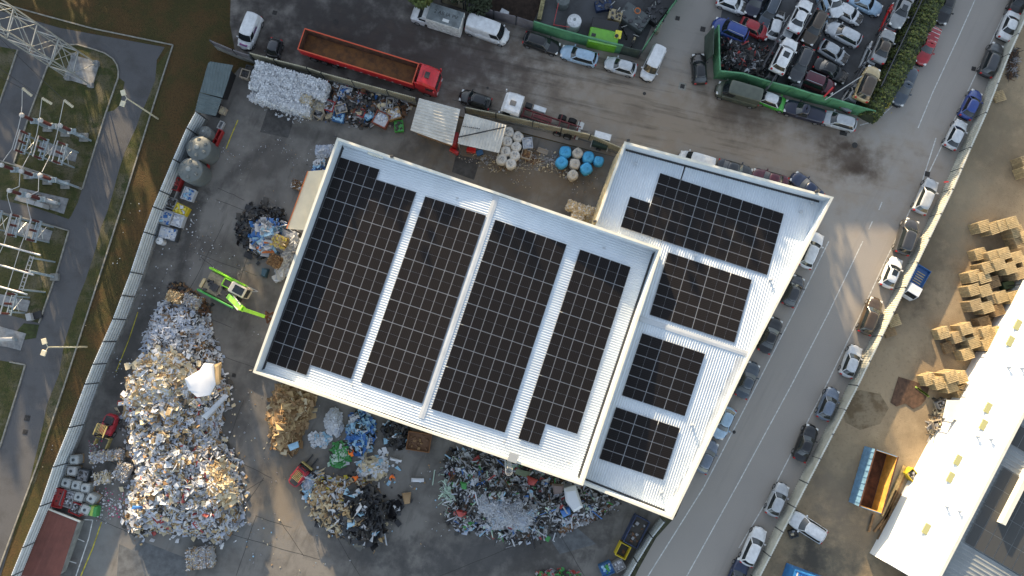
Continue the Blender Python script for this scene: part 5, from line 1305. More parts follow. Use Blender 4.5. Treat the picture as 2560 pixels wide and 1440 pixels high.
for pts, n in ((((56, 222, 7), (-60, 160, 12)), 'leftmost'), (((105, 245, 7), (0, 172, 11), (-100, 100, 14)), 'middle'), (((160, 250, 7), (80, 175, 10), (0, 95, 14), (-80, 20, 18)), 'rightmost')):
    cond(pts, .025, n+' thin dark line wire coming down from the tower', DarkM, 'line_wire')
for px, py, l, w in ((86, 508, 'long', 2.0), ):
    a = P(px, py, 1.2); r = empty('control_cabinet', (a.x, a.y, 0), yaw_px(66, 502, 110, 515), 'white long cabinet on the slab below the lower insulator row', 'cabinet'); MB().use(Por).bbox((0, 0, .6), (1.95, .5, 1.2), .04).build('cabinet_body', r); MB().use(DarkM).box((0, 0, 1.21), (.03, .5, .02)).build('seam', r)
a = P(125, 502, 2); r = empty('breaker_pole', (a.x, a.y, 0), yaw_px(100, 495, 138, 507), 'brown and white horizontal breaker pole over the slab', 'switchgear')
b = MB().use(Ins); ribs_tube(b, (-2.6, 0, 2), (-.4, 0, 2), .22); b.build('insulator', r); MB().use(Por).tube((-.4, 0, 2), (.8, 0, 2), .2, n=12).build('chamber', r); MB().use(GalvB).box((-.2, 0, 1), (.3, .3, 2)).build('post', r)
a = P(10, 848, 2); r = empty('breaker_pole', (a.x, a.y, 0), .05, 'white cylinder over the bottom left slab of the substation', 'switchgear'); MB().use(Por).tube((-1, 0, 2), (1.0, 0, 2), .22, n=12).build('chamber', r); MB().use(GalvB).box((0, 0, 1), (.3, .3, 2)).build('post', r)
a = P(70, 792, .7); r = empty('meter_box', (a.x, a.y, 0), .3, 'small white cabinet at the kerb corner below the square slab', 'cabinet'); MB().use(Por).bbox((0, 0, .35), (.55, .8, .7), .03).build('cabinet_body', r); MB().use(DarkM).box((.75, 0, .12), (.9, .8, .24)).build('pit', r)

# ---------------------------------------------------------------- trees and hedge
def leafmat(name, c): 
    m = mat(name, c, .8, noise=.5, scale=3); return m
def leaf_cloud(b, pts, size, rnd, flat=.6):
    for p in pts:
        a = rnd.random()*pi*2; t = rnd.uniform(-.8, .8); s = size*rnd.uniform(.6, 1.3)
        u = Vector((cos(a), sin(a), t*.5)).normalized()*s; v = Vector((-sin(a), cos(a), rnd.uniform(-.7, .7))).normalized()*s*flat
        b.add([p-u, p-v*.9, p+u, p+v], [(0, 1, 2, 3)])
def tree(px, py, h, r, label, seed, m1, m2, n=900, size=.28, group='trees', trunk_z=0, world=None, crown0=.28, squash=1.0):
    rnd = random.Random(seed); p = world if world else P(px, py, 0)
    root = empty('broadleaf_tree', (p.x, p.y, 0), rnd.random()*6, label, 'tree', group)
    b = MB().use(mat('bark', (.06, .045, .03), .95, noise=.4, scale=3)); b.tube((0, 0, 0), (.1, 0, h*.55), .22, .12, n=8)
    cl = []
    for k in range(9):
        a = rnd.random()*6.28; q = Vector((cos(a)*r*rnd.uniform(.3, .75), sin(a)*r*rnd.uniform(.3, .75), h*rnd.uniform(crown0+.1, .9))); b.tube((.05, 0, h*rnd.uniform(crown0, .5)), q, .08, .03, n=5); cl.append((q, r*rnd.uniform(.28, .48)))
    b.build('trunk', root)
    cl += [(Vector((0, 0, h*.85)), r*.5), (Vector((0, 0, h*.6)), r*.6)]
    b = MB()
    for j, (q, cr) in enumerate(cl):
        b.use(m1 if j % 3 else m2); pts = []
        for k in range(n//len(cl)):
            d = Vector((rnd.gauss(0, 1), rnd.gauss(0, 1), rnd.gauss(0, 1))).normalized()*cr*rnd.uniform(.55, 1.05); d.z *= squash; pts.append(q+d)
        leaf_cloud(b, pts, size, rnd)
    b.build('crown', root); return root
L1 = leafmat('leaf_green', (.075, .10, .022)); L2 = leafmat('leaf_olive', (.13, .14, .03)); L3 = leafmat('leaf_dark', (.022, .032, .012))
tree(1068, 20, 6.0, 2.3, 'leafy green tree hanging over the bonnet of the box-bodied truck', 3, L1, L2, 2200, .2, 'street trees')
tree(1190, 2, 5.0, 3.0, 'dark bushy tree behind the cream wall', 5, L3, L1, 2600, .2, 'street trees')
tree(1120, -25, 6.0, 3.0, 'dark tree at the top edge between the truck and the fence', 8, L3, L1, 2200, .22, 'street trees')
# hedge along the breaker yard
def hedge():
    rnd = random.Random(11); line_ = [(2360, -70), (2335, -10), (2305, 50), (2275, 110), (2245, 170), (2215, 225), (2188, 262), (2172, 292)]; q = [P(x, y, 1.2) for x, y in line_]; q = [xy(p) for p in q]
    o0 = q[3]; r = empty('hedge', (o0.x, o0.y, 0), 0, 'long bushy green hedge separating the breaker yard from the road', 'hedge')
    core = MB().use(L3); b = MB()
    wd = [1.2, 1.25, 1.3, 1.3, 1.25, 1.2, 1.1, .9]
    for i in range(len(q)-1):
        a, c = q[i]-o0, q[i+1]-o0; e = unit(c-a); n = Vector((-e.y, e.x, 0))
        core.bar((a.x, a.y, .95), (c.x, c.y, .95), wd[i]*1.5, 1.9)
        for j in range(2400):
            b.use((L1, L2, L1, L3)[rnd.randrange(4)])
            t = rnd.random(); ang = rnd.random()*pi; w = wd[i]+(wd[i+1]-wd[i])*t; bump = .93+.09*sin(i*7+t*9)+.08*sin(t*31+i)
            p = a+(c-a)*t+n*(cos(ang)*w*bump*1.15); p.z = .3+sin(ang)*2.0*bump
            leaf_cloud(b, [p+Vector((rnd.gauss(0, .07), rnd.gauss(0, .07), rnd.gauss(0, .08)))], .17, rnd)
    core.build('stem_mass', r); b.build('foliage', r)
hedge()
p = P(2186, 272); b = MB().use(mat('yellow_leaf', (.34, .26, .03), .8)); rnd = random.Random(4); leaf_cloud(b, [Vector((rnd.gauss(0, .5), rnd.gauss(0, .5), 1.6+rnd.gauss(0, .3))) for k in range(120)], .09, rnd); b.tube((0, 0, 0), (0, 0, 1.6), .05, n=6); o = b.build('yellow_shrub', loc=(p.x, p.y, 0)); tag(o, 'small yellow leaved shrub at the pointed foot of the hedge', 'shrub')

# unseen row of trees casting the ground shade, with a warehouse added behind as occluder
rnd = random.Random(2)
TZ = [tree(0, 0, 13.0, 3.6, 'tall tree of the row beyond the street', 31, L3, L1, 1500, .5, 'trees beyond the upper street', world=Vector((-70, 58, 0)), crown0=.1, squash=1.6),
      tree(0, 0, 13.0, 3.2, 'tall tree of the row beyond the street', 32, L1, L3, 1500, .5, 'trees beyond the upper street', world=Vector((-64, 60, 0)), crown0=.1, squash=1.6)]
xs = []
x = -150
while x < 62:
    gap = 4.2 if x > -58 else 6.3
    xs.append(x); x += gap*rnd.uniform(.85, 1.2)
for i, x in enumerate(xs):
    s = TZ[i % 2]; c = copy_tree(s, (x, 60+rnd.uniform(-2, 2), 0), rnd.random()*6); k = rnd.uniform(.93, 1.05)*(1.31 if x < 22 else (1.0 if x < 28 else .78)); c.scale = (k, k, k)  # heights stepped along the row to shape where the ground shade ends
wh = empty('occluder_warehouse', (8, 66, 0), 0, 'unseen grey warehouse added as a shade block beyond the trees of the upper street', 'industrial building')
b = MB().use(GreyF); b.box((0, 0, 4.9), (120, 14, 9.8)); b.build('wall', wh); MB().use(RoofW).box((0, 0, 9.9), (121, 15, .2)).build('roof', wh)
# ================================================================ heaps, bales, bags, bins
def pip(x, y, poly):
    c = False; n = len(poly); j = n-1
    for i in range(n):
        xi, yi = poly[i][0], poly[i][1]; xj, yj = poly[j][0], poly[j][1]
        if ((yi > y) != (yj > y)) and (x < (xj-xi)*(y-yi)/(yj-yi)+xi): c = not c
        j = i
    return c
def edge_dist(x, y, poly):
    best = 1e9; n = len(poly)
    for i in range(n):
        ax, ay, bx, by = poly[i][0], poly[i][1], poly[(i+1) % n][0], poly[(i+1) % n][1]
        dx, dy = bx-ax, by-ay; t = max(0, min(1, ((x-ax)*dx+(y-ay)*dy)/(dx*dx+dy*dy+1e-9)))
        best = min(best, hypot(x-ax-dx*t, y-ay-dy*t))
    return best
from mathutils import noise as mn
PAL = {}
def pm(name, c, r=.8): 
    return mat('scrap_'+name, c, r)
C_ = dict(white=pm('white_paper', (.52, .53, .55)), cream=pm('cream_paper', (.50, .42, .28)), card=pm('cardboard', (.27, .175, .09)), card2=pm('brown_board', (.20, .115, .05)), card3=pm('light_board', (.38, .27, .14)), grey=pm('grey_paper', (.25, .25, .26)),
          dark=pm('dark_paper', (.05, .045, .04)), black=pm('black_film', (.012, .012, .014), .3), blue=pm('blue_plastic', (.03, .12, .34), .4), ltblue=pm('light_blue', (.25, .42, .55), .5), red=pm('red_plastic', (.30, .04, .035), .5), pink=pm('magenta', (.45, .04, .14), .6),
          green=pm('green_plastic', (.05, .24, .06), .5), mint=pm('mint_profile', (.42, .55, .45), .5), yellow=pm('yellow_bag', (.55, .45, .04), .5), ice=pm('shredded_blue_white', (.40, .44, .52)), clear=pm('clear_film', (.42, .44, .47), .25), orange=pm('orange_scrap', (.55, .15, .03)), brown=pm('rust', (.12, .06, .03)))
def heap(name, poly, H, slope, n, pal, size, label, cat='heap', stick=0, seed=1, base='dark', wob=.35, zbase=0, spill=0.0, thick=.04, centre=None):
    """mound of scraps inside a pixel polygon; heights grow away from the edge"""
    rnd = random.Random(seed); W = [xy(P(x, y, 0)) for x, y in poly]; c = sum(W, Vector())/len(W); W = [(p.x-c.x, p.y-c.y) for p in W]
    x0, x1 = min(p[0] for p in W), max(p[0] for p in W); y0, y1 = min(p[1] for p in W), max(p[1] for p in W)
    def hgt(x, y):
        if not pip(x, y, W): return 0
        d = edge_dist(x, y, W); h = H*(1-math.exp(-d*slope/H))
        return max(0, h*(1+wob*mn.noise(Vector((x*.55+seed, y*.55, 0)))+wob*.5*mn.noise(Vector((x*1.6, y*1.6+seed, 3)))))
    st = .45 if (x1-x0) > 6 else .25; nx, ny = int((x1-x0)/st)+3, int((y1-y0)/st)+3; b = MB().use(C_[base]); vs = []
    for j in range(ny):
        for i in range(nx): x, y = x0-st+i*st, y0-st+j*st; vs.append((x, y, hgt(x, y)-.06))
    fs = [(j*nx+i, j*nx+i+1, (j+1)*nx+i+1, (j+1)*nx+i) for j in range(ny-1) for i in range(nx-1) if max(vs[k][2] for k in (j*nx+i, j*nx+i+1, (j+1)*nx+i+1, (j+1)*nx+i)) > 0]
    b.add(vs, fs)
    names = [k for k, w in pal for _ in range(w)]
    k = 0; tries = 0
    while k < n and tries < n*6:
        tries += 1; x, y = rnd.uniform(x0-spill, x1+spill), rnd.uniform(y0-spill, y1+spill)
        ins = pip(x, y, W)
        if not ins and not (spill and rnd.random() < .10 and edge_dist(x, y, W) < spill*rnd.random()): continue
        k += 1; z = hgt(x, y)
        nz = mn.noise(Vector((x*.55+seed*3, y*.55, 7)))+.5*mn.noise(Vector((x*1.7, y*1.7+seed, 2)))
        idx = int((nz*.9+.5)*len(names)+rnd.gauss(0, len(names)*.16)) % len(names)
        b.use(C_[names[idx]]); s = size[0]+(size[1]*1.35-size[0])*rnd.random()**2.4; l = s*rnd.uniform(.7, 1.9)
        if stick and rnd.random() < stick: l = s*rnd.uniform(3, 6); s *= .28
        e = Euler((rnd.gauss(0, .45), rnd.gauss(0, .45), rnd.random()*6.28)).to_matrix()
        cz = Vector((x, y, z+rnd.uniform(.0, .12)+ (0 if ins else .02)))
        f = rnd.uniform(-.25, .25)*s
        p = [e @ Vector(v)+cz for v in ((-l/2, -s/2, 0), (l/2, -s/2, 0), (l/2*rnd.uniform(.8, 1.1), s/2, f), (-l/2*rnd.uniform(.7, 1.1), s/2, 0))]
        t = e @ Vector((0, 0, thick)); b.add([v for v in p]+[v+t for v in p], [(3, 2, 1, 0), (4, 5, 6, 7), (0, 1, 5, 4), (1, 2, 6, 5), (2, 3, 7, 6), (3, 0, 4, 7)])
    o = b.build(name, loc=(c.x, c.y, 0)); tag(o, label, cat, kind='stuff'); return o
heap('paper_heap', [(395, 770), (430, 735), (500, 745), (525, 790), (535, 850), (560, 905), (530, 930), (430, 935), (360, 915), (362, 850)], 3.0, 1.0, 3200, [('ice', 7), ('white', 5), ('grey', 3), ('card2', 2), ('dark', 2)], (.10, .30), 'bluish white shredded paper and tubes at the upper end of the long paper heap', stick=.25, seed=2, spill=.6)
heap('paper_heap', [(352, 930), (372, 885), (430, 890), (520, 905), (560, 950), (575, 990), (552, 1040), (552, 1090), (590, 1150), (605, 1240), (598, 1310), (560, 1352), (490, 1340), (400, 1325), (350, 1340), (318, 1305), (325, 1240), (345, 1180), (328, 1120), (325, 1060), (318, 1010)], 3.7, 1.05, 12500,
     [('white', 8), ('grey', 3), ('dark', 2), ('cream', 4), ('card', 3), ('card2', 3), ('card3', 3), ('white', 5), ('ice', 3), ('grey', 4), ('white', 4), ('dark', 4), ('white', 3), ('dark', 2), ('red', 1), ('cream', 3), ('card3', 3), ('white', 4), ('ice', 4), ('black', 1)], (.13, .50), 'enormous heap of mixed white paper and cardboard filling the left of the yard', seed=3, spill=1.2)
heap('cardboard_heap', [(695, 962), (745, 970), (790, 990), (768, 1050), (750, 1090), (738, 1128), (690, 1125), (676, 1040)], 3.0, 1.6, 1300, [('card', 6), ('card3', 4), ('card2', 4), ('cream', 1)], (.25, .65), 'tall brown cardboard heap against the lower left corner of the hall', seed=4, spill=.5, base='brown')
heap('film_heap', [(812, 1050), (830, 1018), (852, 1030), (860, 1070), (845, 1090), (818, 1080)], 1.0, 1.2, 700, [('white', 5), ('clear', 5), ('ice', 1)], (.08, .3), 'small fluffy white heap of shredded foam below the hall', seed=5, base='clear')
heap('plastic_heap', [(880, 1035), (905, 1025), (935, 1050), (940, 1085), (925, 1120), (905, 1140), (875, 1120), (870, 1080)], 1.3, 1.3, 700, [('blue', 6), ('ltblue', 4), ('black', 3), ('white', 2), ('grey', 1)], (.2, .55), 'heap of blue and black sacks below the hall', seed=6, base='black')
heap('plastic_heap', [(955, 1065), (985, 1050), (1025, 1060), (1022, 1100), (1000, 1120), (965, 1110)], 1.1, 1.0, 500, [('black', 7), ('dark', 3), ('white', 1), ('ltblue', 1)], (.18, .5), 'black sack heap beside the brown wooden bin', seed=7, base='black')
heap('mixed_heap', [(775, 1180), (840, 1200), (895, 1195), (945, 1230), (960, 1275), (955, 1320), (925, 1350), (880, 1345), (830, 1330), (795, 1300), (770, 1240)], 2.6, 1.1, 2600, [('card', 4), ('cream', 5), ('card3', 6), ('dark', 3), ('black', 2), ('white', 3), ('brown', 1), ('yellow', 1), ('clear', 2)], (.12, .5), 'round mixed waste heap with golden cardboard side and black sacks', seed=8, stick=.1, spill=1.0, base='black')
heap('plastic_heap', [(765, 1185), (800, 1180), (812, 1225), (795, 1265), (770, 1250), (760, 1215)], .9, 1.1, 450, [('ltblue', 6), ('ice', 4), ('white', 3), ('mint', 1)], (.2, .5), 'pale blue plastic heap between the lower red forklift and the golden heap', seed=9, base='ice')
heap('plastic_heap', [(830, 1110), (865, 1105), (880, 1140), (860, 1165), (825, 1160)], .8, 1.0, 320, [('green', 6), ('mint', 3), ('dark', 2), ('white', 1)], (.18, .5), 'dark and light green sheets right of the lower red forklift', seed=10, base='green')
heap('can_heap', [(900, 1155), (935, 1140), (970, 1150), (965, 1190), (925, 1200), (895, 1185)], .5, 1.0, 260, [('cream', 5), ('white', 4), ('ltblue', 2), ('dark', 1)], (.2, .45), 'scatter of white jerrycans between the orange clad workers', seed=12, spill=1.5)
heap('can_heap', [(770, 1085), (805, 1082), (830, 1095), (815, 1115), (780, 1118)], .35, .7, 120, [('white', 5), ('ltblue', 3)], (.2, .4), 'loose white boxes right of the cardboard heap', seed=13, base='grey')
heap('mixed_heap', [(1120, 1140), (1165, 1120), (1230, 1130), (1330, 1160), (1430, 1205), (1520, 1235), (1545, 1255), (1490, 1290), (1430, 1310), (1380, 1330), (1310, 1348), (1240, 1342), (1190, 1320), (1150, 1330), (1120, 1290), (1125, 1230), (1112, 1180)], 3.0, 1.0, 6800,
     [('dark', 8), ('grey', 4), ('clear', 2), ('black', 9), ('grey', 3), ('dark', 4), ('white', 2), ('ice', 3), ('clear', 3), ('green', 1), ('blue', 1), ('ltblue', 1), ('red', 1), ('mint', 1), ('dark', 3), ('brown', 2)], (.12, .45), 'vast grey and black mixed plastic heap below the hall and annex', seed=14, stick=.15, spill=1.1)
heap('strap_heap', [(1200, 1250), (1235, 1232), (1270, 1248), (1300, 1240), (1340, 1262), (1325, 1285), (1305, 1310), (1262, 1298), (1240, 1306), (1215, 1270)], .7, .6, 3200, [('ice', 5), ('clear', 6), ('white', 4), ('grey', 4), ('ltblue', 1)], (.06, .16), 'silvery tangle of plastic strapping on the vast grey heap', stick=.8, seed=15, base='grey', wob=.9, thick=.01)
bpy.data.objects['strap_heap'].location.z = 2.45
heap('strap_heap', [(1195, 1235), (1215, 1222), (1235, 1240), (1225, 1270), (1200, 1262)], .6, .7, 500, [('ice', 3), ('clear', 6), ('white', 2)], (.05, .12), 'smaller silvery tangle at the left end of the strapping', stick=.8, seed=16, base='clear', thick=.01)
bpy.data.objects[-1]; [o for o in bpy.data.objects if o.name.startswith('strap_heap')][-1].location.z = 2.3
heap('fibre_heap', [(1400, 1330), (1390, 1312), (1440, 1290), (1500, 1262), (1530, 1248), (1528, 1270), (1480, 1300), (1430, 1322)], 1.3, 1.0, 900, [('grey', 4), ('brown', 2), ('card2', 2), ('clear', 2)], (.1, .3), 'grey brown fibrous windrow along the lower right of the vast heap', seed=17)
heap('profile_heap', [(1110, 1190), (1135, 1195), (1150, 1230), (1145, 1270), (1120, 1265), (1108, 1230)], .9, .9, 160, [('mint', 8), ('white', 2)], (.16, .3), 'pale mint green profiles sticking out of the vast heap at its left', stick=.9, seed=18, spill=1.2, base='grey')
heap('sack_heap', [(595, 560), (625, 525), (665, 515), (705, 530), (715, 560), (700, 600), (650, 650), (615, 620), (595, 590)], .8, .7, 1300, [('black', 8), ('dark', 3)], (.15, .5), 'ring of torn black film round the blue and white sacks left of the hall', seed=19, spill=.9, base='black')
heap('sack_heap', [(630, 560), (655, 540), (690, 545), (715, 560), (712, 600), (690, 640), (650, 640), (628, 610)], 1.8, 1.3, 420, [('white', 4), ('grey', 3), ('blue', 3), ('ltblue', 3), ('white', 3), ('orange', 1)], (.3, .75), 'white and blue sacks heaped left of the hall', seed=20, base='grey', wob=.5)
heap('sack_heap', [(712, 580), (745, 585), (750, 610), (725, 670), (700, 700), (690, 690), (700, 640)], 1.4, 1.2, 420, [('clear', 6), ('white', 4), ('grey', 2)], (.25, .65), 'clear and white film sacks along the left hall wall', seed=21, base='grey')
heap('shred_heap', [(790, 365), (835, 362), (832, 390), (800, 400), (788, 385)], .9, 1.2, 600, [('ice', 6), ('white', 5)], (.05, .14), 'white shredded paper pile at the upper left corner of the hall', seed=22, base='ice')
heap('bottle_heap', [(788, 402), (812, 400), (808, 432), (780, 435)], .6, 1, 200, [('white', 4), ('ltblue', 2), ('blue', 3), ('dark', 2)], (.15, .35), 'white and blue containers between the shredded paper and the cream canopy', seed=23)
heap('fluff_heap', [(650, 250), (720, 285), (780, 295), (790, 280), (700, 262), (640, 235)], .25, .3, 1100, [('white', 5), ('clear', 3), ('cream', 1)], (.06, .25), 'torn white fluff along the foot of the white bales', seed=24, base='grey', spill=1.0)
heap('junk_heap', [(812, 195), (850, 200), (900, 215), (960, 232), (1010, 245), (1030, 262), (1015, 290), (985, 300), (940, 312), (890, 318), (850, 300), (800, 290), (792, 260), (800, 230)], .8, .7, 1400, [('dark', 6), ('black', 5), ('brown', 3), ('grey', 4), ('white', 3), ('cream', 2), ('red', 1), ('blue', 1)], (.12, .45), 'dark jumble of scrap between the bins along the upper fence', seed=25, spill=.8)
heap('brush_heap', [(1180, 380), (1240, 392), (1330, 370), (1390, 380), (1440, 460), (1370, 430), (1310, 425), (1230, 430)], .12, .1, 900, [('grey', 3), ('cream', 2), ('card2', 2)], (.04, .16), 'thin litter of pale fibres between the white and the blue big bags', stick=.4, seed=26, base='brown', thick=.01)
heap('scooter_heap', [(1795, 85), (1830, 100), (1875, 105), (1925, 125), (1925, 170), (1905, 205), (1850, 197), (1800, 182)], 1.3, 1.3, 1700, [('black', 8), ('dark', 5), ('white', 1), ('black', 8), ('grey', 2), ('red', 1), ('black', 5)], (.12, .42), 'tangled black heap of broken scooters inside the green fence', seed=27, base='black', stick=.2)
heap('fluff_heap', [(1340, 1430), (1400, 1420), (1450, 1432), (1440, 1470), (1330, 1470)], 1.0, 1.0, 500, [('dark', 4), ('green', 2), ('red', 1), ('grey', 2)], (.12, .35), 'dark mixed heap cut by the bottom edge of the photo', seed=28)
heap('film_heap', [(1245, 1120), (1300, 1130), (1330, 1150), (1300, 1160)], 1.8, 1.5, 160, [('card2', 3), ('green', 1), ('grey', 3)], (.3, .7), 'larger boards at the top of the vast heap under the hall eave', seed=29)
heap('wood_heap', [(420, 715), (450, 705), (485, 730), (530, 765), (520, 800), (480, 790), (430, 750)], 1.2, 1, 700, [('brown', 4), ('black', 4), ('card2', 3), ('dark', 3)], (.1, .4), 'dark splintered scraps at the very top of the long paper heap', seed=30)
def lift(o, z): o.location.z = z; return o
lift(heap('cardboard_heap', [(375, 908), (410, 882), (470, 885), (512, 925), (500, 965), (470, 1000), (405, 1012), (352, 1002), (348, 960)], 1.2, .42, 2300, [('card3', 4), ('white', 3), ('cream', 5), ('card', 2), ('white', 3), ('dark', 1), ('grey', 1)], (.12, .45), 'cardboard coloured for golden sunlight on the upper part of the big paper heap', seed=31, base='card', wob=.8, spill=1.3), 2.3)  # cardboard overlay whose warm palette stands in for golden sunlight
lift(heap('cardboard_heap', [(545, 1155), (575, 1150), (598, 1185), (603, 1240), (560, 1255), (535, 1215)], .6, .5, 600, [('card3', 5), ('cream', 4), ('card', 2), ('white', 3)], (.13, .45), 'cardboard coloured for golden sunlight on the right shoulder of the big paper heap', seed=32, base='card', wob=.8, spill=1.0), 2.0)  # warm cardboard palette again carries the golden light on this shoulder
lift(heap('sack_heap', [(880, 1215), (930, 1215), (965, 1260), (962, 1320), (930, 1352), (885, 1350), (855, 1300), (858, 1250)], 1.1, .9, 620, [('black', 14), ('dark', 3), ('white', 2), ('ltblue', 1)], (.25, .7), 'black sacks covering the right side of the golden heap', seed=33, base='black', wob=.5, spill=.6), 1.2)
heap('sack_heap', [(965, 1255), (1003, 1250), (1000, 1285), (965, 1300), (950, 1280)], .6, .8, 70, [('black', 9), ('white', 1)], (.3, .7), 'few loose black sacks right of the round mixed heap', seed=34, base='black', spill=1.0)
# thin litter over the yard: small separate scatter, one stuff object each area
def scatter(name, poly, n, pal, size, label, seed):
    rnd = random.Random(seed); W = [xy(P(x, y, 0)) for x, y in poly]; x0, x1 = min(p.x for p in W), max(p.x for p in W); y0, y1 = min(p.y for p in W), max(p.y for p in W); WW = [(p.x, p.y) for p in W]; b = MB(); k = 0
    while k < n:
        x, y = rnd.uniform(x0, x1), rnd.uniform(y0, y1)
        if not pip(x, y, WW) or mn.noise(Vector((x*.25, y*.25, seed))) < rnd.uniform(-.1, .45): k += .1; continue
        k += 1; b.use(C_[rnd.choice(pal)]); s = rnd.uniform(*size); b.box((x, y, .03+s*.1), (s, s*rnd.uniform(.3, 1), .03), mtx=Euler((rnd.gauss(0, .2), rnd.gauss(0, .2), rnd.random()*6)).to_matrix())
    o = b.build(name); tag(o, label, 'litter', kind='stuff')
scatter('litter', [(560, 300), (840, 330), (740, 560), (640, 900), (560, 700), (420, 900), (480, 480)], 500, ['white', 'grey', 'clear', 'grey', 'card', 'dark'], (.03, .13), 'fine litter strewn over the concrete left of the hall', 41)
scatter('litter', [(560, 900), (640, 960), (1100, 1100), (1140, 1350), (700, 1440), (600, 1400)], 320, ['white', 'grey', 'grey', 'cream', 'card', 'ltblue'], (.04, .22), 'fine litter strewn over the lower concrete yard', 42)
scatter('litter', [(220, 1080), (330, 1000), (320, 1340), (240, 1300)], 500, ['white', 'grey', 'white', 'pink'], (.04, .2), 'fine litter between the paper heap and the left fence', 43)
scatter('litter', [(480, 700), (360, 920), (250, 1000), (240, 980), (420, 500), (500, 480)], 220, ['white', 'clear'], (.04, .18), 'sparse litter along the left fence lane', 44)
scatter('litter', [(320, 500), (390, 480), (200, 960), (100, 1200), (60, 1200), (180, 900)], 45, ['white', 'cream'], (.04, .14), 'sparse pale litter on the brown verge', 45)
scatter('litter', [(1100, 380), (1540, 400), (1500, 500), (1300, 470)], 350, ['grey', 'cream', 'card2'], (.03, .14), 'fine litter on the court between hall and sheds', 46)

# big flat white foam blocks etc.
def crumple_box(b, c, d, yaw, rnd, k=.12, n=3):
    """irregular rounded block"""
    hx, hy, hz = d[0]/2, d[1]/2, d[2]/2; vs = []; R = Matrix.Rotation(yaw, 3, 'Z'); c = Vector(c)
    N = 8; rings = [(-1, .92), (-.35, 1.04), (.35, 1.02), (.85, .95), (1, .72)]
    for (zz, sc) in rings:
        for i in range(N*2):
            a = 2*pi*i/(N*2); x = max(-1, min(1, 1.3*cos(a))); y = max(-1, min(1, 1.3*sin(a)))
            q = Vector((x*hx*sc*(1+rnd.gauss(0, k*.5)), y*hy*sc*(1+rnd.gauss(0, k*.5)), zz*hz*(1+rnd.gauss(0, k*.3)))); vs.append(R @ q+c)
    M = N*2; fs = []
    for r in range(len(rings)-1):
        for i in range(M): j = (i+1) % M; fs.append((r*M+i, r*M+j, (r+1)*M+j, (r+1)*M+i))
    vs.append(c+R @ Vector((0, 0, hz*1.02))); t = len(vs)-1
    for i in range(M): fs.append(((len(rings)-1)*M+i, (len(rings)-1)*M+(i+1) % M, t))
    fs.append(tuple(range(M-1, -1, -1))); b.add(vs, fs)
def fibres(b, c, d, yaw, rnd, n, mats, sz=(.12, .4)):
    R = Matrix.Rotation(yaw, 3, 'Z'); c = Vector(c)
    for k in range(n):
        f = rnd.random(); u, v = rnd.uniform(-.5, .5), rnd.uniform(-.5, .5)
        if f < .55: p = Vector((u*d[0], v*d[1], d[2]/2+rnd.uniform(-.02, .06)))
        elif f < .78: p = Vector((d[0]/2*rnd.choice((-1, 1)), v*d[1], u*d[2]))
        else: p = Vector((u*d[0], d[1]/2*rnd.choice((-1, 1)), v*d[2]))
        b.use(rnd.choice(mats)); s = rnd.uniform(*sz); w = s*rnd.uniform(.15, .5); e = Euler((rnd.gauss(0, .5), rnd.gauss(0, .5), rnd.random()*6)).to_matrix(); p = R @ p+c
        b.add([p+e @ Vector((-s/2, -w/2, 0)), p+e @ Vector((s/2, -w/2, .02)), p+e @ Vector((s/2, w/2, 0)), p+e @ Vector((-s/2, w/2, .05))], [(0, 1, 2, 3)])
def bale(px, py, d, yaw, label, mats, z=0, seed=0, n=150, group=None, sz=(.1, .35), straps=True):
    rnd = random.Random(seed); p = P(px, py, z+d[2]); b = MB().use(mats[0]); crumple_box(b, (0, 0, d[2]/2), d, 0, rnd, .10)
    r = empty('pressed_bale', (p.x, p.y, z), yaw, label, 'bale', group)
    fibres(b, (0, 0, d[2]/2), d, 0, rnd, n, mats, sz); b.build('bale_body', r)
    if straps:
        b = MB().use(C_['dark'])
        for k in (-1, 0, 1): b.box((k*d[0]*.28, 0, d[2]/2), (.025, d[1]*1.06, d[2]*1.05))
        b.build('strap', r)
    return r
# block of white film bales
wm = [pm('bale_white', (.62, .64, .66)), C_['white'], C_['clear'], pm('bale_white2', (.68, .69, .70))]; by = yaw_px(640, 155, 800, 200); cmats = [pm('bale_cream', (.46, .42, .33)), C_['white'], C_['cream']]
protos = []
k = 0
rowsn = ['top', 'second', 'third', 'fourth']; colsn = ['first', 'second', 'third', 'fourth', 'fifth', 'sixth', 'seventh']
u0 = Vector((650, 165)); du = Vector((25.5, 7.6)); dv = Vector((-6.8, 22.5))
for lay in (0, 1):
    for r in range(4):
        for c in range(7 if r < 3 else 6):
            if lay == 0 and r < 3 and c not in (0, 6): continue
            if r == 3 and lay == 1 and c < 1: continue
            if (r, c) == (2, 6) and lay == 1: continue
            q = u0+du*c+dv*r; p = P(q.x, q.y, 2.3); yy = by+random.uniform(-.06, .06)
            lab = '%s white film bale from the left, %s row, %s of the block' % (colsn[c], rowsn[r], 'upper layer' if lay else 'ground layer')
            if k < 5 or (c > 4 and r > 1 and k % 2): 
                o = bale(q.x, q.y, (1.14, .98, 1.15), yy, lab, cmats if (c > 4 and r > 1) else wm, 0, 100+k, 260, 'white film bales', (.12, .45), straps=False); o.location = (p.x, p.y, lay*1.13)
                if not (c > 4 and r > 1): protos.append(o)
            else: copy_tree(protos[k % len(protos)], (p.x, p.y, lay*1.13), yy+(pi if k % 3 else 0), lab, 'white film bales')
            k += 1
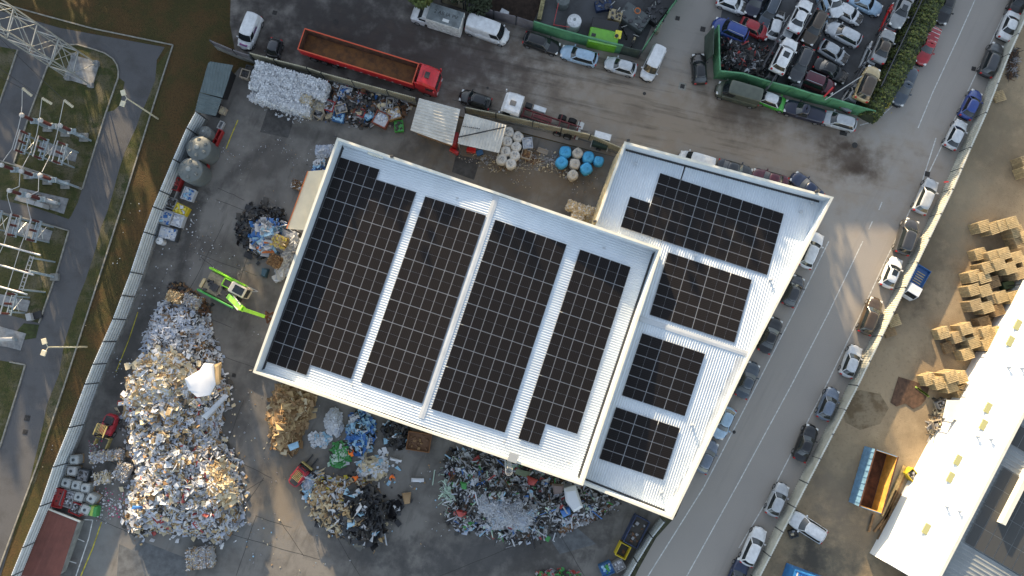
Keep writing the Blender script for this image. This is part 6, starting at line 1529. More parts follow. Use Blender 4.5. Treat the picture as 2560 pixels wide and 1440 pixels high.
# other bales
pmats = [C_['grey'], C_['white'], C_['card'], C_['clear'], C_['cream']]
bale(262, 1141, (3.4, 1.15, 1.1), .12, 'long silvery paper bale in front of the upper red forklift', pmats, seed=51, n=380); bale(302, 1180, (1.5, 1.9, 1.1), -.5, 'upright silvery bale touching the big paper heap', pmats, seed=52, n=330)
bale(250, 1196, (1.6, 1.3, 1.0), .2, 'torn whitish bale with dark centre near the grey tanks', [C_['cream'], C_['white'], C_['dark'], C_['clear']], seed=53, n=260); bale(497, 1398, (2.7, 2.1, 1.2), .1, 'lone mixed paper bale standing at the bottom of the yard', pmats+[C_['card3']], seed=54, n=600)
bale(432, 742, (1.6, 1.2, 1.2), -.35, 'golden brown cardboard bale at the head of the long paper heap', [C_['card3'], C_['card'], C_['cream']], z=.6, seed=55, n=240); bale(475, 752, (1.7, 1.3, 1.2), -.35, 'pinkish grey paper bale at the head of the long paper heap', [C_['grey'], C_['cream'], C_['card2'], C_['white']], z=.6, seed=56, n=260)
bale(697, 603, (1.3, 1.5, 1.2), 1.2, 'sunlit golden bale on the blue and white sacks', [C_['card3'], C_['cream'], C_['yellow']], z=1.3, seed=57, n=260); bale(685, 652, (1.4, 1.3, 1.1), -.5, 'brown straw-like bale at the foot of the sack heap', [C_['card2'], C_['card'], C_['brown']], z=.4, seed=58, n=260)
bale(743, 462, (1.0, 1.3, .9), 1.2, 'small brown bale with white wrap beside the cream canopy', [C_['card2'], C_['white'], C_['brown']], seed=59, n=200)
for i, (x, y) in enumerate(((1433, 515), (1462, 525), (1445, 540), (1472, 550), (1485, 530))):
    bale(x, y, (1.35, 1.1, 1.2), -.35+i*.02, 'cream paper bale in the corner of hall and annex, '+('topmost left', 'topmost right', 'lower left', 'lower right', 'nearest the annex wall')[i], [C_['cream'], C_['white'], pm('bale_beige', (.5, .42, .3))], z=1.2 if i < 3 else .3, seed=60+i, n=240, group='cream bales in the corner')
# white styrofoam / tarp sheets on the paper heap
def tarp(pts, z, label, m, name='foam_sheet', th=.3, seed=0):
    rnd = random.Random(seed); q = [xy(P(x, y, z)) for x, y in pts]; c = sum(q, Vector())/len(q); b = MB().use(m); n = len(q); vs = []
    ar = sum(q[i].x*q[(i+1) % n].y-q[(i+1) % n].x*q[i].y for i in range(n)); q = q if ar > 0 else q[::-1]
    tops = [(p.x-c.x, p.y-c.y, z+rnd.uniform(-.25, .25)) for p in q]; inn = [((p.x-c.x)*.72, (p.y-c.y)*.72, z+.22+rnd.uniform(-.12, .12)) for p in q]; bot = [(x, y, zz-th) for x, y, zz in tops]
    b.add(bot+tops+inn+[(0, 0, z+.3)], [tuple(range(n-1, -1, -1))]+[(i, (i+1) % n, n+(i+1) % n, n+i) for i in range(n)]+[(n+i, n+(i+1) % n, 2*n+(i+1) % n, 2*n+i) for i in range(n)]+[(2*n+i, 2*n+(i+1) % n, 3*n) for i in range(n)])
    o = b.build(name, smooth=True, sa=40, loc=(c.x, c.y, 0)); tag(o, label, 'sheet'); return o
Foam = mat('foam_white', (.58, .60, .64), .6)
tarp([(463, 947), (500, 925), (510, 908), (533, 910), (538, 960), (525, 988), (495, 993), (470, 975)], 4.0, 'large white foam sheet lying over the right side of the paper heap', Foam, seed=1); tarp([(533, 912), (552, 905), (552, 960), (540, 962)], 3.6, 'brown board propped against the white foam sheet', C_['card3'], 'card_sheet', .05, 2)
tarp([(505, 1040), (560, 985), (572, 990), (515, 1050)], 3.2, 'long grey plastic strip at the right edge of the paper heap', C_['clear'], 'plastic_strip', .1, 3); tarp([(1410, 1222), (1440, 1215), (1458, 1268), (1435, 1282), (1415, 1255)], 2.5, 'white bulky appliance shell on the vast grey heap', Foam, 'appliance_shell', .5, 4)
tarp([(1290, 1172), (1328, 1180), (1320, 1195), (1288, 1185)], 1.9, 'moss green board at the top of the vast heap', mat('moss_board', (.13, .16, .10), .8), 'green_board', .2, 5); tarp([(1380, 1210), (1410, 1212), (1405, 1232), (1385, 1236)], 2.2, 'brown cloth chair shell on the vast heap', mat('taupe', (.17, .13, .12), .8), 'chair_shell', .3, 6)
tarp([(1318, 1190), (1345, 1200), (1335, 1215), (1320, 1212)], 2.4, 'red plastic crate piece on the vast heap', C_['red'], 'red_scrap', .2, 7); tarp([(1140, 1275), (1168, 1278), (1165, 1295), (1145, 1292)], 1.6, 'red sack at the lower left of the vast heap', C_['red'], 'red_sack', .3, 8)
tarp([(1400, 1275), (1425, 1268), (1428, 1285), (1408, 1295)], 2.2, 'deep blue barrel on the vast heap', C_['blue'], 'blue_barrel', .4, 9); tarp([(1150, 1205), (1168, 1208), (1168, 1225), (1155, 1222)], 1.8, 'bright green sack at the left of the vast heap', C_['green'], 'green_sack', .4, 10)
tarp([(1028, 1195), (1060, 1195), (1060, 1205), (1028, 1205)], .25, 'lone pale rectangular panel lying on the bare yard', Foam, 'foam_board', .1, 11); tarp([(975, 1143), (1005, 1150), (1003, 1156), (974, 1150)], .3, 'narrow pale panel below the brown wooden bin', Foam, 'foam_board', .1, 12)
tarp([(720, 1112), (745, 1103), (748, 1118), (725, 1128)], 1.2, 'light blue sheet at the foot of the cardboard heap', C_['ltblue'], 'foam_board', .1, 13); tarp([(1005, 1232), (1028, 1230), (1025, 1258), (1010, 1262)], .25, 'flattened tan cardboard on the bare yard', C_['card'], 'card_sheet', .08, 14)
tarp([(330, 1265), (355, 1265), (355, 1272), (330, 1273)], 2.9, 'bright blue strip on the big paper heap', C_['blue'], 'blue_strip', .1, 15); tarp([(655, 670), (672, 672), (665, 695), (652, 690)], .4, 'dark teal barrel lying below the sack heap', mat('teal', (.03, .07, .10), .5), 'teal_barrel', .4, 16)

# ---------------------------------------------------------------- big bags
def bag_mesh(m, seed, r=.58, h=1.15):
    rnd = random.Random(seed); b = MB().use(m); n = 18; prof = [(.90, 0), (1.0, .25), (1.02, .55), (1.0, .8), (.86, .93), (.6, .98), (.3, .93), (.12, 1.02)]; vs = []
    for k, (rr, z) in enumerate(prof):
        for i in range(n):
            a = 2*pi*i/n; q = (abs(cos(a))**4+abs(sin(a))**4)**-.25*.55+.45; f = rr*q*(1+rnd.gauss(0, .03))
            fold = .03*sin(a*7+k) if k > 3 else 0
            vs.append((r*f*cos(a), r*f*sin(a), h*(z+fold+rnd.gauss(0, .012))))
    fs = [(k*n+i, k*n+(i+1) % n, (k+1)*n+(i+1) % n, (k+1)*n+i) for k in range(len(prof)-1) for i in range(n)]; fs += [tuple((len(prof)-1)*n+i for i in range(n)), tuple(range(n-1, -1, -1))]; b.add(vs, fs); return b
BagW = mat('bag_white', (.60, .57, .52), .8, noise=.12, scale=3); BagG = mat('bag_ivory', (.44, .41, .36), .8, noise=.12, scale=3); BagB = mat('bag_blue', (.05, .32, .58), .6, noise=.12, scale=3)
def bigbag(px, py, m, label, group, seed, r=.6, h=1.15, loops=True):
    p = P(px, py, h); root = empty('big_bag', (p.x, p.y, 0), seed*.7, label, 'bag', group)
    bag_mesh(m, seed, r, h).build('bag_body', root, smooth=True, sa=60)
    if loops:
        b = MB().use(m)
        for k in range(4): a = pi/4+k*pi/2; x, y = r*.75*cos(a), r*.75*sin(a); b.bar((x, y, h*.92), (x*1.1, y*1.1, h*1.02), .12, .03); 
        b.build('loop', root)
        b = MB().use(C_['grey']); rnd = random.Random(seed)
        for k in range(14): a = rnd.random()*6.28; q = rnd.random()*r*.6; b.box((q*cos(a), q*sin(a), h*.97), (.14, .04, .05), rnd.random()*3)
        b.build('contents', root)
wb_ = [(1272, 328), (1295, 340), (1268, 352), (1290, 365), (1264, 377), (1287, 387), (1254, 397), (1277, 408)]
for k, (x, y) in enumerate(wb_): bigbag(x, y, BagW, 'full white big bag, %s in the %s column of the white bags' % (('topmost', 'second from the top', 'third from the top', 'lowest')[k//2], ('left', 'right')[k % 2]), 'white big bags', 200+k)
for k, (x, y, l) in enumerate(((1414, 378, 'upper left blue bag'), (1405, 404, 'lower left blue bag'), (1472, 391, 'upper right blue bag'), (1467, 420, 'lowest blue bag'), (1498, 401, 'rightmost blue bag with two dark holes'))): bigbag(x, y, BagB, l+' of the blue and ivory cluster', 'blue big bags', 220+k, .68 if k < 4 else .58, 1.2, False)
for k, (x, y, l) in enumerate(((1445, 381, 'topmost ivory bag between two blue ones'), (1438, 408, 'middle ivory bag of the blue and ivory cluster'), (1433, 436, 'lowest ivory bag, standing clear of the blue ones'))): bigbag(x, y, BagG, l, 'ivory big bags', 230+k, .6, 1.2, k == 0)

# ---------------------------------------------------------------- bins, crates, tanks
def crate(px, py, L, W, H, yaw, m, label, fill=None, cat='crate', group=None, name='storage_crate', seed=0, t=.06, fillh=.7, n=24, fsz=(.15, .4)):
    rnd = random.Random(seed+7); p = P(px, py, H); r = empty(name, (p.x, p.y, 0), yaw, label, cat, group)
    b = MB().use(m); b.box((0, 0, .08), (L-.02, W-.02, .12))
    for s in (-1, 1): b.box((0, s*(W/2-t/2), H/2+.04), (L, t, H-.08)); b.box((s*(L/2-t/2), 0, H/2+.04), (t, W-2*t, H-.08))
    for s in (-1, 1): b.box((0, s*(W/2+.015), H-.06), (L+.06, .05, .08)); b.box((s*(L/2+.015), 0, H-.06), (.05, W, .08))
    b.build('bin_wall', r)
    if fill:
        b = MB().use(C_[fill[0]] if isinstance(fill[0], str) else fill[0]); b.box((0, 0, H*fillh/2+.1), (L-2*t-.02, W-2*t-.02, H*fillh-.1))
        for k in range(n):
            b.use(C_[rnd.choice(fill)]); s = rnd.uniform(*fsz); b.bbox((rnd.uniform(-.38, .38)*L, rnd.uniform(-.36, .36)*W, H*fillh+rnd.uniform(0, .16)), (s, s*rnd.uniform(.5, 1), s*.6), .03, rnd.random()*3)
        b.build('contents', r)
    return r
PlG = mat('crate_grey', (.22, .22, .22), .6); PlD = mat('crate_dark', (.04, .045, .05), .6); PlR = mat('crate_red', (.30, .02, .02), .55); PlY = mat('crate_yellow', (.50, .38, .02), .55); PlW = mat('crate_wood', (.30, .19, .09), .8, noise=.3, scale=3); PlB = mat('crate_blue', (.03, .10, .22), .6); PlT = mat('crate_beige', (.32, .27, .21), .7)
FA = yaw_px(400, 477, 433, 398)
cr = [(612, 184, 1.0, 1.0, .9, by, PlT, 'beige crate left of the white bales', ['dark', 'black']), (622, 172, .8, .8, .7, by, PlD, 'dark crate behind the beige one left of the white bales', ['dark']),
      (821, 263, 1.3, 1.2, .9, -.3, PlR, 'red crate right of the white bales', ['white', 'grey', 'dark']), (795, 283, 1.1, .9, .9, -.5, PlT, 'beige crate with black film at the end of the white bales', ['black', 'grey']),
      (852, 271, 1.3, 1.0, .9, .25, PlT, 'pale open beige crate right of the red crate', ['grey', 'dark']), (899, 280, 1.2, .9, .8, -.4, PlR, 'dark red crate left of the blue tarpaulin', ['dark', 'cream']),
      (974, 257, .8, 1.2, 1.1, -.1, PlG, 'upright grey box near the upper fence', None), (984, 283, 1.5, 1.3, .9, .3, PlW, 'cardboard box half full of white foam', ['white', 'cream', 'card3']),
      (953, 297, 1.7, 1.6, .9, -.45, mat('carton_red', (.22, .06, .035), .8), 'wooden crate filled with white buckets', ['white', 'white', 'ice']), (997, 315, 1.0, 1.3, .5, .1, mat('bin_green', (.03, .22, .02), .6), 'bright green bin near the yellow letters', ['green', 'dark', 'dark']),
      (846, 292, 1.3, 1.1, .7, -.2, PlB, 'dark blue crate below the pale beige crate', ['blue', 'dark', 'ltblue']), (862, 230, 1.4, 1.3, .8, -.3, C_['clear'], 'clear wrapped crate with blue roll by the fence', ['white', 'blue', 'clear']),
      (920, 285, 1.0, 1.2, .7, .5, mat('tarp_blue', (.10, .25, .42), .6), 'light blue covered box', ['ltblue', 'ltblue']),
      (428, 485, 1.2, 1.0, .8, FA, PlG, 'upper open grey crate by the left fence', ['dark']), (426, 507, 1.2, 1.2, .8, FA, PlG, 'lower open grey crate by the left fence', ['dark', 'grey']), (437, 458, 1.5, 1.1, .9, FA, PlR, 'dark red crate below the big grey tanks', ['red', 'dark']),
      (470, 485, 1.4, 1.3, .8, FA, C_['clear'], 'clear sack crate with blue and white bottles, by the red crate', ['white', 'ltblue', 'blue']), (452, 524, 1.5, 1.1, .8, -.45, PlY, 'yellow crate with white lid by the left fence', ['yellow', 'white']),
      (413, 543, 1.5, 1.7, .9, -.3, PlG, 'crate of blue and white drums against the left fence', ['white', 'blue', 'ltblue']), (441, 550, 1.4, 1.4, .9, -.3, C_['clear'], 'crate of white bottles right of the blue and white drums', ['white', 'white', 'ice']),
      (418, 583, 2.2, 1.5, .9, -.25, PlD, 'lowest crate of blue and white bottles by the left fence', ['white', 'blue', 'ice', 'white']),
      (546, 336, .5, 1.2, .7, -.42, PlR, 'upper small red crate right of the grey tanks', None), (535, 359, .5, 1.2, .7, -.42, PlR, 'middle small red crate right of the grey tanks', None), (513, 411, .5, 1.1, .7, .1, PlR, 'lowest small red crate right of the grey tanks', None),
      (551, 312, .5, .9, .6, -.42, Por, 'small white crate above the small red crates', None), (555, 275, .6, .8, .8, -.4, PlT, 'beige tub at the end of the small grey green shed', ['cream']),
      (1319, 357, 1.1, 1.2, 1.0, .1, C_['clear'], 'clear wrapped bag of film right of the white big bags', ['clear', 'ice', 'white']), (1316, 385, 1.1, 1.0, .7, -.3, PlT, 'empty wooden framed crate right of the white big bags', ['brown', 'card2']),
      (1357, 377, 1.2, .5, .3, -.35, PlT, 'flat slatted frame near the white big bags', None), (1047, 1105, 2.6, 2.0, 1.0, -.15, mat('wood_bin', (.16, .07, .025), .8), 'brown wooden bin with loose sticks just below the hall', ['brown', 'card2', 'brown']),
      (240, 1150+0, .1, .1, .1, 0, PlG, None, None)]
for k, a in enumerate(cr):
    if a[7]: crate(a[0], a[1], a[2], a[3], a[4], a[5], a[6], a[7], a[8], group=None, seed=k)
# IBC tanks in the lower left
IBCs = [(183, 1150, .05, 'topmost grey cage tank by the lower left fence', 'grey'), (177, 1178, -.1, 'white cage tank below the topmost one', 'white'), (163, 1208, -.25, 'grey cage tank against the fence, above the red bin', 'grey'), (188, 1214, -.15, 'grey cage tank in the middle of the lower left group', 'grey'),
        (211, 1221, -.1, 'round topped grey tank right of the middle one', 'grey'), (195, 1243, -.25, 'low grey cage tank below the middle one', 'grey'), (226, 1247, -.5, 'tilted grey tank, rightmost of the lower left group', 'grey'), (211, 1275, -.4, 'grey cage tank beside the green sacks', 'grey')]
IB = mat('ibc_plastic', (.34, .36, .36), .5, noise=.12, scale=2)
for k, (x, y, yw, lb, c) in enumerate(IBCs):
    p = P(x, y, 1.1); r = empty('cage_tank', (p.x, p.y, 0), yw, lb, 'tank', 'grey cage tanks in the lower left of the yard')
    MB().use(IB if c == 'grey' else Por).bbox((0, 0, .62), (1.02, .92, .95), .14).build('tank_body', r, smooth=True, sa=40)
    MB().use(PlD).lathe((0, 0, 1.09), [(.16, 0), (.16, .05), (.1, .06)], 12).build('cap', r); MB().use(PlW).box((0, 0, .07), (1.15, 1.0, .14)).build('pallet_base', r)
    b = MB().use(Steel)
    for i in range(5):
        for s in (-1, 1): b.bar((-.52+i*.26, s*.49, .14), (-.52+i*.26, s*.49, 1.1), .02); b.bar((s*.54, -.46+i*.23, .14), (s*.54, -.46+i*.23, 1.1), .02)
    for z in (.4, .75, 1.1):
        for s in (-1, 1): b.bar((-.54, s*.49, z), (.54, s*.49, z), .02); b.bar((s*.54, -.49, z), (s*.54, .49, z), .02)
    b.build('cage', r)
crate(145, 1246, 2.0, 1.1, 1.1, yaw_px(140, 1270, 152, 1222), PlR, 'tall red bin against the lower left fence', ['red', 'dark', 'dark'], n=4, seed=70); crate(168, 1247, 1.8, 1.3, .9, yaw_px(160, 1270, 176, 1225), PlG, 'crate full of grey metal scrap between the red bin and the tanks', ['grey', 'dark', 'clear', 'white'], n=60, seed=71, fsz=(.08, .25)); crate(190, 1273, 1.4, 1.2, .8, -.4, PlR, 'red edged crate of metal scrap below the low cage tank', ['grey', 'dark', 'white'], n=50, seed=72, fsz=(.08, .25)); crate(205, 1189, 1.3, 1.3, .7, -.2, PlD, 'dark crate of scrap beside the white cage tank', ['grey', 'dark'], n=50, seed=73, fsz=(.08, .25))
for k in range(3):
    p = P(222+k*7, 1277+k*1.5, .9); b = MB().use(C_['green'] if k % 2 == 0 else mat('lime', (.30, .42, .08), .6)); crumple_box(b, (0, 0, .45), (.42, 1.1, .9), 0, random.Random(k), .1); o = b.build('green_sack', loc=(p.x, p.y, 0), yaw=-.1); tag(o, ('left', 'middle', 'right')[k]+' of the three green sacks beside the grey cage tanks', 'sack', 'green sacks')
# bottom right containers of the yard
crate(1592, 1330, 3.2, 1.7, 1.3, yaw_px(1575, 1360, 1605, 1300), mat('skip_navy', (.03, .045, .10), .7, noise=.4, scale=2), 'dark navy skip inside the lower right fence', ['dark', 'grey', 'brown'], n=20, seed=80, name='waste_skip', cat='skip'); crate(1558, 1378, 1.5, 1.25, 1.1, yaw_px(1550, 1400, 1570, 1360), PlY, 'yellow skip below the dark navy one', ['dark', 'brown'], n=4, seed=81, name='waste_skip', cat='skip', fillh=.3); crate(1517, 1424, 1.4, 1.3, .9, .4, PlB, 'dark blue crate with green and white items near the bottom edge', ['blue', 'ltblue', 'green', 'white'], seed=82); crate(1548, 1415, 1.2, 1.1, .9, .5, PlG, 'grey crate of pale scrap beside the dark blue one', ['grey', 'white'], seed=83)
p = P(1573, 1352, .4); 
# red lifting column between the sheds
for (x, y, w, l) in ((1137, 345, .6, 'dark red machine column between the two off-white sheds'), ):
    p = P(x, y, 2.2); r = empty('press_column', (p.x, p.y, 0), -.2, l, 'machine'); MB().use(PlR).bbox((0, 0, 1.1), (.55, 1.5, 2.2), .05).build('column', r); MB().use(PT['brightred']).bbox((.05, -1.1, .5), (1.1, .45, .6), .06, -.3).build('foot', r)
p = P(1178, 374, .6); o = MB().use(PT['brightred']).bbox((0, 0, .3), (1.1, .6, .6), .06, -.1).build('red_box', loc=(p.x, p.y, 0)); tag(o, 'small bright red box under the edge of the strutted canopy', 'box'); p = P(1199, 381, .4); o = MB().use(PlB).bbox((0, 0, .2), (.8, .6, .4), .05, .3).build('blue_tub', loc=(p.x, p.y, 0)); tag(o, 'small dark blue tub right of the red box by the canopy', 'tub')

# ---------------------------------------------------------------- excavator
def excavator():
    Gc = paint('lime', (.22, .58, .02)); a, c = P(508, 692, 2), P(618, 748, 2); yaw = yaw_px(515, 703, 590, 742); o = P(560, 722, 1.8)
    r = empty('material_handler', (o.x, o.y, 0), yaw, 'lime green material handler with pale cab and long arm reaching toward the hall', 'excavator')
    Tn = mat('deck_tan', (.21, .175, .115), .8, noise=.3, scale=3)
    for x in (-1.4, 1.3):
        for s in (-1, 1): wheel_obj(r, x, s*1.15, .55, .45)
    MB().use(DarkM).bbox((0, 0, .85), (3.9, 1.7, .5), .08).build('undercarriage', r); MB().use(DarkM).lathe((0, 0, 1.1), [(.8, 0), (.8, .25)], 20).build('slew_ring', r)
    MB().use(Tn).bbox((-.3, 0, 1.72), (3.7, 2.4, .7), .1).build('engine_deck', r)
    for s, nm in ((1, 'side_cowl'), (-1, 'side_cowl')): MB().use(Gc if s > 0 else mat('lime_shaded', (.04, .26, .05), .5)).bbox((-.2, s*1.38, 1.75), (4.6, .22, .95), .06).build(nm, r)  # cowl away from the sun painted darker green as its shaded side
    b = MB().use(DarkM); b.box((-.9, -.3, 2.15), (.9, .8, .12)); b.box((.6, -.55, 2.16), (1.2, .9, .14)); b.box((.5, .75, 2.16), (1.3, .8, .14)); rn = random.Random(3)
    for k in range(14): b.bbox((rn.uniform(-1.9, .9), rn.uniform(-1.0, .2), 2.14), (rn.uniform(.15, .5), rn.uniform(.15, .4), .2), .03, rn.random())
    b.build('grille', r)
    b = MB().use(Gc); 
    for s in (.32, 1.18): b.bar((-.3, s, 2.22), (1.2, s, 2.22), .1)
    b.bar((-.3, .32, 2.22), (-.3, 1.18, 2.22), .1); b.build('hatch_frame', r)
    MB().use(PT['tan']).bbox((-2.35, -.5, 1.9), (.35, 1.1, .5), .06).build('tail_weight', r)
    cabm = mat('cab_cream', (.60, .54, .44), .5); b = MB().use(cabm); b.bbox((1.9, .75, 2.35), (1.9, 1.2, 1.9), .1); b.build('cab', r); MB().use(CarGlass).box((2.05, .75, 3.31), (1.2, .85, .03)).build('roof_window', r); MB().use(CarGlass).box((2.86, .75, 2.6), (.03, .95, 1.1)).build('windscreen', r)
    for s in (-1, 1): MB().use(CarGlass).box((1.95, .75+s*.61, 2.65), (1.4, .02, .9)).build('side_window', r)
    # boom in world pixels
    q0, q1, q2 = P(573, 741, 2.8), P(607, 773, 4.4), P(661, 791, 3.0)
    R = Matrix.Rotation(-yaw, 3, 'Z'); L = lambda p: R @ (p-Vector((o.x, o.y, 0)))
    MB().use(Gc).bar(L(q0), L(q1), .55, .5).build('boom', r); st = MB().use(Gc); st.bar(L(q1), L(q2), .36, .42); st.build('stick', r)
    b = MB().use(Steel); b.tube(L(q0)+Vector((.2, .35, 0)), L(q1)+Vector((-.4, .30, .1)), .09, n=8); b.tube(L(q0)+Vector((.2, -.35, 0)), L(q1)+Vector((-.4, -.30, .1)), .09, n=8); b.build('hydraulic_ram', r)
    b = MB().use(RustD); e = L(q2)
    for k in range(5): a = k*2*pi/5; b.bar(e+Vector((0, 0, -.6)), e+Vector((.7*cos(a), .7*sin(a), -1.4)), .16); b.bar(e+Vector((.7*cos(a), .7*sin(a), -1.4)), e+Vector((.3*cos(a), .3*sin(a), -2.2)), .13)
    b.bar(e, e+Vector((0, 0, -.7)), .25); b.build('grapple', r)
    b = MB().use(Steel); b.bar((2.2, 1.5, 2.2), (3.6, 1.5, 2.0), .05); b.bar((3.6, 1.5, 2.0), (2.9, 1.1, 2.0), .05); b.build('handrail', r)
excavator()
# ---------------------------------------------------------------- forklifts
def forklift(px, py, hx, hy, label, clamp):
    p = P(px, py, 1.4); r = empty('forklift', (p.x, p.y, 0), atan2(-hy, hx), label, 'forklift', 'red forklifts in the yard'); RD_ = paint('fork_red', (.34, .02, .03)); Y_ = mat('dusty_yellow', (.42, .33, .12), .7, noise=.3, scale=3)
    b = MB().use(RD_); prof = []
    for z, k in ((.35, .95), (.9, 1.0), (1.1, .93)): prof.append([(-1.55*k+.0, -.35, z), (-1.35*k, -.62*k, z), (-.9, -.72*k, z), (.75, -.72*k, z), (.75, .72*k, z), (-.9, .72*k, z), (-1.35*k, .62*k, z), (-1.55*k, .35, z)])
    loft(b, prof); b.build('chassis', r, smooth=True, sa=40)
    MB().use(DarkM).bbox((-.85, 0, 1.2), (.9, .95, .25), .1).build('engine_hood', r)
    b = MB().use(Trim)
    for x in (-.55, .65):
        for s in (-1, 1): b.bar((x, s*.55, 1.0), (x*.85, s*.5, 2.15), .07)
    b.build('guard_post', r)
    b = MB().use(Y_)
    for k in range(7): b.bar((-.5, -.45+k*.15, 2.17), (.55, -.45+k*.15, 2.17), .04)
    b.build('overhead_guard', r)
    for s in (-1, 1): MB().use(Y_ if clamp else RD_).box((.2, s*.55, 2.18), (1.3, .1, .08)).build('guard_rail', r)
    MB().use(Trim).bbox((-.1, 0, 1.25), (.5, .5, .3), .06).build('seat', r)
    b = MB().use(DarkM)
    for s in (-1, 1): b.bar((1.0, s*.38, .15), (.95, s*.38, 2.4), .14, .1)
    for z in (.3, 1.3, 2.35): b.bar((.98, -.38, z), (.98, .38, z), .1)
    b.build('mast', r); MB().use(Y_).box((1.12, 0, .75), (.1, 1.5, .5)).build('carriage', r)
    for s in (-1, 1): MB().use(Y_ if clamp else DarkM).box((1.7, s*(.7 if clamp else .35), .55 if clamp else .12), (1.15, .08 if clamp else .14, .7 if clamp else .06)).build('clamp_arm' if clamp else 'fork', r)
    for x, rr in ((.65, .34), (-.9, .26)):
        for s in (-1, 1): wheel_obj(r, x, s*.68, rr, .24)
forklift(262, 1070, -.35, .94, 'red forklift with yellow mast standing behind the long silvery bale', True); forklift(748, 1187, .62, -.78, 'red forklift nose-up to the green sheets near the cardboard heap', False)
# ---------------------------------------------------------------- workers
Skin = mat('skin', (.45, .26, .17), .6); Hiv = mat('hi_vis_orange', (.85, .16, .01), .6); Blu = mat('work_trousers', (.03, .05, .12), .8); Hair = mat('hair', (.03, .02, .015), .8); Boot = mat('boots', (.02, .02, .02), .7); Glov = mat('glove', (.3, .3, .28), .8)
def person(px, py, yaw, label, bend=.5, seed=1):
    p = P(px, py, 1.3); r = empty('person', (p.x, p.y, 0), yaw, label, 'person', 'workers in orange jackets')
    # joints
    hip = Vector((0, 0, .95)); ch = hip+Vector((sin(bend)*.42, 0, cos(bend)*.42)); nk = ch+Vector((sin(bend*1.1)*.14, 0, cos(bend)*.14)); hd = nk+Vector((.07, 0, .13)); ht = hd+Vector((.03, 0, .10))
    V_ = [hip, hip+Vector((sin(bend)*.2, 0, cos(bend)*.2)), ch, nk, hd, ht]; R_ = [(.15, .12), (.15, .115), (.18, .13), (.065, .065), (.095, .085), (.075, .07)]; E_ = [(0, 1), (1, 2), (2, 3), (3, 4), (4, 5)]; M = []
    for s in (-1, 1):
        b0 = len(V_); sh = ch+Vector((.0, s*.20, .02)); el = sh+Vector((.12, s*.08, -.27)); wr = el+Vector((.22, -s*.04, -.12)); pal = wr+Vector((.08, 0, -.02))
        V_ += [sh, el, wr, pal]; R_ += [(.07, .07), (.05, .05), (.032, .032), (.035, .02)]; E_ += [(2, b0), (b0, b0+1), (b0+1, b0+2), (b0+2, b0+3)]
        for f in range(4): V_.append(pal+Vector((.075-.01*abs(f-1), s*(-.03+.02*f), -.03))); R_.append((.011, .011)); E_.append((b0+3, len(V_)-1))
        V_.append(pal+Vector((.02, -s*.055, .0))); R_.append((.012, .012)); E_.append((b0+3, len(V_)-1))
        b1 = len(V_); V_ += [Vector((0, s*.10, .88)), Vector((.05+.04*s, s*.12, .48)), Vector((.0+.08*s, s*.13, .09)), Vector((.15+.08*s, s*.14, .04))]; R_ += [(.10, .10), (.065, .065), (.045, .045), (.035, .03)]; E_ += [(0, b1), (b1, b1+1), (b1+1, b1+2), (b1+2, b1+3)]
    me = bpy.data.meshes.new('body'); me.from_pydata(V_, E_, []); o = bpy.data.objects.new('body', me); COL.objects.link(o); o.parent = r
    md = o.modifiers.new('s', 'SKIN'); sv = me.skin_vertices[0].data
    for i, q in enumerate(R_): sv[i].radius = q
    sv[0].use_root = True; o.modifiers.new('u', 'SUBSURF').levels = 1; o.modifiers[1].render_levels = 1
    dg = bpy.context.evaluated_depsgraph_get(); m2 = bpy.data.meshes.new_from_object(o.evaluated_get(dg)); bpy.data.objects.remove(o)
    for m_ in (Hiv, Blu, Skin, Boot): m2.materials.append(m_)
    for f in m2.polygons:
        c = f.center; k = 0
        if c.z < .92 and abs(c.x) < .25: k = 1
        if c.z < .13: k = 3
        if (c-hd).length < .15 and c.z > nk.z-.0: k = 2
        for s in (-1, 1):
            if c.y*s > .15 and (Vector((c.x, 0, c.z))-Vector((ch.x+.40, 0, ch.z-.42))).length < .12: k = 2
        f.material_index = k; f.use_smooth = True
    o = bpy.data.objects.new('body', m2); COL.objects.link(o); o.parent = r
    b = MB().use(Hair); b.lathe(tuple(hd+Vector((-.01, 0, .02))), [(.105, -.03), (.11, .03), (.095, .08), (.05, .115), (.01, .125)], 14); b.build('hair', r, smooth=True)
    b = MB().use(Skin); b.lathe(tuple(hd+Vector((.105, 0, .0))), [(.012, -.02), (.018, -.005), (.006, .03)], 6); b.build('nose', r)
    b = MB().use(DarkM)
    for s in (-1, 1): b.box(tuple(hd+Vector((.095, s*.035, .03))), (.012, .02, .01))
    b.box(tuple(hd+Vector((.093, 0, -.05))), (.012, .04, .008)); b.build('face_features', r)
    b = MB().use(Hiv); b.lathe(tuple(ch+Vector((-.02, 0, -.12))), [(.19, -.28), (.22, -.1), (.235, .06), (.19, .16), (.09, .21)], 16, sx=.78, sy=1.05); b.build('jacket', r, smooth=True)
    MB().use(White).lathe(tuple(ch+Vector((-.02, 0, -.16))), [(.226, 0), (.236, .05)], 16, sx=.79, sy=1.06).build('reflective_band', r)
person(879, 1141, 1.9, 'worker in orange jacket bending over the blue and white scrap, upper of the three', .9); person(892, 1194, -2.6, 'worker in orange jacket at the top of the golden heap', .6); person(979, 1190, -1.4, 'worker in orange jacket standing alone to the right of the jerrycans', .35)

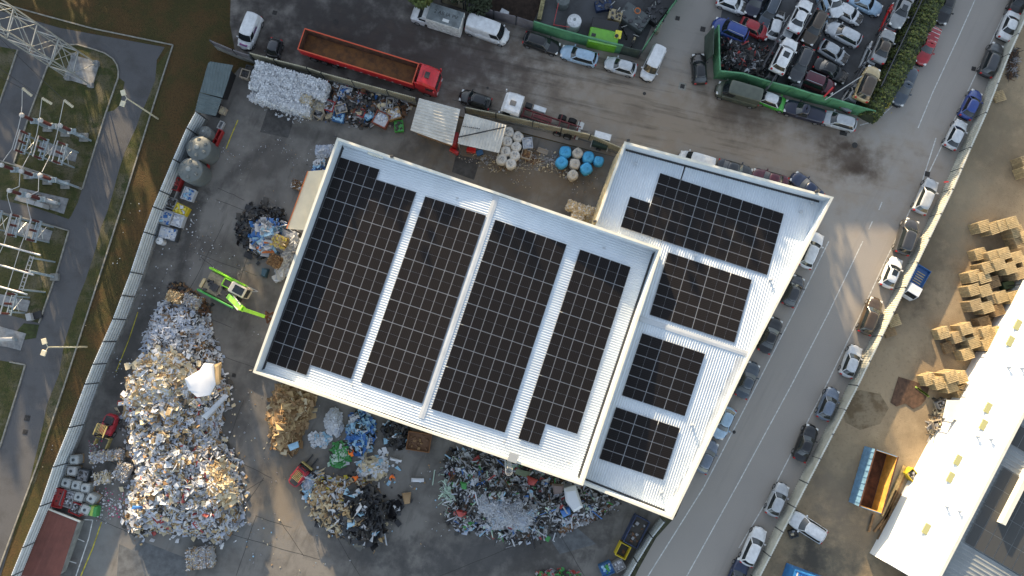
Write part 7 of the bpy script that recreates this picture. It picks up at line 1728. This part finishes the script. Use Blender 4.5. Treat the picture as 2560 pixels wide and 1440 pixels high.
# ---------------------------------------------------------------- dirt yard: pallets, container, beams
PalM = [mat('pallet_pine', (.50, .38, .20), .8, noise=.25, scale=4), mat('pallet_pine2', (.44, .33, .18), .8, noise=.3, scale=4), mat('pallet_old', (.30, .20, .10), .85, noise=.3, scale=4)]
def pallet_stack_mesh(n, m, L=1.2, W=1.2):
    body = MB().use(m); h = .144
    for k in range(n):
        z = k*h
        for s in (-1, 0, 1):
            body.box((s*(L/2-.07), 0, z+.01+.02), (.13, W, .02)); 
            for t in (-1, 0, 1): body.box((s*(L/2-.07), t*(W/2-.06), z+.075), (.12, .11, .075))
        for s in range(7): body.box((0, -W/2+.05+s*(W-.1)/6, z+.13), (L, .105, .02))
    return body
PSRC = {}
def stack(px, py, n, label, mi=0, yaw=None, L=1.2, W=1.2):
    h = n*.144; p = P(px, py, h); key = (n, mi, L, W); y = PYAW if yaw is None else yaw
    if key not in PSRC:
        r = empty('pallet_stack', (p.x, p.y, 0), y, label, 'pallet stack', 'stacks of new wooden pallets'); pallet_stack_mesh(n-1, PalM[mi], L, W).build('stacked_pallets', r); t = pallet_stack_mesh(1, PalM[mi], L, W).build('top_pallet', r, loc=(0, 0, (n-1)*.144)); PSRC[key] = r; return r
    return copy_tree(PSRC[key], (p.x, p.y, 0), y, label)
PYAW = yaw_px(2462, 562, 2490, 553)
PS = [(2462, 565, 12, 0), (2490, 570, 13, 0), (2510, 562, 14, 0), (2532, 556, 15, 0), (2545, 578, 13, 0), (2568, 590, 14, 0), (2553, 604, 12, 1),
      (2453, 634, 9, 0), (2487, 640, 15, 0), (2512, 634, 16, 0), (2545, 643, 15, 0), (2569, 652, 15, 0),
      (2472, 668, 14, 0), (2500, 660, 16, 0), (2527, 670, 16, 0), (2553, 683, 15, 1),
      (2438, 690, 12, 0), (2462, 693, 13, 0), (2486, 705, 11, 2), (2437, 724, 12, 0), (2465, 726, 13, 0), (2505, 742, 13, 0), (2537, 742, 14, 0), (2484, 745, 11, 1),
      (2442, 762, 12, 1), (2470, 768, 12, 0), (2497, 775, 11, 2),
      (2463, 805, 9, 2), (2417, 822, 12, 0), (2470, 830, 13, 0), (2447, 832, 10, 1), (2490, 832, 13, 0), (2360, 832, 8, 0), (2397, 842, 9, 1), (2437, 856, 11, 0), (2472, 860, 13, 0), (2375, 868, 4, 2), (2420, 885, 10, 0),
      (2325, 948, 9, 0), (2352, 958, 11, 0), (2380, 942, 14, 0), (2405, 944, 13, 0), (2380, 966, 12, 0), (2408, 978, 10, 1), (2425, 965, 9, 1),
      (2570, 400, 12, 1), (2575, 425, 12, 0), (2237, 802, 3, 0), (2226, 828, 2, 2), (2500, 240, 2, 1)]
rown = lambda y: 'topmost pallet group' if y < 610 else ('second pallet group' if y < 690 else ('third pallet group' if y < 780 else ('fourth pallet group' if y < 900 else 'lowest pallet group')))
cnt = {}
ordn = ['first', 'second', 'third', 'fourth', 'fifth', 'sixth', 'seventh', 'eighth', 'ninth', 'tenth', 'eleventh', 'twelfth', 'thirteenth']
for (x, y, n, mi) in sorted(PS, key=lambda t: (rown(t[1]), t[0])):
    g = rown(y); cnt[g] = cnt.get(g, 0)+1
    lb = '%s pallet stack from the left in the %s' % (ordn[cnt[g]-1], g)
    if (x, y) == (2237, 802): lb = 'upper of two low pallet stacks lying beside the white wall'; cnt[g] -= 1
    elif (x, y) == (2226, 828): lb = 'lower of two low pallet stacks beside the white wall'; cnt[g] -= 1
    elif (x, y) == (2500, 240): lb = 'low wooden crate base behind the upper white wall'; cnt[g] -= 1
    elif x > 2565 and y < 500: lb = ('upper' if y < 410 else 'lower')+' pallet stack cut by the right edge near the top'; cnt[g] -= 1
    stack(x, y, n, lb, mi, L=1.35, W=1.25)
BeltG = mat('machine_moss', (.04, .07, .03), .7); 
p = P(2520, 712, .6); o = MB().use(BeltG).bbox((0, 0, .4), (1.4, .9, .8), .06, PYAW).build('green_bin', loc=(p.x, p.y, 0)); tag(o, 'dark green bin between the pallet stacks', 'bin')
# blue / rust container
def container():
    a, c, d = P(2173, 1130, 2.3), P(2138, 1252, 2.3), P(2250, 1150, 2.3); yaw = atan2(c.y-a.y, c.x-a.x); L = (c-a).length+.3
    mid = P(2192, 1202, 2.0); r = empty('roll_off_container', (mid.x, mid.y, 0), yaw, 'large open roll-off container, blue outside and rusty inside, in the dirt yard', 'container'); W = 2.7; H = 2.3; wl = 6.6
    OB = mat('container_blue', (.12, .24, .38), .6, noise=.25, scale=1.5); OY = mat('container_ochre', (.55, .30, .06), .7, noise=.25, scale=1.5)
    b = MB().use(OB)
    for s in (-1, 1): b.box((0, s*(W/2-.04), H/2+.1), (wl, .08, H))
    for s in (-1, 1): b.box((s*(wl/2-.04), 0, H/2+.1), (.08, W-.16, H))
    for k in range(9):
        for s in (-1, 1): b.box((-wl/2+.4+k*(wl-.8)/8, s*(W/2+.03), H/2+.1), (.1, .08, H-.1))
    b.build('container_side', r); b = MB().use(OY)
    for s in (-1, 1): b.box((0, s*(W/2-.09), H/2+.2), (wl-.2, .02, H-.2))
    for s in (-1, 1): b.box((s*(wl/2-.09), 0, H/2+.2), (.02, W-.2, H-.2))
    b.build('inner_lining', r); MB().use(RustD).box((0, 0, .22), (wl-.2, W-.22, .12)).build('container_floor', r)
    b = MB().use(RustD); b.box((0, W/2-.04, H+.13), (wl, .14, .06)); b.box((0, -W/2+.04, H+.13), (wl, .14, .06)); b.build('top_rail', r)
    for x in (-2.8, 2.8):
        for s in (-1, 1): MB().use(DarkM).tube((x, s*.9-.1, .1), (x, s*.9+.1, .1), .1, n=10).build('roller', r)
container()
def plate(pts, z, m, label, name, cat, th=.08):
    q = [xy(P(x, y, z)) for x, y in pts]; c = sum(q, Vector())/len(q); b = MB().use(m); b.prism([p-c for p in q], .012, .012+th); o = b.build(name, loc=(c.x, c.y, 0)); tag(o, label, cat); return o
plate([(2246, 942), (2285, 953), (2322, 970), (2312, 1000), (2302, 1012), (2282, 1022), (2262, 1008), (2240, 1016), (2226, 1006)], 0, mat('soil_dark', (.085, .048, .03), .95, noise=.5, scale=2.5), 'dark rust brown sheet lying in the dirt yard', 'steel_plate', 'plate')
for k in range(4): plate([(2288+k*4, 965+k*3), (2316+k*2, 984+k*2), (2314+k*2, 987+k*2), (2286+k*4, 968+k*3)], 0, MATS['lime'] if 'lime' in MATS else C_['green'], ('first', 'second', 'third', 'fourth')[k]+' green bar from the top, beside the rust brown sheet', 'green_bar', 'bar', .15)
Bm_ = [mat('beam_wood', (.22, .13, .06), .85, noise=.4, scale=3), mat('beam_pale', (.45, .32, .14), .85, noise=.3, scale=3)]
for k, (x0, y0, x1, y1) in enumerate(((2262, 1165, 2205, 1290), (2268, 1175, 2212, 1298), (2246, 1230, 2200, 1325), (2256, 1235, 2212, 1320), (2240, 1260, 2196, 1350), (2232, 1270, 2186, 1330), (2185, 1285, 2172, 1330), (2262, 1180, 2240, 1225))):
    a, c = P(x0, y0, .2), P(x1, y1, .2); L = (c-a).length; o = MB().use(Bm_[1 if k in (0, 7) else 0]).box((0, 0, .15), (L, .22, .2)).build('timber_beam', loc=((a.x+c.x)/2, (a.y+c.y)/2, 0), yaw=atan2(c.y-a.y, c.x-a.x)); tag(o, ('pale long beam nearest the container', 'brown long beam beside the pale one', 'third timber from the container', 'fourth timber from the container', 'lowest long timber', 'timber reaching furthest left', 'short brown timber stub below the container', 'short pale beam end at the container corner')[k], 'beam', 'timber beams beside the container')
# blue container at the bottom
def bluebox():
    p = P(2003, 1432, 2.4); r = empty('shipping_container', (p.x+1.0, p.y-1.2, 0), yaw_px(1975, 1400, 2060, 1432, 2.4), 'bright blue container cut by the bottom edge', 'container'); BB = paint('container_bright', (.02, .16, .42), .5)
    b = MB().use(BB); b.box((.8, -.3, 1.25), (5.8, 2.4, 2.4)); 
    for k in range(18): b.box((-1.9+k*.32, -.3, 2.47), (.14, 2.2, .05))
    b.build('container_side', r); b = MB().use(BB); b.box((.8, .86, 2.5), (5.8, .14, .12)); b.box((.8, -1.46, 2.5), (5.8, .14, .12)); b.build('top_rail', r); MB().use(White).box((-1.75, .5, 2.505), (.15, .4, .02)).build('sign_plate', r)
bluebox()
# odds and ends in the dirt yard
for (x, y, L, W, H, yw, m, lb) in ((2358, 1010, 1.2, .8, .8, .4, PlG, 'grey crate at the corner of the pale square sheet'), (2345, 1062, 1.0, 1.0, .9, .2, PlT, 'beige crate of scrap beside the white factory'), (2285, 1190, 1.5, 1.0, 1.0, -.9, PlY, 'dusty yellow barrow by the white factory wall'), (2208, 1385, 1.2, .4, .5, -.4, mat('rust_bar', (.16, .05, .03), .8), 'rust red bench at the lower factory corner'), (1985, 1335, 0.9, .8, .6, .3, PlD, 'dark bucket behind the white wall near the white SUV')):
    crate(x, y, L, W, H, yw, m, lb, ['dark', 'grey', 'cream'], seed=int(x), n=8)
heap('rubble_heap', [(2345, 1000), (2375, 1005), (2360, 1055), (2330, 1095), (2318, 1070)], .6, .8, 260, [('grey', 3), ('cream', 3), ('dark', 2), ('card', 1)], (.15, .5), 'pale odds and ends along the factory wall below the pallets', seed=77, stick=.3)
heap('branch_heap', [(2520, 130), (2545, 120), (2540, 190), (2515, 205)], .4, .8, 200, [('grey', 3), ('dark', 3), ('brown', 2)], (.1, .2), 'grey brush pile just behind the upper white wall', stick=.9, seed=78, base='brown')
# strap and pole across the breaker-yard fence
a, c = P(2062, 250, 2.4), P(2155, 190, 3.0); o = MB().use(Steel).bar((0, 0, 0), c-a, .09).build('steel_pole', loc=tuple(a)); tag(o, 'pale steel pole slanting across the green fence below the maroon SUV', 'pole')
p = P(2070, 232, 2.6); o = MB().use(PT['brightred']).bar((-.5, -.5, 0), (.4, .5, .4), .18).build('traffic_cone', loc=tuple(p)); tag(o, 'small red and white piece resting on the slanting pole', 'cone')
